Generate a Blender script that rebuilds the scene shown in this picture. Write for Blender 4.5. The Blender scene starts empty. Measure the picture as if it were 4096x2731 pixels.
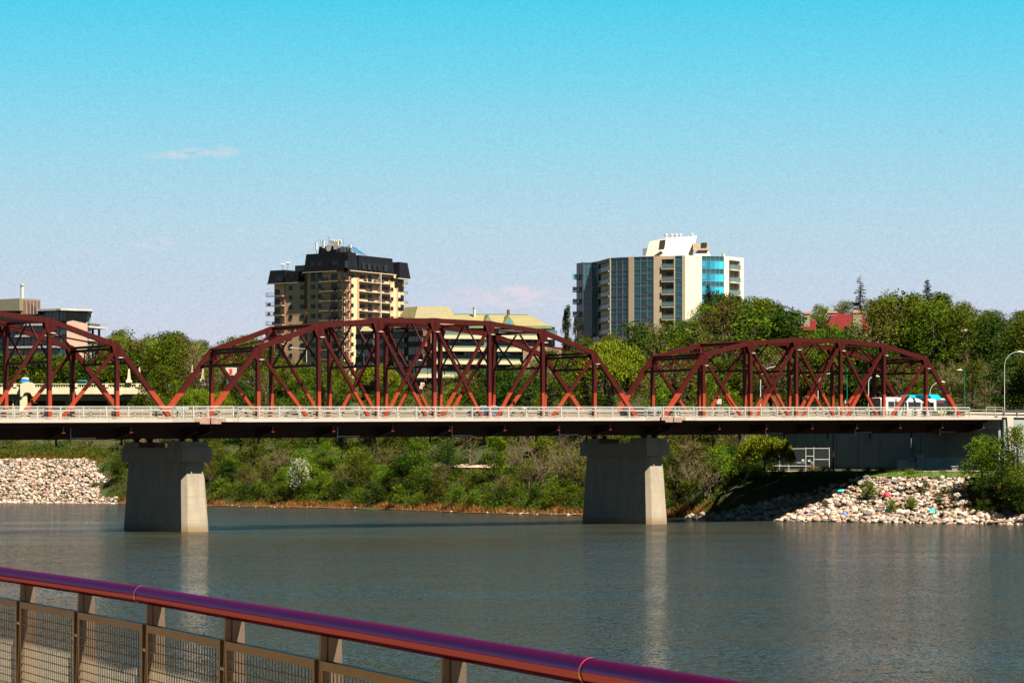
import bpy, bmesh, math, random
from mathutils import Vector, Matrix
random.seed(7)
PI = math.pi
sc = bpy.context.scene
# ------------------------------------------------------------------ camera
F, HX, HY, ZC = 10951.0, 2048.0, 1874.0, 7.7      # focal length in photo pixels, optical centre column, horizon row, eye height over the river
cd = bpy.data.cameras.new('camera'); cam = bpy.data.objects.new('camera', cd)
sc.collection.objects.link(cam); sc.camera = cam
cam.location = (0, 0, ZC); cam.rotation_euler = (PI/2, 0, 0)
cd.sensor_width = 36; cd.lens = F/4096*36; cd.shift_y = (HY-1365.5)/4096
cd.clip_start = .5; cd.clip_end = 6000
# ------------------------------------------------------------------ light
SUN_AZ, SUN_EL = math.radians(-44), math.radians(59)      # azimuth counted from +X towards +Y
EXPO = 2.5
sd = bpy.data.lights.new('sun', 'SUN'); sun = bpy.data.objects.new('sun', sd); sc.collection.objects.link(sun)
sd.energy = 5.0; sd.angle = math.radians(.53); sd.color = (1, .93, .80)
sdir = Vector((math.cos(SUN_AZ)*math.cos(SUN_EL), math.sin(SUN_AZ)*math.cos(SUN_EL), math.sin(SUN_EL)))
sun.rotation_euler = sdir.to_track_quat('Z', 'Y').to_euler(); sun.location = (60, -40, 120)
sc.view_settings.view_transform = 'Standard'; sc.view_settings.look = 'None'
sc.view_settings.exposure = EXPO; sc.view_settings.gamma = 1
sc.render.film_transparent = False
sc.cycles.max_bounces = 6; sc.cycles.transparent_max_bounces = 8
sc.cycles.sample_clamp_indirect = 4
sc.cycles.caustics_reflective = False; sc.cycles.caustics_refractive = False

class NT:
    """tiny node-tree helper"""
    def __init__(s, nt): s.nt = nt; nt.nodes.clear()
    def n(s, t, **kw):
        x = s.nt.nodes.new(t)
        for k, v in kw.items(): setattr(x, k, v)
        return x
    def l(s, a, b): s.nt.links.new(a, b)
    def inp(s, node, key, v):
        if hasattr(v, 'is_output'): s.l(v, node.inputs[key])
        else: node.inputs[key].default_value = v
    def math(s, op, a, b=0.0, c=0.0, clamp=False):
        x = s.n('ShaderNodeMath', operation=op, use_clamp=clamp); s.inp(x, 0, a)
        s.inp(x, 1, b)
        if op in ('MULTIPLY_ADD', 'SMOOTH_MIN'): s.inp(x, 2, c)
        return x.outputs[0]
    def ramp(s, fac, stops, interp='LINEAR'):
        x = s.n('ShaderNodeValToRGB'); s.l(fac, x.inputs[0]); e = x.color_ramp.elements
        x.color_ramp.interpolation = interp
        while len(e) < len(stops): e.new(.5)
        for el, (p, c) in zip(e, stops): el.position = p; el.color = (*c, 1)
        return x.outputs[0]
    def mix(s, f, a, b):
        x = s.n('ShaderNodeMix', data_type='RGBA'); s.inp(x, 0, f); s.inp(x, 6, a); s.inp(x, 7, b)
        return x.outputs[2]
    def noise(s, vec, scale, detail=3, rough=.55):
        x = s.n('ShaderNodeTexNoise'); s.inp(x, 'Vector', vec); x.inputs['Scale'].default_value = scale
        x.inputs['Detail'].default_value = detail; x.inputs['Roughness'].default_value = rough
        return x.outputs[0]
    def vmul(s, vec, v):
        x = s.n('ShaderNodeVectorMath', operation='MULTIPLY'); s.l(vec, x.inputs[0]); x.inputs[1].default_value = v
        return x.outputs[0]

# ------------------------------------------------------------------ world: Nishita sky above, the pale cyan band of the horizon below it
wd = bpy.data.worlds.new('World'); sc.world = wd; wd.use_nodes = True
w = NT(wd.node_tree)
sky = w.n('ShaderNodeTexSky', sky_type='NISHITA'); sky.sun_disc = False
sky.sun_elevation = SUN_EL; sky.sun_rotation = PI/2 - SUN_AZ; sky.air_density = 1.0; sky.ozone_density = 3.0; sky.dust_density = .3
nis = w.n('ShaderNodeVectorMath', operation='SCALE'); w.l(sky.outputs[0], nis.inputs[0]); nis.inputs[3].default_value = .05
tc = w.n('ShaderNodeTexCoord'); sp = w.n('ShaderNodeSeparateXYZ'); w.l(tc.outputs['Generated'], sp.inputs[0])
k = 1/2**EXPO
def lin(r, g, b):
    f = lambda c: (c/255/12.92 if c/255 <= .04045 else ((c/255+.055)/1.055)**2.4)
    return (f(r), f(g), f(b))
el = sp.outputs[2]
def sc3(c): return tuple(x*k for x in c)
band = w.ramp(w.math('MULTIPLY', el, 4.0, clamp=True), [
    (0, sc3(lin(212, 212, 228))), (.17, sc3(lin(208, 212, 228))), (.246, sc3(lin(200, 213, 229))), (.356, sc3(lin(184, 216, 232))), (.465, sc3(lin(156, 216, 235))),
    (.575, sc3(lin(118, 213, 239))), (.68, sc3(lin(80, 207, 238))), (1.0, sc3(lin(20, 150, 205)))])
grain = w.noise(w.vmul(tc.outputs['Generated'], (1, 1, 1.6)), 900, 2, .7)
gb = w.n('ShaderNodeVectorMath', operation='SCALE'); w.l(band, gb.inputs[0])
w.l(w.math('MULTIPLY_ADD', grain, .36, .82), gb.inputs[3])
dk = w.math('MULTIPLY_ADD', el, 60.0, 1.6, clamp=True)     # below the horizon: dark ground
gb2 = w.n('ShaderNodeVectorMath', operation='SCALE'); w.l(gb.outputs[0], gb2.inputs[0]); w.l(w.math('MULTIPLY_ADD', dk, .95, .05), gb2.inputs[3]); gb = gb2
up = w.math('MULTIPLY_ADD', el, 4.0, -1.0, clamp=True)
deep = w.n('ShaderNodeVectorMath', operation='MULTIPLY'); w.l(nis.outputs[0], deep.inputs[0]); deep.inputs[1].default_value = (.075, .070, .070)   # upper sky dimmed so that shadows come out darker
col = w.mix(up, gb.outputs[0], deep.outputs[0])
# thin clouds: soft patches of the sky itself, by direction
u_ = w.math('DIVIDE', sp.outputs[0], sp.outputs[1]); v_ = w.math('DIVIDE', sp.outputs[2], sp.outputs[1])
cb = w.n('ShaderNodeCombineXYZ'); w.l(u_, cb.inputs[0]); w.l(v_, cb.inputs[1])
cn = w.noise(w.vmul(cb.outputs[0], (1, 2.4, 1)), 110, 6, .62)
tot = None
for (cx, cy, a, b, s_) in [(700, 618, 130, 14, .75), (765, 610, 70, 14, .9), (900, 606, 42, 22, .9), (560, 984, 50, 12, .6), (635, 975, 48, 20, .8), (2040, 1185, 200, 34, 1.0), (2090, 1168, 70, 22, .6), (960, 922, 22, 8, .6), (1750, 1215, 170, 14, .35), (330, 1000, 60, 12, .3)]:
    uu = w.math('DIVIDE', w.math('SUBTRACT', u_, (cx-HX)/F), a/F*1.5); vv = w.math('DIVIDE', w.math('SUBTRACT', v_, (HY-cy)/F), b/F*1.6)
    r2 = w.math('ADD', w.math('MULTIPLY', uu, uu), w.math('MULTIPLY', vv, vv))
    m_ = w.math('MULTIPLY', w.math('SUBTRACT', 1.0, r2, clamp=True), s_)
    tot = m_ if tot is None else w.math('ADD', tot, m_)
cm = w.math('MULTIPLY', tot, w.math('MULTIPLY_ADD', cn, 4.0, -1.4, clamp=True), clamp=True)
cm = w.math('MULTIPLY', cm, w.math('GREATER_THAN', sp.outputs[1], 0.0))
col = w.mix(w.math('MULTIPLY', cm, .6), col, (*sc3(lin(238, 220, 230)), 1))
bg = w.n('ShaderNodeBackground'); w.l(col, bg.inputs[0]); bg.inputs[1].default_value = 1
wo = w.n('ShaderNodeOutputWorld'); w.l(bg.outputs[0], wo.inputs[0])

# ------------------------------------------------------------------ materials
MATS = {}
def mat(name, col, rough=.7, metal=0, var=.12, scale=.6, bump=0, bscale=8, coat=0, spec=.12, col2=None, stretch=(1, 1, 1), obj_rand=0, island=0, ramp=None):
    if name in MATS: return MATS[name]
    m = bpy.data.materials.new(name); m.use_nodes = True; t = NT(m.node_tree)
    g = t.n('ShaderNodeNewGeometry'); pos = t.vmul(g.outputs['Position'], stretch)
    nz = t.noise(pos, scale, 5, .6)
    f = t.math('MULTIPLY_ADD', nz, 2.2, -.6, clamp=True)
    c1 = tuple(x*(1-var) for x in col); c2 = col2 or tuple(min(1, x*(1+var)) for x in col)
    c = t.mix(f, (*c1, 1), (*c2, 1))
    if ramp:
        oi = t.n('ShaderNodeObjectInfo'); r_ = g.outputs['Random Per Island'] if island else oi.outputs['Random']
        c = t.mix(.75, c, t.ramp(r_, ramp, 'CONSTANT' if len(ramp) > 4 else 'LINEAR'))
    if obj_rand or (island and not ramp):
        oi = t.n('ShaderNodeObjectInfo')
        hs = t.n('ShaderNodeHueSaturation'); t.l(c, hs.inputs['Color'])
        r1 = t.math('MULTIPLY_ADD', oi.outputs['Random'], obj_rand, 1-obj_rand/2)
        r2 = t.math('MULTIPLY_ADD', g.outputs['Random Per Island'], island, 1-island/2)
        t.l(t.math('MULTIPLY', r1, r2), hs.inputs['Value'])
        t.l(t.math('MULTIPLY_ADD', oi.outputs['Random'], .045*(obj_rand > 0), .5-.0225*(obj_rand > 0)), hs.inputs['Hue'])
        c = hs.outputs[0]
    p = t.n('ShaderNodeBsdfPrincipled'); t.l(c, p.inputs['Base Color'])
    p.inputs['Metallic'].default_value = metal; p.inputs['Specular IOR Level'].default_value = spec
    t.l(t.math('MULTIPLY_ADD', nz, .25, rough-.12, clamp=True), p.inputs['Roughness'])
    if coat: p.inputs['Coat Weight'].default_value = coat; p.inputs['Coat Roughness'].default_value = .05
    if bump:
        b = t.n('ShaderNodeBump'); b.inputs['Strength'].default_value = 1; b.inputs['Distance'].default_value = bump
        t.l(t.noise(pos, bscale, 6, .65), b.inputs['Height']); t.l(b.outputs[0], p.inputs['Normal'])
    o = t.n('ShaderNodeOutputMaterial'); t.l(p.outputs[0], o.inputs[0])
    MATS[name] = m; return m

def leafmat(name, col, trans=.3, orand=.35, irand=.9, col2=None):
    if name in MATS: return MATS[name]
    m = bpy.data.materials.new(name); m.use_nodes = True; t = NT(m.node_tree)
    g = t.n('ShaderNodeNewGeometry'); oi = t.n('ShaderNodeObjectInfo')
    c2 = col2 or (col[0]*1.5, col[1]*1.25, col[2])
    nz = t.noise(g.outputs['Position'], .35, 2)
    c = t.mix(t.math('MULTIPLY_ADD', nz, 3.0, -1.0, clamp=True), (*col, 1), (*c2, 1))
    hs = t.n('ShaderNodeHueSaturation'); t.l(c, hs.inputs['Color'])
    r1 = t.math('MULTIPLY_ADD', oi.outputs['Random'], orand, 1-orand/2)
    r2 = t.math('MULTIPLY_ADD', g.outputs['Random Per Island'], irand, 1-irand/2)
    t.l(t.math('MULTIPLY', r1, r2), hs.inputs['Value'])
    t.l(t.math('MULTIPLY_ADD', oi.outputs['Random'], .05, .475), hs.inputs['Hue'])
    d = t.n('ShaderNodeBsdfPrincipled'); t.l(hs.outputs[0], d.inputs['Base Color']); d.inputs['Roughness'].default_value = .8; d.inputs['Specular IOR Level'].default_value = .06
    tr = t.n('ShaderNodeBsdfTranslucent'); t.l(hs.outputs[0], tr.inputs[0])
    ms = t.n('ShaderNodeMixShader'); ms.inputs[0].default_value = trans; t.l(d.outputs[0], ms.inputs[1]); t.l(tr.outputs[0], ms.inputs[2])
    o = t.n('ShaderNodeOutputMaterial'); t.l(ms.outputs[0], o.inputs[0]); MATS[name] = m; return m

def glass(name, col, rough=.06, var=.5, gs=.35, spec=.6):
    """window pane: dark tinted sheet, each pane a little different (blinds, rooms behind)"""
    if name in MATS: return MATS[name]
    m = bpy.data.materials.new(name); m.use_nodes = True; t = NT(m.node_tree)
    g = t.n('ShaderNodeNewGeometry'); r = g.outputs['Random Per Island']
    c = t.mix(t.math('POWER', r, 2.0), (*[x*(1-var) for x in col], 1), (*[min(1, x*(1+var*1.6)) for x in col], 1))
    p = t.n('ShaderNodeBsdfPrincipled'); t.l(c, p.inputs['Base Color']); p.inputs['Roughness'].default_value = rough
    p.inputs['Specular IOR Level'].default_value = spec; p.inputs['IOR'].default_value = 1.5
    b = t.n('ShaderNodeBump'); b.inputs['Distance'].default_value = .02; t.l(t.noise(g.outputs['Position'], .8, 2), b.inputs['Height']); t.l(b.outputs[0], p.inputs['Normal'])
    o = t.n('ShaderNodeOutputMaterial'); t.l(p.outputs[0], o.inputs[0]); MATS[name] = m; return m

# ------------------------------------------------------------------ mesh helpers
def V(*a): return Vector(a)
class MB:
    """collects faces and links them as ONE mesh object"""
    def __init__(s): s.v = []; s.f = []; s.mi = []; s.cur = 0
    def quad(s, *p):
        i = len(s.v); s.v += [tuple(q) for q in p]; s.f.append(tuple(range(i, i+len(p)))); s.mi.append(s.cur)
    def hexa(s, a, b):
        """a: 4 bottom corners, b: 4 top corners (same order)"""
        i = len(s.v); s.v += [tuple(q) for q in list(a)+list(b)]
        for f in ((3, 2, 1, 0), (4, 5, 6, 7), (0, 1, 5, 4), (1, 2, 6, 5), (2, 3, 7, 6), (3, 0, 4, 7)):
            s.f.append(tuple(i+k for k in f)); s.mi.append(s.cur)
    def box(s, c, x, y, z):
        """centre and three half-axis vectors"""
        c, x, y, z = Vector(c), Vector(x), Vector(y), Vector(z)
        s.hexa([c-x-y-z, c+x-y-z, c+x+y-z, c-x+y-z], [c-x-y+z, c+x-y+z, c+x+y+z, c-x+y+z])
    def bx(s, x0, x1, y0, y1, z0, z1): s.box(((x0+x1)/2, (y0+y1)/2, (z0+z1)/2), ((x1-x0)/2, 0, 0), (0, (y1-y0)/2, 0), (0, 0, (z1-z0)/2))
    def beam(s, p, q, side, a, b):
        """bar from p to q; side = direction of width a; b = the other width"""
        p, q = Vector(p), Vector(q); d = (q-p); L = d.length; d.normalize()
        x = Vector(side); x = (x - d*x.dot(d)).normalized(); y = d.cross(x)
        s.box((p+q)/2, d*(L/2), x*(a/2), y*(b/2))
    def tube(s, pts, r, n=6, cap=True):
        rs = r if isinstance(r, (list, tuple)) else [r]*len(pts)
        pts = [Vector(p) for p in pts]; i0 = len(s.v); prev = None
        for k, p in enumerate(pts):
            d = (pts[min(k+1, len(pts)-1)]-pts[max(k-1, 0)]).normalized()
            if prev is None: x = d.orthogonal().normalized()
            else: x = (prev - d*prev.dot(d)).normalized()
            prev = x; y = d.cross(x)
            for j in range(n):
                a = 2*PI*j/n; s.v.append(tuple(p+(x*math.cos(a)+y*math.sin(a))*rs[k]))
        for k in range(len(pts)-1):
            for j in range(n):
                a = i0+k*n+j; b = i0+k*n+(j+1) % n; s.f.append((a, b, b+n, a+n)); s.mi.append(s.cur)
        if cap:
            s.f.append(tuple(i0+j for j in reversed(range(n)))); s.mi.append(s.cur)
            s.f.append(tuple(i0+(len(pts)-1)*n+j for j in range(n))); s.mi.append(s.cur)
    def prism(s, poly, z0, z1):
        """vertical prism over a counter-clockwise plan polygon"""
        i = len(s.v); n = len(poly)
        z0f = z0 if callable(z0) else (lambda x, y: z0); z1f = z1 if callable(z1) else (lambda x, y: z1)
        s.v += [(x, y, z0f(x, y)) for x, y in poly]+[(x, y, z1f(x, y)) for x, y in poly]
        s.f.append(tuple(i+k for k in reversed(range(n)))); s.f.append(tuple(i+n+k for k in range(n))); s.mi += [s.cur]*2
        for k in range(n): s.f.append((i+k, i+(k+1) % n, i+n+(k+1) % n, i+n+k)); s.mi.append(s.cur)
    def extr(s, poly, o, x, y, z):
        """polygon in the (x,y) frame at o, thick along z (all vectors)"""
        o, x, y, z = Vector(o), Vector(x), Vector(y), Vector(z); n = len(poly); i = len(s.v)
        s.v += [tuple(o+x*a+y*b) for a, b in poly]+[tuple(o+x*a+y*b+z) for a, b in poly]
        s.f.append(tuple(i+k for k in reversed(range(n)))); s.f.append(tuple(i+n+k for k in range(n))); s.mi += [s.cur]*2
        for k in range(n): s.f.append((i+k, i+(k+1) % n, i+n+(k+1) % n, i+n+k)); s.mi.append(s.cur)
    def build(s, name, mats, parent=None, org=None, smooth=False, bevel=0):
        if not isinstance(mats, (list, tuple)): mats = [mats]
        if org is None: org = parent.get('_o', (0, 0, 0)) if parent else (0, 0, 0)
        ox, oy, oz = org
        me = bpy.data.meshes.new(name); me.from_pydata([(x-ox, y-oy, z-oz) for x, y, z in s.v], [], s.f)
        for m in mats: me.materials.append(m)
        if len(mats) > 1: me.polygons.foreach_set('material_index', s.mi)
        if smooth: me.polygons.foreach_set('use_smooth', [True]*len(me.polygons))
        bm = bmesh.new(); bm.from_mesh(me); bmesh.ops.recalc_face_normals(bm, faces=bm.faces); bm.to_mesh(me); bm.free()
        me.update()
        o = bpy.data.objects.new(name, me); sc.collection.objects.link(o)
        if parent: o.parent = parent; o['_o'] = tuple(org)
        else: o.location = org; o['_o'] = tuple(org)
        if bevel:
            b = o.modifiers.new('bevel', 'BEVEL'); b.width = bevel; b.segments = 2; b.limit_method = 'ANGLE'
        return o
def tag(o, label, cat=None, group=None, kind=None):
    if label: o['label'] = label
    if cat: o['category'] = cat
    if group: o['group'] = group
    if kind: o['kind'] = kind
    return o
def thing(name, label, cat, loc=(0, 0, 0), rz=0, group=None):
    """an Empty at the thing's base; meshes of a thing with rz == 0 are given in world coordinates"""
    o = bpy.data.objects.new(name, None); sc.collection.objects.link(o); o.location = loc; o.rotation_euler = (0, 0, rz)
    o.empty_display_size = .3; o['_o'] = tuple(loc) if rz == 0 else (0, 0, 0)
    return tag(o, label, cat, group)
def dup(root, loc, rz=0, scale=(1, 1, 1), label=None, group=None):
    r = root.copy(); sc.collection.objects.link(r); r.location = loc; r.rotation_euler = (0, 0, rz); r.scale = scale
    if label: r['label'] = label
    if group: r['group'] = group
    for ch in list(root.children):
        c = ch.copy(); sc.collection.objects.link(c); c.parent = r
        for g in list(ch.children):
            d = g.copy(); sc.collection.objects.link(d); d.parent = c
    return r
def WP(px, py, Y): return V((px-HX)*Y/F, Y, ZC+(HY-py)*Y/F)
def ordinal(i): return ['first', 'second', 'third', 'fourth', 'fifth', 'sixth', 'seventh', 'eighth', 'ninth', 'tenth', 'eleventh', 'twelfth'][i] if i < 12 else '%d%s' % (i+1, {1: 'st', 2: 'nd', 3: 'rd'}.get((i+1) % 10, 'th') if (i+1) % 100 not in (11, 12, 13) else 'th')

# ------------------------------------------------------------------ bridge frame: s along the bridge, w across it (w = 0 near truss), z over the railing-top grade line
TH = math.radians(38.262); D = V(math.cos(TH), math.sin(TH), 0); N = V(-math.sin(TH), math.cos(TH), 0); O = V(-31.746, 342.0, 0)
PL, WT, GAP = 9.134, 10.873, 1.89
def R(s): return 15.379+.01334*s
def BP(s, w_, z): return O+D*s+N*w_+V(0, 0, R(s)+z)
UP = V(0, 0, 1)
def s_of(px, w_):
    k_ = (px-HX)/F; a = O+N*w_
    return (k_*a.y-a.x)/(D.x-k_*D.y)
def interp(tab, x):
    if x <= tab[0][0]: return tab[0][1]
    for (a, b), (c, d_) in zip(tab, tab[1:]):
        if x <= c: return b+(d_-b)*(x-a)/(c-a)
    return tab[-1][1]
# ================================================================== water and terrain
SHORE = [(-1500, 780), (-600, 690), (0, 620), (400, 607), (900, 562), (1500, 520), (1900, 474), (2300, 453), (2700, 432), (2900, 409), (3300, 400), (3700, 386), (4096, 375), (4700, 358), (6500, 330)]
def shore(px): return interp(SHORE, px)
PROF = {  # height over the river against distance behind the waterline, for columns of the view
 -1500: [(-30, -3), (0, -.1), (18, 9.5), (40, 13), (100, 18), (180, 28), (300, 32), (900, 34)],
 350: [(-30, -3), (0, -.1), (18, 9.5), (32, 12), (60, 15), (100, 18), (180, 29), (300, 34), (900, 36)],
 620: [(-30, -3), (0, -.1), (6, 1.0), (30, 8), (60, 14), (110, 22), (180, 30), (300, 34), (900, 36)],
 2400: [(-30, -3), (0, -.1), (6, .9), (28, 7.2), (38, 7.9), (60, 13), (110, 24), (160, 31), (300, 36), (900, 38)],
 2850: [(-30, -3), (0, -.1), (5, 1.5), (18, 6.3), (32, 7.2), (55, 11), (90, 20), (150, 33), (300, 37), (900, 38)],
 3050: [(-30, -3), (0, -.1), (5, 1.7), (17, 6.4), (26, 7.2), (60, 7.6), (75, 14.5), (150, 32), (300, 37), (900, 38)],
 4400: [(-30, -3), (0, -.1), (5, 1.7), (17, 6.4), (26, 7.2), (50, 7.4), (70, 15), (90, 19), (170, 34), (300, 38), (900, 40)],
 6500: [(-30, -3), (0, -.1), (5, 1.7), (17, 6.4), (26, 7.2), (50, 7.4), (70, 15), (90, 19), (170, 34), (300, 38), (900, 40)]}
PK = sorted(PROF)
def ground(px, Y):
    u = Y-shore(px)
    if px <= PK[0]: return interp(PROF[PK[0]], u)
    for a, b in zip(PK, PK[1:]):
        if px <= b:
            f = (px-a)/(b-a); return interp(PROF[a], u)*(1-f)+interp(PROF[b], u)*f
    return interp(PROF[PK[-1]], u)

# water
m = bpy.data.materials.new('river water'); m.use_nodes = True; t = NT(m.node_tree)
g = t.n('ShaderNodeNewGeometry'); pos = g.outputs['Position']
p = t.n('ShaderNodeBsdfPrincipled')
patch = t.noise(t.vmul(pos, (.011, .05, 1)), 1.0, 4, .6)
patch2 = t.noise(t.vmul(pos, (.04, .16, 1)), 1.0, 3, .6)
tint = t.mix(t.math('MULTIPLY_ADD', patch, 3.0, -1.0, clamp=True), (.0080, .0085, .0055, 1), (.0120, .0128, .0098, 1))
t.l(tint, p.inputs['Base Color']); p.inputs['Roughness'].default_value = .10; p.inputs['IOR'].default_value = 1.33
# ripple slopes straight from vector noise at four wave lengths, stronger where the wind touches the water
def nvec(sx, sy, det):
    x = t.n('ShaderNodeTexNoise'); t.l(t.vmul(pos, (sx, sy, 1)), x.inputs['Vector']); x.inputs['Scale'].default_value = 1; x.inputs['Detail'].default_value = det
    y = t.n('ShaderNodeVectorMath', operation='SUBTRACT'); t.l(x.outputs[1], y.inputs[0]); y.inputs[1].default_value = (.5, .5, .5); return y.outputs[0]
def vsc(v, f):
    x = t.n('ShaderNodeVectorMath', operation='SCALE'); t.l(v, x.inputs[0]); t.inp(x, 3, f); return x.outputs[0]
def vadd(a_, b_):
    x = t.n('ShaderNodeVectorMath', operation='ADD'); t.l(a_, x.inputs[0]); t.l(b_, x.inputs[1]); return x.outputs[0]
slope = vadd(vadd(vsc(nvec(.5, .35, 1), .30), vsc(nvec(2.6, 1.8, 2), 1.7)), vsc(nvec(7.5, 5.5, 2), 2.6))
amp = t.math('MULTIPLY', t.math('MULTIPLY_ADD', patch, 3.4, -1.15, clamp=True), t.math('MULTIPLY_ADD', patch2, .9, .55))
# slack water in the lee of the far bank
s3w = t.n('ShaderNodeSeparateXYZ'); t.l(pos, s3w.inputs[0])
lee = t.math('MULTIPLY', t.math('SUBTRACT', t.math('SUBTRACT', 505.0, t.math('MULTIPLY', s3w.outputs[0], 1.35)), s3w.outputs[1]), .022, clamp=True)
slope = vsc(slope, t.math('MULTIPLY', t.math('MULTIPLY_ADD', amp, .60, .42), t.math('MULTIPLY_ADD', lee, .85, .15)))
sn = t.n('ShaderNodeVectorMath', operation='MULTIPLY'); t.l(slope, sn.inputs[0]); sn.inputs[1].default_value = (1.0, 1.35, 0)
nn = t.n('ShaderNodeVectorMath', operation='ADD'); t.l(sn.outputs[0], nn.inputs[0]); nn.inputs[1].default_value = (0, 0, 1)
nm_ = t.n('ShaderNodeVectorMath', operation='NORMALIZE'); t.l(nn.outputs[0], nm_.inputs[0]); df = t.n('ShaderNodeBsdfDiffuse'); t.l(tint, df.inputs[0])
gl_ = t.n('ShaderNodeBsdfGlossy'); gl_.inputs[0].default_value = (1.0, .94, .93, 1); gl_.inputs[1].default_value = .08; t.l(nm_.outputs[0], gl_.inputs['Normal'])
frs = t.n('ShaderNodeFresnel'); frs.inputs[0].default_value = 1.33; t.l(nm_.outputs[0], frs.inputs['Normal'])
mxs = t.n('ShaderNodeMixShader'); t.l(frs.outputs[0], mxs.inputs[0]); t.l(df.outputs[0], mxs.inputs[1]); t.l(gl_.outputs[0], mxs.inputs[2])
p = mxs
o = t.n('ShaderNodeOutputMaterial'); t.l(p.outputs[0], o.inputs[0]); M_WATER = m
mb = MB(); mb.quad((-900, -300, 0), (900, -300, 0), (900, 1000, 0), (-900, 1000, 0))
tag(mb.build('river', M_WATER), 'calm grey green river with fine ripples', kind='structure')

M_SOIL = mat('bank soil', (.030, .022, .010), .95, var=.4, scale=.25, bump=.25, bscale=.9, col2=(.018, .026, .004))
M_GRASSG = mat('grassy ground', (.03, .048, .008), .95, var=.4, scale=.2, bump=.15, bscale=2)
pxs = [-1500, -1000, -600, -300]+list(range(0, 4097, 128))+[4400, 4800, 5600, 6500]
us = [-30, -12, -4, 0, 3, 6, 10, 14, 18, 23, 28, 34, 40, 48, 55, 62, 70, 80, 90, 105, 120, 140, 160, 180, 210, 250, 300, 450, 900, 3500]
mb = MB(); rr = random.Random(3)
for px in pxs:
    for u in us:
        Y = shore(px)+u; z = ground(px, Y)+(rr.uniform(-.25, .25) if 4 < u < 300 and not (px > 2900 and 20 < u < 62) else 0)
        mb.v.append(((px-HX)*Y/F, Y, z))
nu = len(us)
for i in range(len(pxs)-1):
    for j in range(nu-1): mb.f.append((i*nu+j, (i+1)*nu+j, (i+1)*nu+j+1, i*nu+j+1)); mb.mi.append(0)
tag(mb.build('far_bank_ground', M_SOIL, smooth=True), 'earth and grass slope of the far river bank', kind='structure')

# ================================================================== steel and concrete of the bridge
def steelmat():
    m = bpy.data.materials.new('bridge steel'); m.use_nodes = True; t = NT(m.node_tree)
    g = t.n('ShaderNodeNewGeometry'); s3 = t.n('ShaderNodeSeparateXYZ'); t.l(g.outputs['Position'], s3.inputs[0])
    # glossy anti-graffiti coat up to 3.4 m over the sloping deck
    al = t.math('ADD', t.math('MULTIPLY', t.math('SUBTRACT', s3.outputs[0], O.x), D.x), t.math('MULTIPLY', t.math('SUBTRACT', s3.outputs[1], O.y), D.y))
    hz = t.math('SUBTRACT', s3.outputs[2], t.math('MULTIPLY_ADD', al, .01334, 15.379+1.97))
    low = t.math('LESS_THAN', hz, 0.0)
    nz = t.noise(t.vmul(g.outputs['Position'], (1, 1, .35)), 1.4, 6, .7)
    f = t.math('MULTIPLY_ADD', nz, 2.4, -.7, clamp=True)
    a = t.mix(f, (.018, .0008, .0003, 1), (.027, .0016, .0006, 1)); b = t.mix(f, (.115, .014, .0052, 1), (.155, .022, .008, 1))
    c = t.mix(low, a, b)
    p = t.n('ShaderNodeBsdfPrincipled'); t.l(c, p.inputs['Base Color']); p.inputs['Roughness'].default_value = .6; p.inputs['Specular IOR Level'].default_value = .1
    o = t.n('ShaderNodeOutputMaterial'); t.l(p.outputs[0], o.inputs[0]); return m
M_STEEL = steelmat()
M_SHADEST = mat('shaded girder steel', (.008, .003, .002), .8, var=.3, spec=.1)  # under-deck steel, the deck's shade put into its base colour
M_BARR = mat('barrier concrete', (.16, .13, .10), .85, var=.2)
M_CONC = mat('pale concrete', (.22, .185, .155), .85, var=.10, scale=.35, bump=.01, bscale=6)
M_STAIN = mat('stained concrete', (.16, .10, .075), .9, var=.25, scale=1.5)
def concmat(name, base, line=1.0):
    m = bpy.data.materials.new(name); m.use_nodes = True; t = NT(m.node_tree)
    g = t.n('ShaderNodeNewGeometry'); pos = g.outputs['Position']; s3 = t.n('ShaderNodeSeparateXYZ'); t.l(pos, s3.inputs[0])
    n1 = t.noise(t.vmul(pos, (1, 1, .25)), .9, 6, .65); n2 = t.noise(t.vmul(pos, (.35, .35, 2.2)), 1.0, 3)
    c = t.mix(t.math('MULTIPLY_ADD', n1, 2.6, -.8, clamp=True), (*[x*.72 for x in base], 1), (*[x*1.12 for x in base], 1))
    c = t.mix(t.math('MULTIPLY', t.math('MULTIPLY_ADD', n2, 3, -1.3, clamp=True), .35), c, (*[x*.6 for x in base], 1))
    # board marks every 1.4 m and rusty runs
    fr = t.math('FRACT', t.math('MULTIPLY', s3.outputs[2], .71)); ln_ = t.math('LESS_THAN', fr, .035)
    c = t.mix(t.math('MULTIPLY', ln_, .35), c, (*[x*.4 for x in base], 1))
    st = t.noise(t.vmul(pos, (2.2, 2.2, .06)), 1.0, 4, .7)
    c = t.mix(t.math('MULTIPLY', t.math('MULTIPLY_ADD', st, 5, -2.9, clamp=True), .45), c, (base[0]*.55, base[1]*.42, base[2]*.32, 1))
    # wet, algae-brown foot near the water
    wet = t.math('SUBTRACT', 1.0, t.math('MULTIPLY', t.math('ADD', s3.outputs[2], t.math('MULTIPLY', n1, -.4)), 1.1), clamp=True)
    c = t.mix(t.math('MULTIPLY', wet, line), c, (.09, .055, .02, 1))
    p = t.n('ShaderNodeBsdfPrincipled'); t.l(c, p.inputs['Base Color']); p.inputs['Roughness'].default_value = .85
    b = t.n('ShaderNodeBump'); b.inputs['Distance'].default_value = .02; t.l(n1, b.inputs['Height']); t.l(b.outputs[0], p.inputs['Normal'])
    o = t.n('ShaderNodeOutputMaterial'); t.l(p.outputs[0], o.inputs[0]); return m
M_PIER = concmat('pier concrete', (.145, .118, .082))
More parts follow.
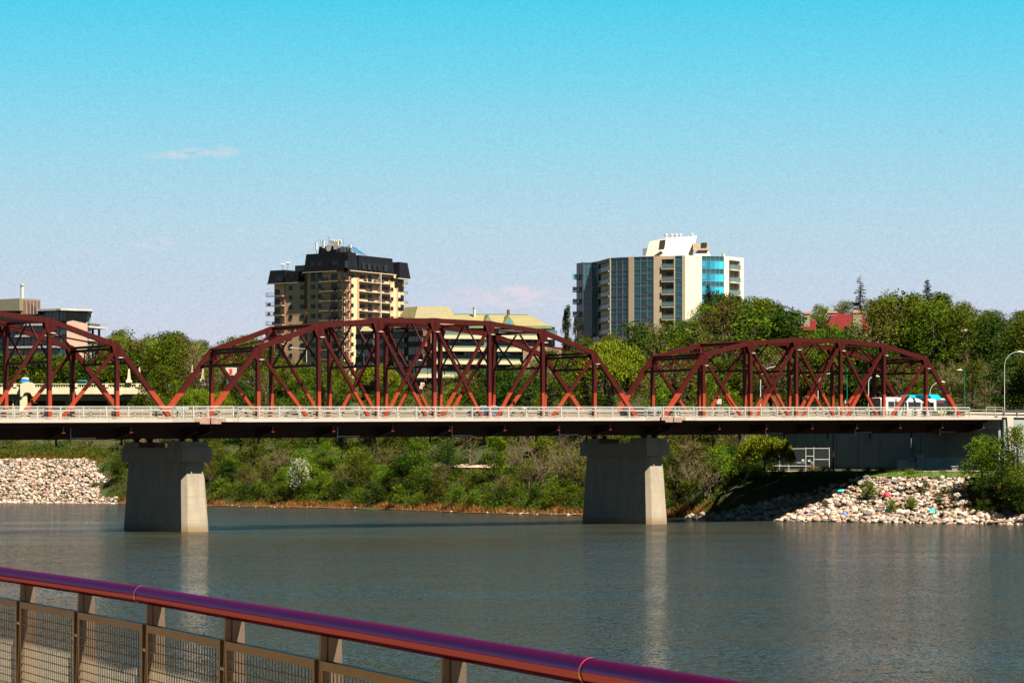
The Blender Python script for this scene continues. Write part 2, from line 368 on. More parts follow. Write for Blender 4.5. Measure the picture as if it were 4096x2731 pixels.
M_WALLC = mat('retaining wall concrete', (.12, .13, .125), .9, var=.22, scale=.25, bump=.01)
M_ASPH = mat('asphalt', (.05, .05, .052), .9, var=.15, scale=.5, bump=.01, bscale=20)
M_GALV = mat('galvanised rail', (.29, .285, .25), .45, metal=.25, var=.08)
M_GALVD = mat('grey metal', (.09, .10, .11), .5, metal=.4, var=.15)

def truss_span(s0, hts, npan, xp, label, groups):
    """hts: top-chord heights at t=0.., bottom nodes t=-1..npan-1; xp: panels (left t) with crossed diagonals"""
    nt = len(hts); mid = (nt-1)/2
    root = thing('truss_span', label, 'bridge span', BP(s0-PL, 0, -3.8), group='steel truss spans of the red bridge')
    S = lambda t_: s0+t_*PL
    zb = -3.45; A = .48
    hc = [h_-.36 for h_ in hts]
    for w_ in (0, WT):
        # top chord with end posts
        mb = MB()
        for t_ in range(nt-1): mb.beam(BP(S(t_), w_, hc[t_]), BP(S(t_+1), w_, hc[t_+1]), N, .52, .62)
        mb.build('top_chord', M_STEEL, root)
        for a, b in ((-1, 0), (nt, nt-1)):
            mb = MB(); mb.beam(BP(S(a), w_, zb+.2), BP(S(b), w_, hc[b]-.05), N, .52, .58); mb.build('end_post', M_STEEL, root)
        mb = MB(); mb.beam(BP(S(-1)-.5, w_, zb), BP(S(nt)+.5, w_, zb), N, .5, .72); mb.build('bottom_chord', M_SHADEST, root)
        if w_ == 0: mb = MB(); mb.beam(BP(S(-1)-.5, w_-.36, -2.62), BP(S(nt)+.5, w_-.36, -2.62), N, .06, 1.5); mb.build('web_plate', M_SHADEST, root)  # plate of shade-dark steel hides the truss feet below the deck
        for t_ in range(nt):
            mb = MB(); mb.beam(BP(S(t_), w_, zb+.3), BP(S(t_), w_, hc[t_]-.3), N, A, A)
            if w_ == WT:   # bolted back plate seen on the far posts
                mb.beam(BP(S(t_)+.26, w_, 2.2), BP(S(t_)+.26, w_, hc[t_]-.9), N, .36, .07)
            mb.build('vertical_post', M_STEEL, root)
        dg = []
        for t_ in range(nt-1):
            if t_ < mid or t_ in xp: dg.append((t_, hc[t_], t_+1, zb))
            if t_+1 > mid or t_ in xp: dg.append((t_+1, hc[t_+1], t_, zb))
        for a, za, b, zb_ in dg:
            pa, pb = BP(S(a), w_, za-.35), BP(S(b), w_, zb_+.3)
            off = N*(.05 if a < b else -.05)
            mb = MB(); mb.beam(pa+off, pb+off, N, .34 if a < b else .30, .40); mb.build('diagonal', M_STEEL, root)
        for t_ in range(nt):
            z = hc[t_]; mb = MB()
            up_l = (hc[t_-1]-z) if t_ else (zb-z)*.9; up_r = (hc[t_+1]-z) if t_ < nt-1 else (zb-z)*.9
            e = .95; yl = up_l/PL*e; yr = up_r/PL*e
            if t_ == 0: yl = -e*1.05
            if t_ == nt-1: yr = -e*1.05
            poly = [(-e*(.6 if t_ == 0 else 1), .34+yl*(.55 if t_ == 0 else 1)), (0, .36), (e*(.6 if t_ == nt-1 else 1), .34+yr*(.55 if t_ == nt-1 else 1)), (e*.72, -.75+yr*.5), (.36, -1.5), (-.36, -1.5), (-e*.72, -.75+yl*.5)]
            for sd_ in (-.29, .27):
                mb.extr(poly, BP(S(t_), w_+sd_, z), D, UP, N*.02)
            # bolt rows
            for bx_ in range(-3, 4):
                for bz in range(5):
                    if abs(bx_) < 3-bz*.3: mb.box(BP(S(t_)+bx_*.12, w_-.31, z-.2-bz*.24), D*.03, N*.015, UP*.03)
            for bx_ in (-1, 0, 1): mb.box(BP(S(t_)+bx_*.14, w_-.31, z+.1), D*.03, N*.015, UP*.03)
            if w_ == 0 or True: mb.build('gusset_plate', M_STEEL, root)
        for t_ in xp:   # little cross plates where the diagonals meet
            sm = S(t_)+PL*.5; zm = (hc[t_]+zb+hc[t_+1]+zb)/4-.05
            mb = MB(); mb.extr([(-.28, -.5), (.28, -.5), (.28, .5), (-.28, .5)], BP(sm, w_-.24, zm), D, UP, N*.03)
            for q in range(4):
                for e in (-1, 1): mb.box(BP(sm+e*.13, w_-.25, zm-.36+q*.24), D*.03, N*.015, UP*.03)
            mb.build('cross_plate', M_STEEL, root)
    # sway frames between the two trusses
    zs = 5.35
    for t_ in range(nt):
        s = S(t_); mb = MB()
        mb.beam(BP(s, .25, hc[t_]+.05), BP(s, WT-.25, hc[t_]+.05), UP, .3, .3)
        if 0 < t_ < nt-1:
            mb.beam(BP(s, .2, zs), BP(s, WT-.2, zs), UP, .3, .28)
            for a, b in (((WT, zs), (WT/2+.4, hc[t_]-.2)), ((WT/2-.4, hc[t_]-.2), (0, zs)), ((0, hc[t_]-.6), (WT/2-.4, zs)), ((WT, hc[t_]-.6), (WT/2+.4, zs))):
                off = D*(.1 if a[1] == zs or b == (0, zs) else -.1)
                mb.beam(BP(s, *a)+off, BP(s, *b)+off, D, .16, .2)
            mb.build('sway_frame', M_STEEL, root)
        else: mb.build('top_strut', M_STEEL, root)
    for t_, sg in ((0, -1), (nt-1, 1)):   # portals in the plane of the end posts
        h0 = hc[t_]-.1; f = lambda z: BP(S(t_)+sg*PL*(h0-z)/(h0-zb), 0, 0)
        def PP(w_, z):
            s = S(t_)+sg*PL*(h0-z)/(h0-zb); return BP(s, w_, z)
        mb = MB(); mb.beam(PP(.2, 5.35), PP(WT-.2, 5.35), UP, .32, .3); mb.beam(PP(.2, h0-.25), PP(WT-.2, h0-.25), UP, .34, .3)
        for q in range(1, 4):
            w_ = WT*q/4; mb.beam(PP(w_, 5.4), PP(w_, h0-.3), D, .15, .17)
        for q in range(4):
            wa, wb = WT*q/4, WT*(q+1)/4
            mb.beam(PP(wa, 5.4 if q < 2 else h0-.3), PP(wb, h0-.3 if q < 2 else 5.4), D, .13, .16)
        mb.build('portal_frame', M_STEEL, root)
    mb = MB()
    for t_ in range(nt-1):
        mb.beam(BP(S(t_), .2, hc[t_]-.15), BP(S(t_+1), WT-.2, hc[t_+1]-.15), UP, .2, .24)
        mb.beam(BP(S(t_), WT-.2, hc[t_]-.2), BP(S(t_+1), .2, hc[t_+1]-.2), UP, .2, .24)
    mb.build('lateral_bracing', M_STEEL, root)
    sa, sb = S(-1)-.925, S(nt)+.925
    # floor system
    for t_ in range(-1, nt+1):
        s = S(t_); mb = MB()
        mb.beam(BP(s, .2, -2.75), BP(s, WT-.2, -2.75), UP, 1.5, .34)
        mb.build('floor_beam', M_SHADEST, root)
        for sg, w0 in ((-1, -.3), (1, WT+.3)):
            mb = MB(); w1 = w0+sg*3.1
            mb.hexa([BP(s-.03, w0, -3.7), BP(s+.03, w0, -3.7), BP(s+.03, w1, -3.08), BP(s-.03, w1, -3.08)], [BP(s-.03, w0, -1.95), BP(s+.03, w0, -1.95), BP(s+.03, w1, -1.95), BP(s-.03, w1, -1.95)])
            mb.hexa([BP(s-.2, w0, -3.74), BP(s+.2, w0, -3.74), BP(s+.2, w1-sg*-.05, -3.13), BP(s-.2, w1-sg*-.05, -3.13)], [BP(s-.2, w0, -3.69), BP(s+.2, w0, -3.69), BP(s+.2, w1+sg*.05, -3.08), BP(s-.2, w1+sg*.05, -3.08)])
            mb.build('sidewalk_bracket', M_SHADEST, root); mb = MB()
            for e in (-.17, .15): mb.hexa([BP(s+e, w1-.02, -3.08), BP(s+e+.04, w1-.02, -3.08), BP(s+e+.04, w1+.02, -3.08), BP(s+e, w1+.02, -3.08)], [BP(s+e, w1-.02, -2.99), BP(s+e+.04, w1-.02, -2.99), BP(s+e+.04, w1+.02, -2.99), BP(s+e, w1+.02, -2.99)])
            mb.hexa([BP(s-.2, w1-.06, -3.14), BP(s+.2, w1-.06, -3.14), BP(s+.2, w1+.02, -3.14), BP(s-.2, w1+.02, -3.14)], [BP(s-.2, w1-.06, -3.08), BP(s+.2, w1-.06, -3.08), BP(s+.2, w1+.02, -3.08), BP(s-.2, w1+.02, -3.08)])
            mb.build('bracket_end', M_STEEL, root)
    mb = MB()
    for w_ in (1.6, 3.5, 5.4, 7.3, 9.2): mb.beam(BP(sa, w_, -2.4), BP(sb, w_, -2.4), N, .3, .95)
    mb.build('stringers', M_SHADEST, root)['kind'] = 'stuff'
    mb = MB()
    for w_ in (-3.25, WT+3.25): mb.beam(BP(sa, w_, -2.16), BP(sb, w_, -2.16), N, .1, .5)
    mb.beam(BP(sa, -2.0, -2.3), BP(sb, -2.0, -2.3), N, .12, .5)
    mb.build('edge_girder', M_SHADEST, root)
    mb = MB(); mb.beam(BP(sa, WT/2, -1.74), BP(sb, WT/2, -1.74), N, WT+.4, .36); mb.build('road_slab', M_ASPH, root)
    for w0, w1 in ((-3.7, -.35), (WT+.35, WT+3.7)):
        mb = MB(); mb.beam(BP(sa, (w0+w1)/2, -1.62), BP(sb, (w0+w1)/2, -1.62), N, w1-w0, .3); mb.build('sidewalk_slab', M_CONC, root)
    for t_ in range(nt):   # drain pipes under the deck
        if t_ % 2: 
            mb = MB(); s = S(t_)+2.6; mb.tube([BP(s, -.45, -2.1), BP(s, -.45, -4.35)], .09, 8); mb.beam(BP(s, -.45, -3.72), BP(s+3.4, -.45, -3.72), N, .1, .12)
            mb.build('drain_pipe', M_GALVD, root)
        mb = MB(); s = S(t_)+5.3; mb.tube([BP(s, 8, -3.5), BP(s, 8, -4.6)], .13, 8); mb.build('drain_pipe', M_SHADEST, root)
    # luminaires hung on the posts
    for t_ in range(nt):
        mb = MB(); s = S(t_); z = hc[t_]-1.35-.1
        mb.box(BP(s+.32, -.36, z), D*.22, N*.05, UP*.05); mb.beam(BP(s, -.3, z), BP(s+.75, -.36, z+.02), UP, .05, .05)
        mb.build('fixture', M_GALV, root)
    return root

HM = [7.75, 10.7, 11.55, 11.7, 11.5, 10.55, 7.75]
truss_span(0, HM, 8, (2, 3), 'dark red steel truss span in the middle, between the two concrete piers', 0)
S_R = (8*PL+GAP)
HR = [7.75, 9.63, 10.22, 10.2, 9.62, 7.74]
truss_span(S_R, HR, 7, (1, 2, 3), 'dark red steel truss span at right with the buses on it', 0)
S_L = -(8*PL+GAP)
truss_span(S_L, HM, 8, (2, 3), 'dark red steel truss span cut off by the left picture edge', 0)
S_END = S_R+6*PL+1.4     # abutment end of the right span

# ---- fascia, railings and overlooks of the near sidewalk
def wedge(s): return -3.72
M_MESH = mat('fine rail mesh', (.035, .035, .03), .5, metal=.2, var=.05)
def edge_path(sa, sb, bumps):
    """stations of the sidewalk edge: list of (s, w) with outward overlooks"""
    pts = [(sa, -3.72)]
    for a, b, c, d_ in bumps: pts += [(a, -3.72), (b, -5.0), (c, -5.0), (d_, -3.72)]
    pts.append((sb, -3.72)); return pts
OV1 = (s_of(692, -3.72), s_of(775, -5.0), s_of(934, -5.0), s_of(955, -3.72))
OV2 = (s_of(2585, -3.72), s_of(2655, -5.0), s_of(2777, -5.0), s_of(2787, -3.72))
S_J1, S_J2 = -PL-GAP/2, 7*PL+GAP/2
def edge_at(s):
    for a, b, c, d_ in (OV1, OV2):
        if a < s < b: return -3.72-(s-a)/(b-a)*1.28
        if b <= s <= c: return -5.0
        if c < s < d_: return -5.0+(s-c)/(d_-c)*1.28
    return -3.72
def bridge_edge(sa, sb, name_label, brks):
    root = thing('sidewalk_edge', name_label[0], 'bridge edge beam', BP(sa, -3.9, -1.9), group='pale concrete edge beams of the red bridge')
    st = sorted({sa, sb, *[x for x in brks if sa < x < sb], *[x for ov in (OV1, OV2) for x in ov if sa < x < sb]})
    # split into ~9 m casts
    k_ = 0
    for a, b in zip(st, st[1:]):
        n_ = max(1, round((b-a)/9)); 
        for q in range(n_):
            p0 = a+(b-a)*q/n_+.015; p1 = a+(b-a)*(q+1)/n_-.015; w0, w1 = edge_at(p0), edge_at(p1)
            mb = MB(); zt, zb_ = -1.46, -1.88
            mb.hexa([BP(p0, w0, zb_), BP(p1, w1, zb_), BP(p1, w1+.3, zb_), BP(p0, w0+.3, zb_)], [BP(p0, w0, zt), BP(p1, w1, zt), BP(p1, w1+.3, zt), BP(p0, w0+.3, zt)])
            if min(w0, w1) < -3.8: mb.hexa([BP(p0, w0+.3, zb_+.08), BP(p1, w1+.3, zb_+.08), BP(p1, -3.6, zb_+.08), BP(p0, -3.6, zb_+.08)], [BP(p0, w0+.3, zt-.02), BP(p1, w1+.3, zt-.02), BP(p1, -3.6, zt-.02), BP(p0, -3.6, zt-.02)])
            mb.build('cast_section', M_CONC, root)
    return root
bridge_edge(S_L-PL-.9, S_J1-.06, ('long concrete sidewalk edge running off the left picture edge',), [])
bridge_edge(S_J1+.06, S_J2-.06, ('concrete sidewalk edge between the two overlook bays',), [])
bridge_edge(S_J2+.06, S_END+4.3, ('concrete sidewalk edge under the buses at right',), [])
for j, ss in enumerate((S_J1, S_J2)):      # reddish stained joint blocks over the piers
    root = thing('joint_block', ('stained pinkish joint blocks over the left pier', 'stained pinkish joint blocks over the right pier')[j], 'joint block', BP(ss, -5, -2.1), group='joint blocks over the piers')
    for sg in (-1, 1):
        mb = MB(); a, b = ss+sg*.09, ss+sg*1.5; c_ = ss+sg*2.2
        w_ = -5.06 if j == 0 else -5.06
        mb.box(BP((a+b)/2, w_+.2, -1.78), D*abs(b-a)/2, N*.2, UP*.34); mb.box(BP((b+c_)/2+sg*.01, w_+.2, -1.66), D*abs(c_-b)/2, N*.2, UP*.21)
        mb.build('block', M_STAIN, root)
    mb = MB(); mb.box(BP(ss, 4.6, -2.02), D*.5, N*9.5, UP*.1); mb.build('light_stop_plate', M_SHADEST, root)  # added plate below the joint, keeps sunlight off the pier

def railing(stations, label, wf=edge_at, full=True, near=True):
    """stations: list of s of posts"""
    root = thing('bridge_railing', label, 'railing', BP(stations[0], wf(stations[0]), -1.46), group='pale railings along the red bridge')
    q0 = .12 if near else -.12
    for i, s in enumerate(stations):
        mb = MB(); mb.box(BP(s, wf(s)+q0, -.73), D*.05, N*.06, UP*.73); mb.build('post', M_GALV, root)
    for nm, z, r_ in (('top_rail', 0, .038), ('second_rail', -.13, .022), ('third_rail', -.40, .036), ('bottom_rail', -1.36, .02)):
        mb = MB()
        for a, b in zip(stations, stations[1:]):
            mb.beam(BP(a, wf(a)+q0, z), BP(b, wf(b)+q0, z), UP, r_*2, r_*2.2)
            if nm == 'second_rail': mb.box(BP(a+(b-a)*.25, wf(a)+(wf(b)-wf(a))*.25+q0, -.26), D*.018, N*.018, UP*.14)
        mb.build(nm, M_GALV, root)
    for a, b in zip(stations, stations[1:]):
        if b-a < .9: continue
        L = b-a; a2, b2 = a+.16, b-.16; wa, wb = wf(a)+q0, wf(b)+q0; wl = lambda s: wa+(wb-wa)*(s-a)/L
        mb = MB()
        for z in (-.52, -1.26): mb.beam(BP(a2, wl(a2), z), BP(b2, wl(b2), z), UP, .045, .045)
        for s in (a2, b2): mb.beam(BP(s, wl(s), -.52), BP(s, wl(s), -1.26), D, .045, .045)
        pn = mb.build('infill_panel', M_GALV, root)
        mb = MB(); n_ = int((b2-a2)/.11)
        for q in range(1, n_):
            s = a2+(b2-a2)*q/n_; c_ = BP(s, wl(s), -.89); mb.box(c_, D*.004, N*.004, UP*.36)
        for q in range(1, 10):
            z = -.52-.74*q/10; mb.beam(BP(a2, wl(a2), z), BP(b2, wl(b2), z), UP, .006, .006)
        mb.build('wire_mesh', M_MESH, pn)
    return root
P3 = PL/3
sL = [OV1[0]-P3*q for q in range(24, -1, -1)]
mid_st = [OV1[1], s_of(833, -5), OV1[2]]; 
n_ = round((OV2[0]-OV1[3])/3.04); sM = [OV1[3]+(OV2[0]-OV1[3])*q/n_ for q in range(n_+1)]
railing(sL, 'pale mesh railing along the left span of the red bridge')
railing([OV1[0], (OV1[0]+OV1[1])/2, OV1[1], s_of(833, -5), OV1[2], OV1[3]], 'railing of the overlook bay above the left pier')
railing(sM, 'pale mesh railing along the middle span, cyclist behind it')
railing([OV2[0], (OV2[0]+OV2[1])/2, OV2[1], s_of(2702, -5), OV2[2], OV2[3]], 'railing of the overlook bay above the right pier')
sEnd = s_of(3880, -3.72); n_ = round((sEnd-OV2[3])/3.04)
railing([OV2[3]+(sEnd-OV2[3])*q/n_ for q in range(n_+1)], 'pale mesh railing in front of the buses on the right span')
# plain end of the railing past the last panel
root = thing('end_railing', 'plain railing without mesh at the right end of the bridge', 'railing', BP(sEnd, -3.6, -1.46))
for px in (3880, 3947, 3982, 4013):
    s = s_of(px, -3.72); mb = MB(); mb.box(BP(s, -3.6, -.73), D*.035, N*.06, UP*.73); mb.build('post', M_GALV, root)
mb = MB(); s1 = s_of(4013, -3.72)
mb.beam(BP(s_of(3947, -3.72), -3.6, 0), BP(s1, -3.6, 0), UP, .05, .05); mb.beam(BP(sEnd, -3.6, -.38), BP(s1, -3.6, -.38), UP, .05, .05); mb.beam(BP(s_of(3947, -3.72), -3.6, -1.36), BP(s1, -3.6, -1.36), UP, .04, .04)
mb.build('rail', M_GALV, root)

# grey equipment boxes on the overlooks
for j, (a, b) in enumerate(((711, 762), (2601, 2656))):
    s0_, s1_ = s_of(a, -3.9), s_of(b, -3.9); root = thing('info_board', ('dark grey tilted board at the overlook above the left pier', 'dark grey tilted board at the overlook above the right pier')[j], 'info board', BP((s0_+s1_)/2, -3.4, -1.46), group='tilted boards at the overlooks')
    mb = MB(); mb.hexa([BP(s0_, -3.55, -.38), BP(s1_, -3.55, -.38), BP(s1_, -2.9, -.2), BP(s0_, -2.9, -.2)], [BP(s0_, -3.45, .02), BP(s1_, -3.45, .02), BP(s1_, -2.8, .05), BP(s0_, -2.8, .05)]); mb.build('board', M_GALVD, root)
    for s in (s0_+.4, s1_-.4): mb = MB(); mb.box(BP(s, -3.2, -.9), D*.06, N*.06, UP*.56); mb.build('leg', M_GALVD, root)

# traffic barriers
def barrier(w_, sa, sb, label):
    root = thing('traffic_barrier', label, 'barrier', BP(sa, w_, -1.5), group='barriers between road and sidewalk')
    mb = MB(); mb.beam(BP(sa, w_, -1.38), BP(sb, w_, -1.44), N, .5, .22); mb.build('curb', M_BARR, root)
    for z in (-.52, -.92): mb = MB(); mb.beam(BP(sa, w_, z), BP(sb, w_, z), N, .12, .15); mb.build('guard_rail', M_BARR, root)
    mb = MB(); n_ = int((sb-sa)/3.04)
    for q in range(n_+1): mb.box(BP(sa+q*3.04, w_+.1, -.85), D*.09, N*.09, UP*.42)
    o = mb.build('barrier_posts', M_GALV, root); o['kind'] = 'stuff'
barrier(.75, S_L-PL, S_END, 'pale two rail traffic barrier just behind the near truss')
barrier(WT-.75, S_L-PL, S_END, 'pale two rail traffic barrier along the far truss')
def far_edge(s): return WT+3.6
root = thing('far_sidewalk_railing', 'thin railing along the far sidewalk of the red bridge', 'railing', BP(S_L-PL, WT+3.5, -1.46))
mb = MB()
for z in (0, -.4, -1.36): mb.beam(BP(S_L-PL, WT+3.5, z), BP(S_END, WT+3.5, z), UP, .05, .05)
mb.build('rail', M_GALV, root)
mb = MB()
for q in range(int((S_END-S_L+PL)/3.04)): mb.box(BP(S_L-PL+q*3.04, WT+3.5, -.73), D*.04, N*.04, UP*.73)
mb.build('rail_posts', M_GALV, root)['kind'] = 'stuff'

# ---- piers
def pier(sc_, zcap0, label):
    root = thing('bridge_pier', label, 'bridge pier', BP(sc_, 5.4, 0)*1, group='concrete piers standing in the river')
    root.location.z = 0; root['_o'] = (root.location.x, root.location.y, 0)
    def P(s, w_, z): q = O+D*s+N*w_; return V(q.x, q.y, z)
    def ring(h, hs, w0, w1, c_):
        return [P(sc_-hs, w0+c_, h), P(sc_-hs+c_, w0, h), P(sc_+hs-c_, w0, h), P(sc_+hs, w0+c_, h), P(sc_+hs, w1-c_, h), P(sc_+hs-c_, w1, h), P(sc_-hs+c_, w1, h), P(sc_-hs, w1-c_, h)]
    mb = MB(); a = ring(-2, 2.0, -2.2, 13.1, .58); b = ring(zcap0, 1.62, -1.35, 12.2, .52); i = len(mb.v)
    mb.v += [tuple(q) for q in a+b]
    for k_ in range(8): mb.f.append((i+k_, i+(k_+1) % 8, i+8+(k_+1) % 8, i+8+k_)); mb.mi.append(0)
    mb.f.append(tuple(range(8, 16))); mb.mi.append(0); mb.build('shaft', M_PIER, root)
    mb = MB(); z0, z1 = zcap0, zcap0+1.8
    mb.hexa([P(sc_-2.08, -1.9, z0), P(sc_+2.08, -1.9, z0), P(sc_+2.08, 12.7, z0), P(sc_-2.08, 12.7, z0)], [P(sc_-2.08, -1.9, z1), P(sc_+2.08, -1.9, z1), P(sc_+2.08, 12.7, z1), P(sc_-2.08, 12.7, z1)])
    mb.build('cap', M_PIER, root)
    for w0, w1 in ((-1.45, 1.9), (WT-2.2, WT+1.4)):
        mb = MB(); mb.hexa([P(sc_-1.9, w0, z1), P(sc_+1.9, w0, z1), P(sc_+1.9, w1, z1), P(sc_-1.9, w1, z1)], [P(sc_-1.9, w0, z1+.68), P(sc_+1.9, w0, z1+.68), P(sc_+1.9, w1, z1+.68), P(sc_-1.9, w1, z1+.68)])
        ped = mb.build('bearing_seat', M_PIER, root)
        for sg in (-1, 1):
            mb = MB(); w_ = 0 if w0 < 5 else WT
            for hs, za, zb_ in ((.42, z1+.68, z1+.78), (.25, z1+.78, z1+.98), (.4, z1+.98, z1+1.12)):
                s = sc_+sg*.95; mb.hexa([P(s-hs, w_-hs, za), P(s+hs, w_-hs, za), P(s+hs, w_+hs, za), P(s-hs, w_+hs, za)], [P(s-hs, w_-hs, zb_), P(s+hs, w_-hs, zb_), P(s+hs, w_+hs, zb_), P(s-hs, w_+hs, zb_)])
            mb.build('bearing', M_SHADEST, ped)
    return root
pier(S_J1, 8.52, 'concrete pier in the river at left, sunlit nose, widening to its foot')
pier(S_J2, 9.48, 'concrete pier in the river at right near the rocky bank')

# ---- abutment, retaining walls, road beyond the bridge
def P3d(s, w_, z): q = O+D*s+N*w_; return V(q.x, q.y, z)
SA = S_END+1.2
def wall_panels(root, s, w0, w1, z0, z1, step, m_, thick=.5):
    n_ = max(1, round((w1-w0)/step))
    for q in range(n_):
        a = w0+(w1-w0)*q/n_+.05; b = w0+(w1-w0)*(q+1)/n_-.05
        mb = MB(); mb.hexa([P3d(s, a, z0), P3d(s+thick, a, z0), P3d(s+thick, b, z0), P3d(s, b, z0)], [P3d(s, a, z1), P3d(s+thick, a, z1), P3d(s+thick, b, z1), P3d(s, b, z1)])
        mb.build('panel', m_, root)
root = thing('abutment_wall', 'shaded concrete abutment wall under the right end of the bridge', 'retaining wall', P3d(SA, -4, 6.5))
wall_panels(root, SA, -4.2, 17.5, 6.4, 13.6, 5.2, M_WALLC)
mb = MB(); mb.hexa([P3d(SA+.5, -4.0, 6.4), P3d(SA+3, -4.0, 6.4), P3d(SA+3, 17, 6.4), P3d(SA+.5, 17, 6.4)], [P3d(SA+.5, -4.0, R(SA)-1.9), P3d(SA+3, -4.0, R(SA)-1.9), P3d(SA+3, 17, R(SA)-1.9), P3d(SA+.5, 17, R(SA)-1.9)])
mb.build('backwall', M_WALLC, root)
mb = MB(); mb.tube([P3d(SA-.15, 14.0, 13.2), P3d(SA-.15, 14.0, 9.4)], .08, 8); mb.box(P3d(SA-.15, 13.6, 9.1), D*.15, N*.5, UP*.4); mb.build('conduit_box', M_GALVD, root)
M_PATCH = mat('repainted wall patch', (.21, .22, .23), .9, var=.1)
mb = MB()
for a, b, h_ in ((-3.8, 2, 3.0), (2.2, 7, 3.1), (7.2, 11, 3.0), (11.2, 13, 3.5), (13.2, 17, 2.6)):
    mb.hexa([P3d(SA-.02, a, 6.4), P3d(SA, a, 6.4), P3d(SA, b, 6.4), P3d(SA-.02, b, 6.4)], [P3d(SA-.02, a, 6.4+h_), P3d(SA, a, 6.4+h_), P3d(SA, b, 6.4+h_), P3d(SA-.02, b, 6.4+h_)])
mb.build('paint_patch', M_PATCH, root)
M_RED = mat('red graffiti', (.35, .02, .02), .8)
mb = MB(); c_ = P3d(SA-.03, -1.2, 10.3)
for q in range(9):
    a = c_+N*(.3*(q % 5)-.6)+UP*(.25*math.sin(q*2.1)); b = a+N*.35+UP*(.5 if q % 2 else -.45); mb.beam(a, b, D, .01, .13)
mb.build('graffiti', M_RED, root)
root = thing('retaining_wall', 'blue grey panelled concrete retaining wall behind the chain link fence', 'retaining wall', P3d(SA+1, 30, 6.5))
wall_panels(root, SA+1.6, 17.6, 52, 6.4, 13.9, 5.2, M_WALLC)
mb = MB(); mb.hexa([P3d(SA+1.3, 17.6, 13.9), P3d(SA+2.4, 17.6, 13.9), P3d(SA+2.4, 52, 13.9), P3d(SA+1.3, 52, 13.9)], [P3d(SA+1.3, 17.6, 14.3), P3d(SA+2.4, 17.6, 14.3), P3d(SA+2.4, 52, 14.3), P3d(SA+1.3, 52, 14.3)]); mb.build('coping', M_WALLC, root)
# embankment with the road on it
zr = R(SA)-1.56
mb = MB(); mb.prism([tuple(P3d(SA+3, -4.2, 0)[:2]), tuple(P3d(SA+60, -4.2, 0)[:2]), tuple(P3d(SA+60, 40, 0)[:2]), tuple(P3d(SA+3, 17.4, 0)[:2])], 5, zr-.02)
tag(mb.build('embankment', M_GRASSG), 'earth embankment carrying the road', kind='structure')
mb = MB(); mb.prism([tuple(P3d(SA-1.2, -.3, 0)[:2]), tuple(P3d(SA+60, -.3, 0)[:2]), tuple(P3d(SA+60, 12, 0)[:2]), tuple(P3d(SA-1.2, 11.2, 0)[:2])], zr-.01, zr+.02)
tag(mb.build('road', M_ASPH), 'asphalt road beyond the bridge', kind='structure')
root = thing('roadside_wall', 'concrete wall and pilaster right of the bridge end, below the guardrail', 'retaining wall', P3d(SA+1, -4.5, 6.5))
mb = MB(); mb.hexa([P3d(SA+.6, -4.7, 6.5), P3d(SA+60, -4.7, 6.5), P3d(SA+60, -4.25, 6.5), P3d(SA+.6, -4.25, 6.5)], [P3d(SA+.6, -4.7, zr+.1), P3d(SA+60, -4.7, zr+.1), P3d(SA+60, -4.25, zr+.1), P3d(SA+.6, -4.25, zr+.1)]); mb.build('wall', M_WALLC, root)
sp_ = s_of(4038, -4.7); mb = MB(); mb.hexa([P3d(sp_-.3, -5.0, 10.5), P3d(sp_+.2, -5.0, 10.5), P3d(sp_+.2, -4.7, 10.5), P3d(sp_-.3, -4.7, 10.5)], [P3d(sp_-.9, -5.0, zr+.05), P3d(sp_+.6, -5.0, zr+.05), P3d(sp_+.6, -4.7, zr+.05), P3d(sp_-.9, -4.7, zr+.05)]); mb.build('pilaster', M_CONC, root)
mb = MB(); mb.hexa([P3d(SA-1, -4.9, zr), P3d(SA+60, -4.9, zr), P3d(SA+60, -4.2, zr), P3d(SA-1, -4.2, zr)], [P3d(SA-1, -4.9, zr+.18), P3d(SA+60, -4.9, zr+.18), P3d(SA+60, -4.2, zr+.18), P3d(SA-1, -4.2, zr+.18)]); mb.build('coping', M_CONC, root)
root = thing('guardrail', 'dark guardrail with pale lower beam beside the road at far right', 'guardrail', P3d(SA+3, -4.0, zr))
s1 = s_of(4013, -4)
for k_ in range(8):
    s = s1+.2+k_*3; mb = MB(); mb.box(P3d(s, -4.0, zr+.55), D*.1, N*.1, UP*.5); mb.build('post', M_GALVD, root)
mb = MB(); mb.beam(P3d(s1, -4, zr+1.05), P3d(s1+24, -4, zr+1.3), N, .12, .12); mb.build('top_beam', M_GALVD, root)
mb = MB(); mb.beam(P3d(sEnd, -2.6, zr+.65), P3d(s1+24, -2.6, zr+.8), N, .15, .28); mb.beam(P3d(sEnd, -2.6, zr+.2), P3d(s1+24, -2.6, zr+.3), N, .15, .28); mb.build('lower_beam', M_CONC, root)
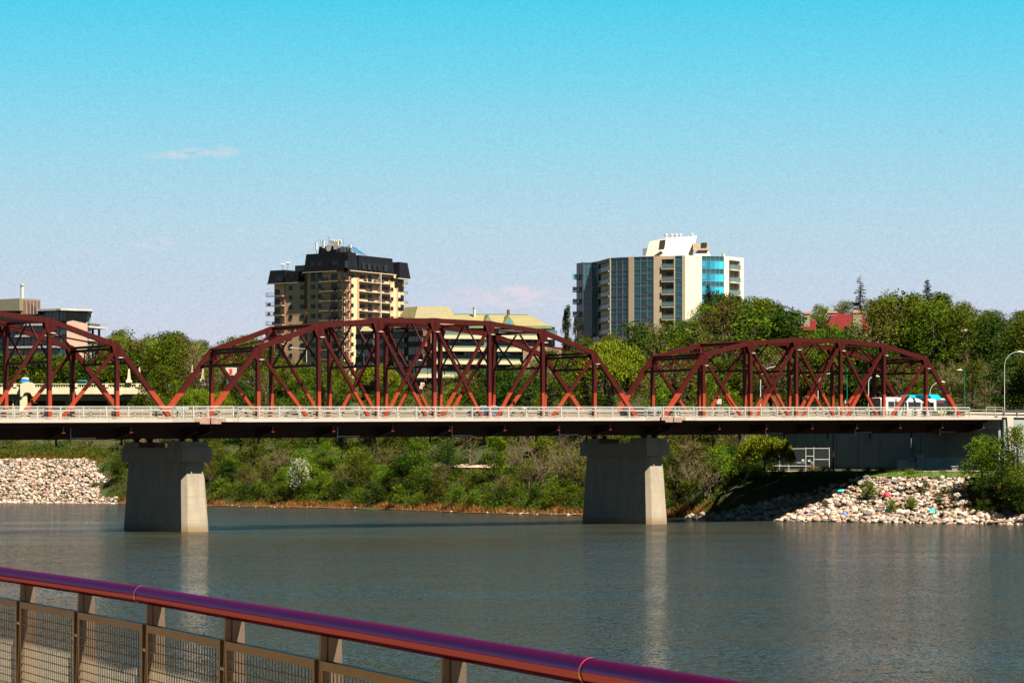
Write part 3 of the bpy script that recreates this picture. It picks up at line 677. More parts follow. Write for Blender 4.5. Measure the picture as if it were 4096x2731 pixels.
# ================================================================== buildings
M_DGLASS = glass('dark window glass', (.005, .009, .011), spec=.25)
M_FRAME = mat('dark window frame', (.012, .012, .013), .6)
M_WFRAME = mat('pale mullion', (.13, .135, .13), .6)
def line_s(px, C, u):
    """distance along u from C (plan) to the view ray of column px"""
    k_ = (px-HX)/F; return (k_*C.y-C.x)/(u.x-k_*u.y)
class Facade:
    """vertical facade plane from plan point C along unit u; outward normal nrm"""
    def __init__(s, C, u, side=1):
        s.C = Vector(C); s.u = Vector(u).normalized(); s.n = Vector((s.u.y, -s.u.x, 0))*side   # towards the viewer
    def p(s, d, z, out=0): q = s.C+s.u*d+s.n*out; return V(q.x, q.y, z)
    def d(s, px): return line_s(px, s.C, s.u)
    def z(s, d, py): q = s.C+s.u*d; return ZC+(HY-py)*q.y/F
    def box(s, mb, d0, d1, z0, z1, o0, o1):
        mb.hexa([s.p(d0, z0, o0), s.p(d1, z0, o0), s.p(d1, z0, o1), s.p(d0, z0, o1)], [s.p(d0, z1, o0), s.p(d1, z1, o0), s.p(d1, z1, o1), s.p(d0, z1, o1)])
WCOUNT = {}
def window(fa, root, dc, zc, w_, h_, mull=1, fm=None, gm=None, arch=False, nm='window'):
    key = (root.name, nm); n_ = WCOUNT.get(key, [0, None]); WCOUNT[key] = n_; n_[0] += 1
    fm = fm or M_FRAME; gm = gm or M_DGLASS
    mb = MB(); e = .10
    fa.box(mb, dc-w_/2, dc+w_/2, zc-h_/2, zc-h_/2+e, .0, .07); fa.box(mb, dc-w_/2, dc+w_/2, zc+h_/2-e, zc+h_/2, .0, .07)
    fa.box(mb, dc-w_/2, dc-w_/2+e, zc-h_/2+e, zc+h_/2-e, .0, .07); fa.box(mb, dc+w_/2-e, dc+w_/2, zc-h_/2+e, zc+h_/2-e, .0, .07)
    for q in range(mull): x = dc-w_/2+w_*(q+1)/(mull+1); fa.box(mb, x-.05, x+.05, zc-h_/2+e, zc+h_/2-e, .0, .06)
    g_ = MB()
    for q in range(mull+1):
        x0 = dc-w_/2+e*.5+(w_-e)*q/(mull+1); x1 = dc-w_/2+e*.5+(w_-e)*(q+1)/(mull+1); g_.quad(fa.p(x0, zc-h_/2+e, .02), fa.p(x1, zc-h_/2+e, .02), fa.p(x1, zc+h_/2-e, .02), fa.p(x0, zc+h_/2-e, .02))
    if arch:
        mb.extr([(-w_/2, 0), (-w_*.3, w_*.3), (w_*.3, w_*.3), (w_/2, 0)], fa.p(dc, zc+h_/2, 0), fa.u, UP, fa.n*.07)
    if n_[0] <= 100:
        f_ = mb.build(nm, fm, root); g_.build('pane', gm, f_)
    else:
        if n_[1] is None: n_[1] = (MB(), fm, gm, root)
        big = n_[1][0]
        for src, mi in ((mb, 0), (g_, 1)):
            i = len(big.v); big.v += src.v; big.f += [tuple(i+k_ for k_ in f) for f in src.f]; big.mi += [mi]*len(src.f)
def flush_windows():
    for (rn, nm), (c_, rest) in WCOUNT.items():
        if rest: o = rest[0].build(nm+'s', [rest[1], rest[2]], rest[3]); o['kind'] = 'stuff'
M_RAILD = mat('dark balcony rail', (.03, .028, .026), .5)
M_RAILG = mat('balcony glass', (.05, .08, .08), .15, var=.2)
def balcony(fa, root, d0, d1, z, depth, slab, railm, h_=1.05, step=.22, solid=None, posts=True, furniture=None, rnd=None):
    mb = MB(); fa.box(mb, d0, d1, z-.2, z, 0, depth); b = mb.build('balcony', slab, root)
    mb = MB()
    fa.box(mb, d0, d1, z+h_-.05, z+h_, depth-.06, depth)
    for dd in (d0, d1-.05): fa.box(mb, dd, dd+.05, z+h_-.05, z+h_, 0, depth)
    n_ = max(2, int((d1-d0)/step))
    for q in range(n_+1): x = d0+(d1-d0-.03)*q/n_; fa.box(mb, x, x+.03, z, z+h_, depth-.05, depth-.02)
    m_ = int(depth/step)
    for q in range(m_):
        for dd in (d0, d1-.03): fa.box(mb, dd, dd+.03, z, z+h_, depth*q/m_, depth*q/m_+.03)
    mb.build('railing', railm, b)
    if solid: mb = MB(); fa.box(mb, d0+.05, d1-.05, z+.08, z+h_-.08, depth-.04, depth-.03); mb.build('glass_panel', solid, b)
    if furniture and rnd.random() < .7:
        mb = MB()
        for q in range(rnd.randint(1, 4)):
            x = rnd.uniform(d0+.3, d1-.6); hh = rnd.uniform(.45, .9); fa.box(mb, x, x+rnd.uniform(.3, .7), z+.02, z+hh, depth*.3, depth*.3+.5)
            fa.box(mb, x, x+.08, z+hh, z+hh+.3, depth*.3, depth*.3+.5)
        mb.build('furniture', furniture, b)

# ---------------------------------------------------------------- apartment tower with the black mansard roof
M_STUC = mat('tan stucco', (.34, .225, .13), .9, var=.08, scale=.3, bump=.02, bscale=3)
M_STUCD = mat('brown stucco band', (.105, .052, .028), .9, var=.1)
M_ORNG = mat('orange trim', (.27, .12, .06), .9, var=.1)
M_SLATE = mat('black slate roof', (.0040, .0045, .0065), .8, var=.5, scale=1.5, spec=.05)
M_SLAB = mat('balcony slab', (.26, .21, .16), .85)
M_FURN = mat('patio furniture', (.06, .035, .03), .8, var=.6, scale=3)
M_SOLAR = mat('solar collector', (.02, .06, .10), .2, var=.3)
M_ANT = mat('antenna white', (.40, .37, .32), .5)
def tower():
    rn = random.Random(5)
    Y0 = 830; cx = 1395; C = V((cx-HX)*Y0/F, Y0, 0); a = math.radians(34)
    L = Facade(C, (-math.cos(a), math.sin(a), 0), -1); Rr = Facade(C, (math.sin(a), math.cos(a), 0), 1)
    root = thing('apartment_tower', 'tall tan apartment tower with black mansard roof and rooftop antennas', 'apartment tower', (C.x, C.y, 28))
    X = lambda x: 1000+x/2.851
    Yp = lambda y: 900+y/2.851
    zB = 30
    def dL(x): return L.d(X(x))
    def dR(x): return Rr.d(X(x))
    zL = lambda x, y: L.z(dL(x), Yp(y)); zR = lambda x, y: Rr.z(dR(x), Yp(y))
    z1 = zL(1045, 520); zlow = zL(400, 660)          # eaves of the main block and of the lower wing
    fl = 2.96; zf = [z1-.15-fl*k_ for k_ in range(1, 14)]
    def block(mb, d0, d1, b0, b1, z0, z1_):
        # a plan rectangle: d along left facade (into -u), b along right facade
        q = lambda d_, b_, z: (C+L.u*d_+Rr.u*b_+V(0, 0, z))
        mb.hexa([q(d0, b0, z0), q(d1, b0, z0), q(d1, b1, z0), q(d0, b1, z0)], [q(d0, b0, z1_), q(d1, b0, z1_), q(d1, b1, z1_), q(d0, b1, z1_)])
    dw = dL(400); dwE = dL(240); dm = dL(625); bE = dR(1650); bE2 = dR(1755)
    mb = MB(); block(mb, 2.6, dm, 0.0, bE, zB, z1); block(mb, dm, dw, .02, 14, zB, zlow); mb.build('wall', M_STUC, root)
    mb = MB(); block(mb, dw, dwE, 1.6, 13, zB, zlow); mb.build('wing_wall', M_STUC, root)
    mb = MB(); block(mb, 0.0, 2.6, 1.4, bE2, zB, z1); block(mb, 1.5, 8, bE, bE2, zB, z1-1.2); mb.build('corner_wall', M_STUC, root)
    # brown vertical bands
    for x0, x1 in ((622, 650),):
        mb = MB(); L.box(mb, dL(x1), dL(x0), zB, zlow if 0 else z1, 0, .12); mb.build('pilaster', M_STUCD, root)
    mb = MB(); L.box(mb, dw-.05, dw+.35, zB, zlow, -.2, .1); mb.build('pilaster', M_ORNG, root)
    for x0, x1, fa in ((1125, 1140, Rr), (1225, 1240, Rr), (1585, 1600, Rr), (1672, 1684, Rr)):
        mb = MB(); fa.box(mb, fa.d(X(x0)), fa.d(X(x1)), zB, z1-.2, 0, .12); mb.build('pilaster', M_ORNG, root)
    # windows of the left face
    for k_ in range(12):
        zc = zf[k_]+1.5
        for x, w_, ok in ((465, 1.25, k_ > 0), (595, 1.5, k_ > 0), (722, 1.6, k_ > 0), (795, 1.3, k_ > 0)):
            if ok: window(L, root, dL(x), zc, w_, 1.25)
        if k_ == 0:
            for x in (722, 795): window(L, root, dL(x), zc-.1, 1.9, 2.3, arch=True)
        # corner balcony bay
        mb = MB(); 
        window(L, root, dL(962), zc-.25, 2.4, 2.05, 1, nm='door')
        window(Rr, root, dR(1080), zc, 1.6, 1.2, 1)
        d0, d1 = -1.0, dL(820)
        mbb = MB(); zs = zf[k_]
        balcony(L, root, .0, d1, zs, 1.5, M_SLAB, M_RAILD, step=.3, furniture=M_FURN, rnd=rn)
        balcony(Rr, root, .4, dR(1122), zs, .5, M_SLAB, M_RAILD, step=.3, posts=False)
        if k_ >= 1:   # left wing balconies, wrapped round the corner
            balcony(L, root, dw+.2, dwE+1.2, zs-.75, 1.3, M_SLAB, M_RAILD, step=.28, furniture=M_FURN, rnd=rn)
            Lw = Facade(C+Rr.u*1.6, L.u, -1); window(Lw, root, Lw.d(X(312)), zs+.35, 2.0, 2.0, 1, nm='door')
        # right face
        window(Rr, root, dR(1166), zc, 1.3, 1.1, 1)
        b0, b1, bm = dR(1243), dR(1592), dR(1455)
        Ri = Facade(C+L.u*2.0, Rr.u, 1)
        for x in (1262, 1297, 1525, 1560): window(Rr, root, dR(x), zc-.1, 1.5, 1.1, 1)
        window(Rr, root, dR(1365), zc-.35, 2.0, 2.0, 1, nm='door'); window(Rr, root, dR(1480), zc-.35, 1.6, 2.0, 1, nm='door')
        window(Rr, root, dR(1618), zc, 1.5, 1.1, 1); window(Rr, root, dR(1708), zc, 2.2, 1.1, 1)
        for p0, p1 in ((b0, bm-.1), (bm+.1, b1)): balcony(Rr, root, p0, p1, zs, 1.3, M_SLAB, M_RAILD, step=.4, furniture=M_FURN, rnd=rn)
        balcony(Rr, root, dR(1715), bE2+.8, zs, 1.1, M_SLAB, M_RAILD, step=.3)
    mb = MB(); Rr.box(mb, dR(1452), dR(1459), zB, z1-.2, 0, 1.35); mb.build('party_wall', M_SLAB, root)
    # mansard storeys
    def mansard(d0, d1, b0, b1, z0, z1_, ins, nm='mansard'):
        q = lambda d_, b_, z: (C+L.u*d_+Rr.u*b_+V(0, 0, z)); mb = MB()
        mb.hexa([q(d0, b0, z0), q(d1, b0, z0), q(d1, b1, z0), q(d0, b1, z0)], [q(d0+ins, b0+ins, z1_), q(d1-ins, b0+ins, z1_), q(d1-ins, b1-ins, z1_), q(d0+ins, b1-ins, z1_)])
        return mb.build(nm, M_SLATE, root)
    zt = z1+4.6
    m1 = mansard(-.7, dL(640), -1.2, dR(1215), z1, zt+.9, .55)
    mansard(dL(820), dL(625), -.5, 12, z1-.02, zt+.3, .5)
    mansard(-.3, 10, dR(1235), dR(1640), z1-.3, zt+.35, .5); mansard(-1.6, 6, dR(1660), bE2+1.4, z1-1.0, zt-.6, .7)
    mansard(dw+.1, dwE+1.6, .2, 14, zlow, zlow+4.1, .6); mansard(dm, dw, -.35, 13, zlow+.01, zlow+3.4, .4)
    for fa, x0, x1, zz in ((L, 1000, 625, z1), (L, 415, 200, zlow), (L, 625, 415, zlow)):
        mb = MB(); fa.box(mb, fa.d(X(x0))-.3, fa.d(X(x1)), zz-.22, zz-.02, 0, 1.3 if zz == z1 else .6); mb.build('cornice', M_SLAB, root)
    mb = MB(); Rr.box(mb, -.5, dR(1640), z1-.25, z1-.03, 0, 1.1); Rr.box(mb, dR(1642), bE2+1.4, z1-1.3, z1-1.05, 0, 1.7); mb.build('cornice', M_SLAB, root)
    Lo = Facade(C-Rr.u*1.0, L.u, -1); Ro = Facade(C-L.u*.5, Rr.u, 1)
    M_LITG = glass('pale curtain glass', (.16, .17, .13))
    for x, w_, gl in ((712, 1.5, M_DGLASS), (790, 1.5, M_DGLASS), (965, 2.0, M_LITG)): window(Lo, root, Lo.d(X(x)), z1+2.0, w_, 2.3, 0 if w_ < 2 else 1, gm=gl)
    for x, w_, gl in ((1100, 1.6, M_LITG), (1185, 1.2, M_DGLASS), (1295, 1.4, M_LITG), (1360, 1.5, M_LITG), (1420, 1.4, M_DGLASS), (1470, 1.2, M_DGLASS), (1548, 1.6, M_LITG), (1740, 2.4, M_DGLASS)): window(Ro, root, Ro.d(X(x)), z1+(1.7 if x < 1700 else .6), w_, 2.1, 0, gm=gl)
    Lw = Facade(C-Rr.u*.1, L.u, -1)
    for x, w_ in ((325, 2.4), (465, 1.2), (597, .9)): window(Lw, root, Lw.d(X(x)), zlow+1.7, w_, 2.1, 1, gm=M_LITG if x < 500 else M_DGLASS)
    # glazed roof house on the lower wing, globe lamps
    mb = MB(); q = lambda d_, b_, z: (C+L.u*d_+Rr.u*b_+V(0, 0, z)); d0, d1 = dL(632), dL(530)
    mb.hexa([q(d0, 3, zlow+3), q(d1, 3, zlow+3), q(d1, 8, zlow+3), q(d0, 8, zlow+3)], [q(d0, 4.2, zt+1), q(d1-3.4, 4.2, zt+.4), q(d1-3.4, 7, zt+.4), q(d0, 7, zt+1)]); mb.build('roof_house', M_SLATE, root)
    Lg = Facade(C+Rr.u*2.8, L.u, -1); window(Lg, root, Lg.d(X(575)), zlow+4.4, 4.2, 2.0, 1, gm=M_LITG)
    for x, y in ((374, 452), (432, 437)):
        d_ = Lg.d(X(x)); z_ = Lg.z(d_, Yp(y)); mb = MB(); mb.tube([Lg.p(d_, zlow+3.5), Lg.p(d_, z_-.3)], .06, 6); lp = mb.build('roof_lamp', M_FRAME, root)
        mb = MB()
        for k_ in range(4):
            a_ = k_*PI/2; c_ = Lg.p(d_, z_)+V(math.cos(a_)*.42, math.sin(a_)*.42, 0); mb.tube([c_+V(0, 0, -.28), c_+V(0, 0, -.15), c_, c_+V(0, 0, .15), c_+V(0, 0, .28)], [.08, .25, .3, .25, .08], 8)
        mb.build('globe', M_ANT, lp)
    # machine house with its antennas
    zr_ = zt+.6; a0, a1 = dL(985), dL(770); c0, c1 = -.0, dR(1165)
    q = lambda d_, b_, z: (C+L.u*d_+Rr.u*b_+V(0, 0, z)); b0_, b1_ = 5.5, 14
    mb = MB(); zt2 = L.z(dL(950), Yp(215))
    e0 = line_s(X(1165), C+Rr.u*b0_, L.u); e1 = line_s(X(768), C+Rr.u*b0_, L.u)
    em = line_s(X(965), C+Rr.u*b0_, L.u)
    mb.hexa([q(em, b0_, zr_-1), q(e1, b0_, zr_-1), q(e1, b1_, zr_-1), q(em, b1_, zr_-1)], [q(em, b0_+.2, zt2), q(e1-.6, b0_+.2, zt2), q(e1-.6, b1_, zt2), q(em, b1_, zt2)])
    mh = mb.build('machine_house', M_SLATE, root)
    Fm = Facade(q(em, b0_, 0)*1, Rr.u, 1); Fl = Facade(q(em, b0_-.2, 0)*1, L.u, -1)
    zs_ = zt2-.2
    for x, y0, y1, w_ in ((772, 200, 285, .55), (852, 180, 265, .75), (985, 195, 280, .8), (1013, 190, 282, .8), (1162, 222, 275, .6)):
        d_ = Fl.d(X(x)); za, zb_ = Fl.z(d_, Yp(y1)), Fl.z(d_, Yp(y0)); mb = MB(); Fl.box(mb, d_-w_/2, d_+w_/2, za, zb_, .6, .9); mb.build('antenna_panel', M_ANT, root)
        mb = MB(); mb.tube([Fl.p(d_, zr_-.5, .5), Fl.p(d_, zb_+.3, .5)], .07, 6); mb.build('antenna_mast', M_FRAME, root)
    for x, y, r_ in ((918, 263, 1.05), (1040, 250, .5), (1178, 285, .6)):
        d_ = Fl.d(X(x)); z_ = Fl.z(d_, Yp(y)); mb = MB(); c_ = Fl.p(d_, z_, 1.0); mb.tube([c_-Fl.n*.35, c_-Fl.n*.1, c_], [r_*.5, r_*.95, r_], 16); mb.build('dish', M_ANT, root)
    mb = MB()
    for k_ in range(16):
        x = 905+k_*8.5; d_ = Fl.d(X(x)); z_ = Fl.z(d_, Yp(178+rn.uniform(-8, 22))); Fl.box(mb, d_-.2, d_+.2, z_-.45, z_+.3, -.6, -.2); mb.tube([Fl.p(d_, zt2-.3, -.4), Fl.p(d_, z_, -.4)], .05, 4)
    mb.build('antenna_cluster', M_ANT, root)['kind'] = 'stuff'
    for x, y in ((793, 165), (889, 125), (1052, 155)):
        d_ = Fl.d(X(x)); mb = MB(); mb.tube([Fl.p(d_, zt2-.5, -.4), Fl.p(d_, Fl.z(d_, Yp(y)), -.4)], .06, 4); mb.build('whip_aerial', M_FRAME, root)
    mb = MB()
    for x in (1045, 1080, 1115): 
        d_ = Fl.d(X(x)); Fl.box(mb, d_-.25, d_+.4, zr_, zt2-.6, .0, .12)
    mb.build('louvre', mat('machine house metal', (.10, .09, .09), .5, var=.5, scale=2), root)
    mb = MB(); d0, d1 = Ro.d(X(1255)), Ro.d(X(1395)); mb.hexa([Ro.p(d0, zt+1.2, -2), Ro.p(d1, zt+.5, -2), Ro.p(d1, zt+.5, -1.9), Ro.p(d0, zt+1.2, -1.9)], [Ro.p(d0-1.5, zt+3.4, -4), Ro.p(d1-3, zt+2.9, -4), Ro.p(d1-3, zt+2.9, -3.9), Ro.p(d0-1.5, zt+3.4, -3.9)]); mb.build('solar_panel', M_SOLAR, root)
    mb = MB(); d0, d1 = Ro.d(X(1140)), Ro.d(X(1215)); mb.hexa([Ro.p(d0, zt+1.4, -.6), Ro.p(d1, zt+.6, -.6), Ro.p(d1, zt+.6, -.5), Ro.p(d0, zt+1.4, -.5)], [Ro.p(d0, zt+2.2, -3), Ro.p(d1, zt+1.6, -3), Ro.p(d1, zt+1.6, -2.9), Ro.p(d0, zt+2.2, -2.9)]); mb.build('solar_panel', M_SOLAR, root)
tower()

# ---------------------------------------------------------------- glass and stucco block at right
M_CREAM = mat('cream wall', (.38, .33, .24), .9, var=.06, scale=.2, bump=.01, bscale=4)
M_PINK = mat('pinkish pebble wall', (.31, .20, .145), .9, var=.16, scale=.9, col2=(.25, .22, .13))
M_BGLASS = glass('blue curtain glass', (.006, .048, .062), .05, var=.75)
M_CGLASS = glass('cyan reflecting glass', (.008, .16, .25), .08, var=.65)
M_WHITE = mat('white cladding', (.27, .24, .20), .7, var=.08, scale=.6)
M_BEIGE = mat('beige metal unit', (.22, .17, .11), .7, var=.2)
def rblock():
    X = lambda x: 2250+x/2.851
    Yp = lambda y: 900+y/2.851
    YT = [(163, 649.6), (245, 646), (340, 646), (415, 642), (540, 632.6), (755, 629.8), (1040, 627.2), (1397, 625), (1587, 626), (1838, 627.6), (1970, 630), (2060, 633)]
    root = thing('glass_apartment_block', 'apartment block with dark glass bays, pinkish piers and cream right side', 'apartment block', (WP(X(1000), 1400, 628).x, 628, 30))
    def pt(x): Y = interp(YT, x); q = WP(X(x), 1000, Y); return V(q.x, q.y, 0)
    zT = ZC+(HY-Yp(348))*625/F; fl = 2.905*1.0; zB = 30; zlow = ZC+(HY-Yp(1185))*646/F
    segs = [(163, 245, 'g', 3, zlow), (245, 340, 'g', 2, zlow), (340, 415, 'g', 2, zB), (415, 540, 'b', 0, zB), (540, 552, 'w', 0, zB), (552, 755, 'g', 3, zB), (755, 815, 'p', 0, zB), (815, 1040, 'g', 3, zB), (1040, 1130, 'p', 0, zB), (1130, 1272, 'b', 0, zB), (1272, 1284, 'p', 0, zB), (1284, 1365, 'g', 1, zB), (1365, 1397, 'p', 0, zB), (1397, 1587, 'w', 0, zB), (1587, 1838, 'c', 5, zB), (1838, 1895, 'w', 0, zB), (1895, 2020, 'b2', 0, zB), (2020, 2060, 'w', 0, zB)]
    # core
    mb = MB(); pl = [pt(x)+V(0, .35, 0) for x in (165, 245, 340, 418, 545, 1397, 1838, 1970, 2058)]
    back = [V(pl[-1].x-2, 652, 0), V(pl[0].x+2, 662, 0)]
    poly = [(p_.x, p_.y) for p_ in pl]+[(b.x, b.y) for b in back]
    mb.prism([(p_.x, p_.y+1.5) for p_ in pl]+[(b.x, b.y) for b in back], zB, zT-.05); mb.build('core', M_CREAM, root)
    mb = MB(); mb.prism(poly, zT-.3, zT-.02); mb.build('roof', M_PINK, root)
    for x0, x1, ty, nc, zb in segs:
        a, b = pt(x0), pt(x1); fa = Facade(a, (b-a), 1); Ln = (b-a).length
        if ty in 'pw':
            mb = MB(); fa.box(mb, 0, Ln, zb, zT+.02, -1.5, .12); mb.build('wall_panel', M_PINK if ty == 'p' else M_CREAM, root)
        elif ty in ('g', 'c'):
            gm = M_BGLASS if ty == 'g' else M_CGLASS
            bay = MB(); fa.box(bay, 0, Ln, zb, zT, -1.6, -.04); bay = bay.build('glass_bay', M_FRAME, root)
            mu = MB(); k_ = 0; z = zT
            sp_ = MB(); sp_.quad(fa.p(0, zb, -.02), fa.p(Ln, zb, -.02), fa.p(Ln, zT, -.02), fa.p(0, zT, -.02)); sp_.build('spandrel_glass', M_BGLASS, bay)
            fa.box(mu, 0, Ln, zT-.07, zT+.03, 0, .1)
            while z > max(zb+1, zT-26):
                h1, h2 = 1.1, 1.80; gl = MB(); zz = z-(h1 if k_ else 1.05)
                for q in range(nc):
                    d0, d1 = Ln*q/nc, Ln*(q+1)/nc
                    gl.quad(fa.p(d0, zz-h2, 0), fa.p(d1, zz-h2, 0), fa.p(d1, zz, 0), fa.p(d0, zz, 0))
                gl.build('window_band', gm, bay)
                for zz in (z-h1, z-h1-h2): fa.box(mu, 0, Ln, zz-.03, zz+.03, 0, .05)
                if ty == 'c' or x0 in (815, 1284): fa.box(mu, 0 if x0 != 815 else Ln*.66, Ln/nc if x0 != 815 else Ln, z-h1-h2+.45, z-h1-h2+.52, 0, .09)
                z -= h1+h2; k_ += 1
            for q in range(nc+1): d_ = Ln*q/nc; fa.box(mu, d_-.03, d_+.03, max(zb, zT-26), zT, .01, .06)
            mu.build('mullions', M_WFRAME, bay)['kind'] = 'stuff'
        else:
            mb = MB(); fa.box(mb, 0, Ln, zT-.75, zT+.01, -1.5, .1); mb.build('lintel', M_PINK if ty == 'b' else M_CREAM, root)
            mb = MB(); fa.box(mb, 0, Ln, zb, zT-.7, -1.7, -1.45); mb.build('recess_wall', M_CREAM if ty == 'b2' else M_STUC, root)
            fi = Facade(a-fa.n*1.44, fa.u, 1)
            k_ = 0; z = zT-2.9
            while z > zb:
                fb = Facade(a-fa.n*1.2, fa.u, 1)
                balcony(fb, root, .05, Ln-.05, z, 1.6, M_SLAB, M_WFRAME, h_=1.1, step=Ln/3.2, solid=M_RAILG)
                window(fi, root, Ln*.5, z+1.15, 1.5, 2.1, 1, nm='door'); z -= 2.905; k_ += 1
    # roof plant
    P = lambda x, y, Y: WP(X(x), Yp(y), Y)
    mb = MB(); mb.hexa([P(945, 358, 634), P(1150, 358, 631), P(1480, 358, 633), P(1400, 358, 645)], [P(993, 188, 636), P(1172, 152, 633.5), P(1532, 124, 635), P(1420, 140, 643)]); pw = mb.build('plant_room', M_WHITE, root)
    mb = MB(); q = P(1136, 226, 631.2); mb.box(q, (.7, 0, .1), (0, .05, 0), (.15, 0, 1.1)); mb.build('vent', M_FRAME, pw)
    for x, y in ((1180, 118), (1245, 120), (1295, 118), (1343, 116), (1475, 112)): mb = MB(); q = P(x, y, 637); mb.tube([q-V(0, 0, 3), q], .28, 8); mb.tube([q, q+V(0, 0, .3)], .4, 8); mb.build('flue', M_ANT, pw)
    mb = MB(); mb.hexa([P(1495, 350, 632), P(1690, 350, 632), P(1690, 350, 637), P(1495, 350, 637)], [P(1540, 288, 633), P(1655, 285, 633), P(1655, 285, 636), P(1540, 288, 636)]); mb.build('plinth', M_WHITE, root)
    mb = MB(); mb.hexa([P(1490, 290, 632), P(1665, 283, 632), P(1665, 283, 637), P(1490, 290, 637)], [P(1484, 212, 632), P(1668, 200, 632), P(1668, 200, 637), P(1484, 212, 637)]); ac = mb.build('air_handler', M_BEIGE, root)
    mb = MB(); q = P(1615, 226, 631.9); mb.box(q, (.65, 0, .0), (0, .05, 0), (0, 0, .5)); mb.build('louvre', M_FRAME, ac)
    mb = MB(); mb.hexa([P(915, 350, 638), P(965, 350, 638), P(965, 350, 640), P(915, 350, 640)], [P(915, 266, 638), P(965, 266, 638), P(965, 266, 640), P(915, 266, 640)]); mb.build('air_handler', M_GALVD, root)
    mb = MB(); q = P(1834, 350, 628.5); mb.tube([q-V(0, 0, .5), q+V(0, 0, .5)], .35, 8); mb.build('flue', M_WHITE, root)
    # projecting balconies on the far left corner
    a = pt(163); fa = Facade(a+V(-1.0, .4, 0), V(1, 0, 0), 1)
    for y in (610, 755, 893, 1035):
        z = ZC+(HY-Yp(y))*649/F; balcony(fa, root, 0, 1.0, z, 1.2, M_SLAB, M_WFRAME, step=.4, solid=M_CGLASS)
rblock()

# ---------------------------------------------------------------- terraced building with the green roof
M_ROOFG = mat('olive green roof tiles', (.155, .135, .048), .75, var=.12, scale=.5)
def tiled(base, name, course):
    m = bpy.data.materials.new(name); m.use_nodes = True; t = NT(m.node_tree); g = t.n('ShaderNodeNewGeometry'); s3 = t.n('ShaderNodeSeparateXYZ'); t.l(g.outputs['Position'], s3.inputs[0])
    nz = t.noise(g.outputs['Position'], .9, 4)
    fr = t.math('FRACT', t.math('MULTIPLY', s3.outputs[2], 1/course)); ln_ = t.math('LESS_THAN', fr, .22)
    c = t.mix(t.math('MULTIPLY_ADD', nz, 2, -.5, clamp=True), (*[x*.85 for x in base], 1), (*[x*1.15 for x in base], 1))
    c = t.mix(t.math('MULTIPLY', ln_, .65), c, (*[x*.35 for x in base], 1))
    p = t.n('ShaderNodeBsdfPrincipled'); t.l(c, p.inputs['Base Color']); p.inputs['Roughness'].default_value = .7
    o = t.n('ShaderNodeOutputMaterial'); t.l(p.outputs[0], o.inputs[0]); return m
M_TILE = tiled((.095, .078, .026), 'coursed green roof tile', .38)
M_TILED = tiled((.05, .04, .02), 'coursed brown parapet tile', .3)
M_GTRIM = mat('pale green trim', (.095, .12, .06), .7)
M_BRICK = mat('red brown brick', (.09, .04, .026), .9, var=.2, scale=2)
M_BRICKP = mat('pale brick', (.13, .085, .055), .9, var=.2, scale=2)
M_TGLASS = glass('teal bay glass', (.012, .05, .045), .07, var=.6)
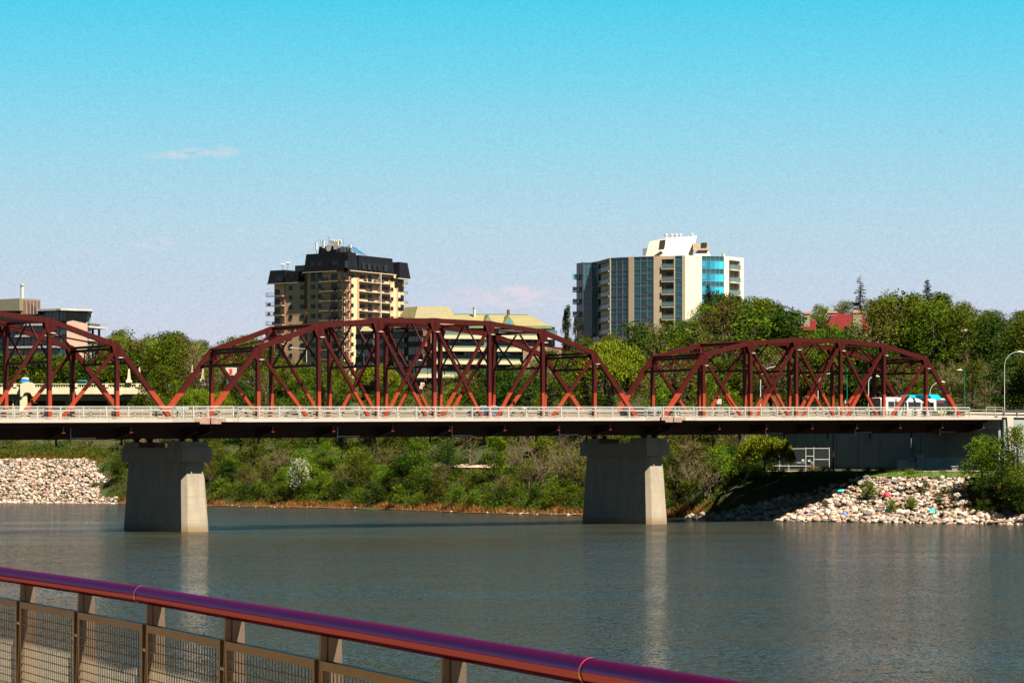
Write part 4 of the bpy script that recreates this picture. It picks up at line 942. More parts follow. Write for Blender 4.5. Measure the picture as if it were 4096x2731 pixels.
def terrace():
    X = lambda x: 1600+x/3.136
    Yp = lambda y: 1150+y/3.136
    root = thing('terraced_building', 'low terraced building with green tiled roof and stepped balconies', 'apartment building', (WP(1900, 1400, 620).x, 620, 26))
    P = lambda x, y, Y: WP(X(x), Yp(y), Y)
    A = P(385, 0, 622); B = P(1850, 0, 626); A.z = B.z = 0
    fa = Facade(A, B-A, 1); Ln = (B-A).length; zB = 24
    zf = lambda y: ZC+(HY-Yp(y))*622/F
    mb = MB(); fa.box(mb, 0, Ln, zB, zf(470), -16, 0); mb.build('wall', M_BRICKP, root)
    # left wing runs away to the left
    A2 = P(-520, 0, 640); A2.z = 0; f2 = Facade(A2, A-A2, 1); L2 = (A-A2).length
    mb = MB(); f2.box(mb, 0, L2, zB, zf(480), -14, -.05); mb.build('wing_wall', M_BRICK, root)
    dB = lambda x: fa.d(X(x))
    # main roof, hipped on the right
    e0, e1 = zf(470), zf(312)
    q = lambda d_, o_, z: fa.p(d_, z, o_)
    mb = MB(); d0, dm_, d1, d2 = dB(450), dB(880), dB(1660), dB(1885)
    mb.v += [tuple(v) for v in (q(d0-1, .8, e0), q(d2, .8, e0), q(d1, -6, e1), q(d0, -6, e1), q(d2, -17, e0), q(d0-1, -17, e0))]
    mb.f += [(0, 1, 2, 3), (1, 4, 2), (3, 2, 4, 5), (0, 3, 5)]; mb.mi += [0]*4; mb.build('roof', M_TILE, root)
    mb = MB(); fa.box(mb, d0, d1, e1-.12, e1+.12, -6.3, -5.7); mb.build('ridge', M_GTRIM, root)
    mb = MB(); fa.box(mb, dB(860), d2+.1, e0-.65, e0, 0, 1.1); mb.build('fascia', M_GTRIM, root)
    # gables
    for x0, xc, x1, yt in ((1030, 1103, 1170, 340), (1278, 1357, 1452, 345)):
        a, c_, b = dB(x0), dB(xc), dB(x1); zt = zf(yt); mb = MB()
        mb.extr([(a-c_, -.3), (b-c_, -.3), (0, zt-e0)], q(c_, .9, e0), fa.u, UP, fa.n*.15); g_ = mb.build('gable', M_GTRIM, root)
        mb = MB(); mb.extr([((a-c_)*.5, 0), ((b-c_)*.5, 0), (0, (zt-e0)*.55)], q(c_, 1.06, e0), fa.u, UP, fa.n*.03); mb.build('gable_window', M_CGLASS, g_)
        mb = MB(); mb.hexa([q(a, 1.0, e0-.3), q(c_, 1.0, zt), q(c_, -6, zt), q(a, -3, e0)], [q(a-.15, 1.0, e0-.1), q(c_, 1.0, zt+.2), q(c_, -6, zt+.2), q(a-.15, -3, e0+.2)]); mb.build('gable_roof', M_TILE, g_)
    # turret and left roof
    c_ = P(345, 0, 630); c_.z = 0; mb = MB(); n_ = 8; zt = ZC+(HY-Yp(265))*630/F; zb_ = ZC+(HY-Yp(385))*630/F
    def ringp(r_, z): return [(c_.x+r_*math.cos(PI/8+k_*PI/4), c_.y+r_*math.sin(PI/8+k_*PI/4), z) for k_ in range(8)]
    rs = [(8.2*.95, zb_-1.5), (6.0*.92, zb_+2.4), (4.6*.95, zt-1.0), (3.6, zt)]
    for r_, z in rs: mb.v += ringp(r_, z)
    for k_ in range(3):
        for j in range(8): mb.f.append((k_*8+j, k_*8+(j+1) % 8, k_*8+8+(j+1) % 8, k_*8+8+j)); mb.mi.append(0)
    mb.f.append(tuple(range(24, 32))); mb.mi.append(0); mb.build('turret_roof', M_TILE, root)
    mb = MB(); mb.v += [tuple(v) for v in (P(-90, 372, 628), P(215, 372, 624), P(230, 325, 634), P(20, 355, 640))]; mb.f.append((0, 1, 2, 3)); mb.mi.append(0)
    mb.v += [tuple(v) for v in (P(-90, 376, 627.5), P(215, 376, 623.5), P(215, 371, 623.5), P(-90, 371, 627.5))]; mb.f.append((4, 5, 6, 7)); mb.mi.append(0); mb.build('low_roof', M_TILE, root)
    # spire roofs of the teal wing
    for x0, xc, x1, y0, yt, Y in ((-505, -395, -290, 545, 400, 634), (-75, 0, 90, 500, 395, 622)):
        a, b, t_ = P(x0, y0, Y), P(x1, y0, Y), P(xc, yt, Y+2); mb = MB(); bk = V(0, 9, 0)
        mb.v += [tuple(v) for v in (a, b, b+bk, a+bk, t_+V(0, 2, 0))]; mb.f += [(0, 1, 4), (1, 2, 4), (2, 3, 4), (3, 0, 4)]; mb.mi += [0]*4; mb.build('spire_roof', M_TILE, root)
    # storeys of the main face: sloping tiled parapets, glass rails, dark recesses
    k_ = 0
    for y in (590, 745, 908, 1080):
        zt_, zb_ = zf(y), zf(y+55); k_ += 1
        for x0, x1 in ((540, 1050), (1235, 1960)) if k_ == 1 else ((440, 1075), (1225, 1760)) if k_ < 4 else ((205, 330), (345, 540), (560, 900)):
            a, b = dB(x0), dB(x1); mb = MB()
            mb.hexa([q(a, .0, zb_), q(b, .0, zb_), q(b+.3, 2.0, zb_), q(a-.5, 2.0, zb_)], [q(a, .0, zt_), q(b, .0, zt_), q(b, 1.3, zt_), q(a, 1.3, zt_)]); pp = mb.build('tiled_parapet', M_TILE, root)
            mb = MB(); fa.box(mb, a-.05, b+.05, zt_, zt_+.22, .9, 1.4); mb.build('coping', M_GTRIM, pp)
            mb = MB(); fa.box(mb, a, b, zt_+1.05, zt_+1.12, 1.15, 1.25)
            n_ = max(2, int((b-a)/2.4))
            for j in range(n_+1): d_ = a+(b-a)*j/n_; fa.box(mb, d_-.04, d_+.04, zt_, zt_+1.1, 1.15, 1.23)
            mb.build('glass_rail', M_WFRAME, pp)
            mb = MB(); fa.box(mb, a, b, zt_+.25, zt_+1.02, 1.18, 1.2); mb.build('rail_glass', M_RAILG, pp)
        # recess with windows above this parapet: flat strip, shade put in its colour
        z0_, z1_ = zt_+.1, zt_+2.0
        rw = random.Random(k_)
        mb = MB(); fa.box(mb, .3, Ln-.3, z0_, z1_, .02, .06); mb.build('recess_shade', M_FRAME, root)
        for x in range(470, 1850, 62):
            if rw.random() < .3: mb = MB(); d_ = dB(x); fa.box(mb, d_, d_+rw.uniform(1.2, 3), z0_, z1_, .07, .12); mb.build('brick_pier', M_BRICKP, root)
            else: window(Facade(A+fa.n*.07, fa.u, 1), root, dB(x)+1, (z0_+z1_)/2, 2.0, 1.8, 1, gm=M_TGLASS if rw.random() < .8 else M_CGLASS)
    mb = MB(); fa.box(mb, dB(1260), Ln+.2, zf(905), zf(800), -.2, .6); mb.build('brick_bay', M_BRICKP, root)
    fb = Facade(A+fa.n*.62, fa.u, 1)
    window(fb, root, fb.d(X(1305)), zf(858), 3.2, 1.6, 0, gm=M_CGLASS); window(fb, root, fb.d(X(1590)), zf(858), 3.2, 1.7, 1)
    # stepped right corner
    mb = MB(); fa.box(mb, Ln-6, Ln+3.5, zB, zf(560)-3.2, -14, 2.2); mb.build('lower_wing', M_BRICKP, root)
    # teal glazed bays and brick of the left wing
    for y in (480, 610, 770, 930, 1090):
        z1_, z0_ = f2.z(L2*.5, Yp(y-10)), f2.z(L2*.5, Yp(y+85))
        for x0, x1 in ((-500, -430), (-415, -285), (-270, -150), (-70, 70), (155, 335)):
            a, b = f2.d(X(x0)), f2.d(X(x1)); n_ = 3; out = 1.2 if x0 in (-500, -415, 155) else .3
            mb = MB(); f2.box(mb, a-.2, b+.2, z0_-1.2, z0_, 0, out+.1); mb.build('brick_band', M_BRICK if x0 != -270 else M_TILED, root)
            ff = Facade(A2+f2.n*out, f2.u, 1)
            mb = MB(); f2.box(mb, a, b, z0_, z1_, 0, out-.05); mb.build('bay_core', M_FRAME, root)
            window(ff, root, (a+b)/2, (z0_+z1_)/2, b-a, z1_-z0_, n_, fm=M_WFRAME, gm=M_TGLASS, nm='bay_window')
        mb = MB(); a, b = f2.d(X(-150)), f2.d(X(150)); f2.box(mb, a, b, z0_-1.3, z0_-.3, 0, 1.6); mb.build('tiled_parapet', M_TILED, root)
    # flues and roof vent
    q_ = P(933, 300, 628); mb = MB(); mb.tube([q_-V(0, 0, 1.5), q_+V(0, 0, .75)], .32, 12); mb.tube([q_+V(0, 0, .85), q_+V(0, 0, 1.0)], .46, 12); mb.build('flue', M_WHITE, root)
    q_ = P(1360, 300, 628); mb = MB(); mb.tube([q_-V(0, 0, .8), q_+V(0, 0, .4)], .35, 8); mb.build('roof_vent', M_BRICK, root)
terrace()

# ---------------------------------------------------------------- modern building at far left
M_MAUVE = mat('mauve render', (.22, .145, .11), .9, var=.07, scale=.3)
M_CORR = mat('streaked corrugated metal', (.17, .155, .105), .6, var=.5, scale=1.2, stretch=(1.5, 1.5, .06), col2=(.09, .085, .06))
M_ROOFW = mat('white roof edge', (.22, .21, .20), .6)
def leftb():
    X = lambda x: x/3.136
    Yp = lambda y: 1150+y/3.136
    Y0 = 765; P = lambda x, y, Y=Y0: WP(X(x), Yp(y), Y)
    root = thing('modern_apartments', 'modern apartment building with curved white roof edge and mauve end wall', 'apartment building', (P(500, 0).x, Y0, 30))
    a, b = P(-400, 0, 775), P(833, 0); a.z = b.z = 0; fa = Facade(a, b-a, 1); Ln = (b-a).length
    c_ = P(1092, 0, 768); c_.z = 0; fb = Facade(b, c_-b, 1); Lb = (c_-b).length
    z = lambda y: ZC+(HY-Yp(y))*Y0/F
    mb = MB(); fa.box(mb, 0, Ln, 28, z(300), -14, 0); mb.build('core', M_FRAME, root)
    mb = MB(); fb.box(mb, -.02, Lb, 28, z(302), -13, .35); mb.build('end_wall', M_MAUVE, root)
    # curved roof slab
    mb = MB(); pl = []
    for x, y in ((-400, 776), (700, 763), (760, 762.0), (835, 762.6), (960, 764.5), (1130, 766), (1158, 767), (1160, 780), (-300, 790)):
        q = P(x, 0, y); pl.append((q.x, q.y))
    mb.prism(pl, z(292), z(268)); mb.build('roof_slab', M_ROOFW, root)
    # glazing and floor slabs
    ff = Facade(a, fa.u, 1)
    for k_, (y0, y1) in enumerate(((298, 425), (480, 590), (620, 725), (760, 860))):
        z1_, z0_ = z(y0), z(y1); n_ = 14
        for j in range(n_): window(ff, root, Ln*(j+.5)/n_, (z0_+z1_)/2, Ln/n_-.05, z1_-z0_, 1, fm=M_FRAME if j % 3 else M_WFRAME, gm=M_TGLASS if k_ == 0 else M_BGLASS, nm='window_bay')
        if k_: mb = MB(); fa.box(mb, 0, Ln-1.5, z1_+.1, z1_+.65, 0, 2.4); mb.build('terrace_slab', M_ROOFW, root); mb = MB(); fa.box(mb, 0, Ln-1.5, z1_+1.6, z1_+1.66, 2.3, 2.36)
        if k_:
            for j in range(16): d_ = (Ln-1.5)*j/15; fa.box(mb, d_, d_+.05, z1_+.65, z1_+1.6, 2.3, 2.36)
            mb.build('terrace_rail', M_RAILD, root)
    # right-hand glazed strip with balconies
    d_ = P(1140, 0, 770); d_.z = 0; fc = Facade(c_, d_-c_, 1); Lc = (d_-c_).length
    mb = MB(); fc.box(mb, 0, Lc, 28, z(335), -10, -.3); mb.build('stair_core', M_FRAME, root)
    for y0, y1 in ((335, 440), (490, 610), (640, 730)): window(fc, root, Lc/2, (z(y0)+z(y1))/2, Lc, z(y0)-z(y1), 2, fm=M_WFRAME, gm=glass('green stair glass', (.05, .17, .13), var=.4), nm='stair_window')
    mb = MB(); fc.box(mb, -.3, Lc+.6, z(335), z(308), -10, .4); mb.build('stair_roof', M_ROOFW, root)
    for y in (470, 636):
        mb = MB(); fc.box(mb, 0, 10.8, z(y+24), z(y), -6, .6); sl = mb.build('balcony', M_ROOFW, root)
        mb = MB(); fc.box(mb, 0, 10.6, z(y)+.95, z(y)+1.0, .5, .56)
        for j in range(9): x = 10.5*j/8; fc.box(mb, x, x+.05, z(y), z(y)+1.0, .5, .56)
        mb.build('railing', M_WFRAME, sl)
        mb = MB()
        for j in range(5): fc.box(mb, 1+j*1.6, 2+j*1.6, z(y), z(y)+.8, -1.5, -.6)
        mb.build('furniture', M_FURN, sl)
    for x in (6, 9.6): mb = MB(); fc.box(mb, x, x+.5, 28, z(494), -2, -1.5); mb.build('column', M_FRAME, root)
    # roof plant house
    mb = MB(); mb.hexa([P(-60, 290, 766), P(245, 290, 764), P(508, 290, 770), P(400, 290, 782)], [P(-60, 150, 766), P(245, 135, 764), P(508, 152, 770), P(400, 150, 782)]); ph = mb.build('plant_house', M_CORR, root)
    mb = MB(); mb.hexa([P(-100, 290, 768), P(-2, 290, 766), P(70, 290, 765.4), P(70, 290, 775)], [P(-100, 160, 768), P(-2, 155, 766), P(70, 155, 765.4), P(70, 155, 775)]); mb.build('plant_wing', M_CORR, ph)
    mb = MB(); q = P(276, 140, 765.6); mb.tube([q-V(0, 0, 1), q+V(0, 0, 3.6)], .45, 8); mb.tube([q+V(0, 0, 3.7), q+V(0, 0, 4.1)], .65, 8); mb.build('flue', M_WHITE, ph)
    mb = MB(); q = P(352, 250, 765.6); mb.box(q, (3.1, .9, 0), (0, .2, 0), (0, 0, 1.9)); mb.build('louvre', M_BRICK, ph)
    mb = MB()
    for j in range(4): mb.box(q+V(-.4+j*1.0, -.35, 0), (.12, 0, 0), (0, .05, 0), (0, 0, 1.8))
    mb.build('louvre_bar', M_WFRAME, ph)
leftb()

# ---------------------------------------------------------------- red-roofed house on the hill
M_REDR = mat('red roof shingles', (.05, .0015, .002), .8, var=.3, scale=1.5)
M_HWALL = mat('cream house wall', (.14, .12, .075), .9)
def house():
    X = lambda x: 3050+x/2.2486
    Yp = lambda y: 1080+y/2.2486
    P = lambda x, y, Y=560: WP(X(x), Yp(y), Y)
    root = thing('red_roofed_house', 'cream house with a steep red roof half hidden by trees on the hill', 'house', tuple(P(740, 650)))
    mb = MB(); a, b = P(590, 640, 561), P(1010, 640, 561); mb.hexa([a, b, b+V(0, 9, 0), a+V(0, 9, 0)], [P(590, 530, 561), P(1010, 530, 561), P(1010, 530, 561)+V(0, 9, 0), P(590, 530, 561)+V(0, 9, 0)]); mb.build('wall', M_HWALL, root)
    mb = MB(); a, b = P(575, 532, 559.5), P(985, 532, 559.5); bk = V(0, 12, 0); r0, r1 = P(625, 388, 566), P(900, 400, 566)
    mb.v += [tuple(v) for v in (a, b, b+bk, a+bk, r0, r1)]; mb.f += [(0, 1, 5, 4), (1, 2, 5), (2, 3, 4, 5), (3, 0, 4), (0, 3, 2, 1)]; mb.mi += [0]*5; mb.build('roof', M_REDR, root)
    mb = MB(); a, b = P(280, 540, 560), P(480, 540, 560); r0, r1 = P(385, 500, 563), P(480, 438, 565); mb.v += [tuple(v) for v in (a, b, b+bk, a+bk, r0, r1)]; mb.f += [(0, 1, 5, 4), (1, 2, 5), (2, 3, 4, 5), (3, 0, 4), (0, 3, 2, 1)]; mb.mi += [0]*5; mb.build('porch_roof', M_REDR, root)
    mb = MB(); a, b = P(300, 640, 562), P(480, 640, 562); mb.hexa([a, b, b+V(0, 8, 0), a+V(0, 8, 0)], [P(300, 541, 562), P(480, 541, 562), P(480, 541, 562)+V(0, 8, 0), P(300, 541, 562)+V(0, 8, 0)]); mb.build('porch_wall', M_HWALL, root)
    for x, y0, y1, w_ in ((396, 510, 392, .6), (852, 600, 384, .95), (624, 410, 385, .9)):
        mb = MB(); q0, q1 = P(x, y0, 558.8), P(x, y1, 558.8); mb.box((q0+q1)/2, (w_, 0, 0), (0, .5, 0), (0, 0, (q1.z-q0.z)/2)); ch = mb.build('chimney', M_HWALL, root)
        mb = MB(); mb.box(q1+V(0, 0, .12), (w_+.12, 0, 0), (0, .62, 0), (0, 0, .2)); mb.build('cap', M_ORNG, ch)
    fa = Facade(V(P(590, 0, 560.9).x, 560.9, 0), V(1, 0, 0), 1)
    for x in (640, 770, 900): window(fa, root, fa.d(X(x)), P(x, 585).z, 1.5, 1.4, 1)
    mb = MB()
    for j in range(9): q = P(930+j*10, 585, 559); mb.box(q, (.07, 0, 0), (0, .05, 0), (0, 0, .9))
    mb.box(P(968, 570, 559), (2.0, 0, 0), (0, .06, 0), (0, 0, .07)); mb.build('porch_rail', M_WHITE, root)
house()
# small houses glimpsed between the trees
def gable_house(px, py, Y, w_, h_, wall, roof, label, nm='house'):
    q = WP(px, py, Y); root = thing(nm, label, 'house', tuple(q))
    mb = MB(); mb.bx(q.x-w_/2, q.x+w_/2, Y, Y+7, q.z-2, q.z+h_); mb.build('wall', wall, root)
    mb = MB(); mb.extr([(-w_/2-.5, 0), (w_/2+.5, 0), (0, w_*.34)], V(q.x, Y-.4, q.z+h_), V(1, 0, 0), UP, V(0, 8, 0)); mb.build('roof', roof, root)
    fa = Facade(V(q.x-w_/2, Y-.01, 0), V(1, 0, 0), 1)
    for f_ in (.28, .72): window(fa, root, w_*f_, q.z+h_*.5, 1.1, 1.2, 1)
    return root
M_GREYR = mat('grey shingles', (.06, .06, .06), .9)
gable_house(2805, 1330, 575, 6.5, 2.2, M_HWALL, M_GREYR, 'small house with a white bargeboard gable in front of the glass block')
gable_house(4085, 1355, 540, 6, 1.6, M_HWALL, mat('orange shingles', (.16, .05, .025), .8), 'cream house with an orange roof at the right picture edge')
gable_house(3862, 1356, 505, 1.7, 1.3, M_WHITE, M_WHITE, 'small white gable among the trees right of the red house')
flush_windows()
# white shop hoarding with red letters behind the left end of the middle span
root = thing('billboard', 'white hoarding with a red patch behind the left end of the middle truss', 'billboard', tuple(WP(925, 1500, 640)))
mb = MB(); q = WP(925, 1485, 640); mb.box(q, (1.3, 0, 0), (0, .1, 0), (0, 0, .9)); mb.build('panel', M_WHITE, root)
mb = MB(); mb.box(q+V(-.1, -.13, 0), (.35, 0, 0), (0, .02, 0), (0, 0, .6)); mb.build('red_patch', mat('sign red', (.4, .02, .02), .6), root)

# ---------------------------------------------------------------- pale concrete arch bridge far behind at left
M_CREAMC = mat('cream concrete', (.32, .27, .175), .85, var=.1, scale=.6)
def arch_bridge():
    Y0 = 700; P = lambda x, y, Y=Y0: WP(x/3.136, 1150+y/3.136, Y)
    root = thing('concrete_bridge', 'cream concrete bridge with balustrade seen through the left truss', 'bridge', tuple(P(400, 1500)))
    x0, x1 = P(-600, 0).x, P(1850, 0).x; z = lambda y: ZC+(HY-1150-y/3.136)*Y0/F
    mb = MB(); mb.bx(x0, x1, Y0, Y0+14, z(1335), z(1285)); mb.build('deck_edge', M_CREAMC, root)
    mb = MB(); mb.bx(x0, x1, Y0+.1, Y0+.5, z(1285), z(1250)); mb.bx(x0, x1, Y0, Y0+.6, z(1214), z(1204)); mb.build('parapet', M_CREAMC, root)
    mb = MB(); n_ = 0; x = x0
    while x < x1:
        if n_ % 12 == 0: mb.bx(x, x+.8, Y0-.05, Y0+.6, z(1250), z(1200))
        else: mb.bx(x, x+.22, Y0+.15, Y0+.4, z(1250), z(1214))
        x += .62 if n_ % 12 else 1.0; n_ += 1
    o = mb.build('balusters', M_CREAMC, root); o['kind'] = 'stuff'
    mb = MB(); mb.bx(x0, x1, Y0+1.2, Y0+12, z(1415), z(1335)); mb.build('girder', mat('shaded cream beam', (.13, .10, .06), .9), root)  # darker copy of the cream concrete, under-deck shade put into the colour
    # pier bracket with arched head, columns below
    mb = MB(); xa, xb = P(262, 0).x, P(440, 0).x; xc = (xa+xb)/2; hw = (xb-xa)/2
    poly = [(-hw, z(1365)-z(1285)), (-hw*.68, z(1365)-z(1285)), (-hw*.45, z(1325)-z(1285)), (0, z(1312)-z(1285)), (hw*.45, z(1325)-z(1285)), (hw*.68, z(1365)-z(1285)), (hw, z(1365)-z(1285)), (hw, z(1205)-z(1285)), (hw*.75, z(1205)-z(1285)), (hw*.5, z(1190)-z(1285)), (0, z(1183)-z(1285)), (-hw*.5, z(1190)-z(1285)), (-hw*.75, z(1205)-z(1285)), (-hw, z(1205)-z(1285))]
    mb.extr(poly, (xc, Y0-1.0, z(1285)), V(1, 0, 0), UP, V(0, 1.2, 0)); mb.build('pier_head', M_CREAMC, root)
    mb = MB(); mb.bx(P(255, 0).x, P(345, 0).x, Y0-.6, Y0+2, 10, z(1335)); mb.build('pier_column', M_CREAMC, root)
    for x in (150, 205, 235): mb = MB(); mb.bx(P(x, 0).x, P(x+14, 0).x, Y0+1, Y0+2, 10, z(1400)); mb.build('pier_column', M_CREAMC, root)
    mb = MB(); mb.bx(P(955, 0).x, P(1000, 0).x, Y0-.4, Y0, z(1345), z(1290)); mb.bx(P(1480, 0).x, P(1525, 0).x, Y0-.4, Y0, z(1345), z(1290)); mb.build('bracket', M_CREAMC, root)
    mb = MB()
    poly = [(0, 0), (8.8, 0), (8.8, 2.6), (8.2, 4.2), (7, 4.9), (0, 5)]
    mb.bx(P(445, 0).x, P(1420, 0).x, Y0+6, Y0+7, z(1700), z(1410)); mb.build('shade_backing', mat('deep shade concrete', (.03, .028, .02), .95), root)  # dark backing under the deck, its colour stands in for deep shade
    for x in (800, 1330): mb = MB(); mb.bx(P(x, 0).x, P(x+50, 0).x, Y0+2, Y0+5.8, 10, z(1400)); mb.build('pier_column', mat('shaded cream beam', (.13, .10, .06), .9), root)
arch_bridge()
for i, (px, yt, yb, r_) in enumerate(((516, 1475, 1530, 1.0), (558, 1468, 1500, .6), (769, 1458, 1492, .6), (812, 1464, 1528, 1.0))):
    Y0 = 700.3; b = WP(px, yb, Y0); t_ = WP(px, yt, Y0)
    root = thing('obelisk_lamp', ['cream obelisk post just left of the right foot of the left truss', 'smaller obelisk post behind the sloping right end of the left truss', 'small obelisk post beside the left foot of the middle truss', 'tall cream obelisk post right of the left foot of the middle truss'][i], 'obelisk post', tuple(b), group='obelisk posts on the concrete bridge')
    mb = MB(); h_ = (t_-b).length; w_ = .38*r_
    for a, c_, wa, wb in ((0, .16, w_*1.9, w_*1.8), (.16, .24, w_*1.5, w_*1.1), (.24, 1.0, w_, w_*.42)):
        mb.hexa([b+V(-wa, -wa, h_*a), b+V(wa, -wa, h_*a), b+V(wa, wa, h_*a), b+V(-wa, wa, h_*a)], [b+V(-wb, -wb, h_*c_), b+V(wb, -wb, h_*c_), b+V(wb, wb, h_*c_), b+V(-wb, wb, h_*c_)])
    mb.build('shaft', M_CREAMC, root)
root = thing('portable_toilet', 'small bright blue cabin with white roof on the concrete bridge', 'cabin', tuple(WP(101, 1531, 702)))
mb = MB(); q = WP(101, 1524, 702); mb.box(q, (.85, 0, 0), (0, .85, 0), (0, 0, .55)); mb.build('body', mat('bright blue panel', (.01, .12, .32), .5), root)
mb = MB(); mb.tube([q+V(0, 0, .55), q+V(0, 0, .8), q+V(0, 0, .95)], [.98, .9, .3], 12); mb.build('roof', M_WHITE, root)
root = thing('teal_car', 'teal vehicle roof just above the concrete bridge balustrade', 'van', tuple(WP(331, 1535, 704)))
mb = MB(); a = WP(331, 1528, 704); mb.box(a, (1.1, 0, 0), (0, .9, 0), (0, 0, .55)); mb.build('body', mat('teal paint', (.01, .07, .07), .4), root, bevel=.2)
mb = MB(); mb.box(a+V(0, 0, -.1), (1.0, 0, 0), (0, .92, 0), (0, 0, .25)); mb.build('window', M_DGLASS, root)

# ================================================================== foreground promenade railing
M_HAND = mat('glossy maroon handrail', (.046, .002, .018), .17, metal=.45, var=.10, scale=1.5, spec=.45)
m = bpy.data.materials.new('glossy maroon handrail paint'); m.use_nodes = True; t = NT(m.node_tree)
g = t.n('ShaderNodeNewGeometry'); nz = t.noise(g.outputs['Position'], 14, 5, .7)
df = t.n('ShaderNodeBsdfDiffuse'); df.inputs[0].default_value = (.024, .0012, .009, 1)
gl_ = t.n('ShaderNodeBsdfGlossy'); gl_.inputs[0].default_value = (.46, .15, .34, 1); t.l(t.math('MULTIPLY_ADD', nz, .16, .06), gl_.inputs[1])
mx = t.n('ShaderNodeMixShader'); mx.inputs[0].default_value = .30; t.l(df.outputs[0], mx.inputs[1]); t.l(gl_.outputs[0], mx.inputs[2])
o = t.n('ShaderNodeOutputMaterial'); t.l(mx.outputs[0], o.inputs[0]); M_HAND = m
M_RING = mat('red joint ring', (.20, .006, .016), .3, coat=.5)
M_BRONZE = mat('bronze painted steel', (.072, .050, .034), .45, metal=.25, var=.18, scale=3, bump=.0006, bscale=60)
M_BAR = mat('galvanised bar', (.115, .092, .06), .5, metal=.15, var=.15, scale=4)
zH = ZC-.73
ctr = [(-4.6, 21.3), (-3.559, 19.03), (-2.140, 15.86), (-.604, 12.11), (.289, 9.84), (.690, 8.87), (1.55, 6.8), (2.5, 4.5)]
root = thing('promenade_railing', 'promenade railing with thick maroon handrail and wire mesh panels', 'railing', (0, 12, zH-1.1))
def rail_pts(a, b): return [V(x, y, zH) for x, y in ctr if a-1e-6 <= y <= b+1e-6][::-1] if False else [V(x, y, zH) for x, y in ctr if a-1e-6 <= y <= b+1e-6]
segs = [(15.86, 21.3), (9.84, 15.86), (4.5, 9.84)]
for a, b in segs:
    pts = rail_pts(a, b); pts = [pts[i_].lerp(pts[i_+1], q_/6) for i_ in range(len(pts)-1) for q_ in range(6)]+[pts[-1]]; e = (pts[-1]-pts[-2]).normalized()*.006; pts[-1] = pts[-1]-e; pts[0] = pts[0]+(pts[1]-pts[0]).normalized()*.006
    # rounded tube, seven sided steps between the stations keep it straight
    mb = MB(); mb.tube(pts, .05, 40, False); mb.build('handrail', M_HAND, root, smooth=True)
for x, y in ((-2.140, 15.86), (.289, 9.84)):
    dr = V(.37, -.93, 0).normalized(); mb = MB(); c_ = V(x, y, zH); mb.tube([c_-dr*.009, c_+dr*.009], .0525, 40, False); mb.build('joint_ring', M_RING, root, smooth=True)
# arc length stations
cp = [V(x, y, 0) for x, y in ctr]; acc = [0]
for a, b in zip(cp, cp[1:]): acc.append(acc[-1]+(b-a).length)
def along(s):
    for i in range(len(cp)-1):
        if s <= acc[i+1] or i == len(cp)-2:
            f = (s-acc[i])/(acc[i+1]-acc[i]); d_ = (cp[i+1]-cp[i]).normalized(); return cp[i]+(cp[i+1]-cp[i])*f, d_
def s_px(px):
    best = min(((abs(HX+along(acc[-1]*k_/4000)[0].x/along(acc[-1]*k_/4000)[0].y*F-px), acc[-1]*k_/4000) for k_ in range(0, 4000)), key=lambda v: v[0]); return best[1]
ps = [s_px(x) for x in (108, 341, 618, 933, 1318, 1808)]
stp = (ps[-1]-ps[0])/5; posts = [ps[0]-stp*2, ps[0]-stp]+ps+[ps[-1]+stp, ps[-1]+stp*2]
M_BOLT = mat('bolt head', (.45, .44, .42), .3, metal=.8)
for i, s in enumerate(posts):
    c_, d_ = along(s); nr = V(d_.y, -d_.x, 0)     # towards the viewer's side
    if nr.x > 0: nr = -nr
    z0, z1 = zH-1.15, zH-.045; pr = thing; mb = MB()
    mb.hexa([V(*(c_-d_*.012+nr*.000)[:2], z0), V(*(c_+d_*.012+nr*.000)[:2], z0), V(*(c_+d_*.012+nr*.075)[:2], z0), V(*(c_-d_*.012+nr*.075)[:2], z0)], [V(*(c_-d_*.012+nr*.000)[:2], z1), V(*(c_+d_*.012+nr*.000)[:2], z1), V(*(c_+d_*.012+nr*.045)[:2], z1), V(*(c_-d_*.012+nr*.045)[:2], z1)])
    po = mb.build('post', M_BRONZE, root)
    mb = MB(); e = -d_*.03     # cross plate on the river side
    def q(dd, nn, z): v = c_+d_*dd+nr*nn; return V(v.x, v.y, z)
    mb.hexa([q(.014, -.080, z0), q(.024, -.080, z0), q(.024, .012, z0), q(.014, .012, z0)], [q(.014, -.052, z1), q(.024, -.052, z1), q(.024, .012, z1), q(.014, .012, z1)]); mb.build('cross_plate', M_BRONZE, po)
    for zb_ in (zH-.30, zH-.95):
        for sg in (-1, 1): mb = MB(); mb.tube([q(sg*.012, .052, zb_), q(sg*.024, .052, zb_)], .011, 8); mb.build('bolt', M_BOLT, po)
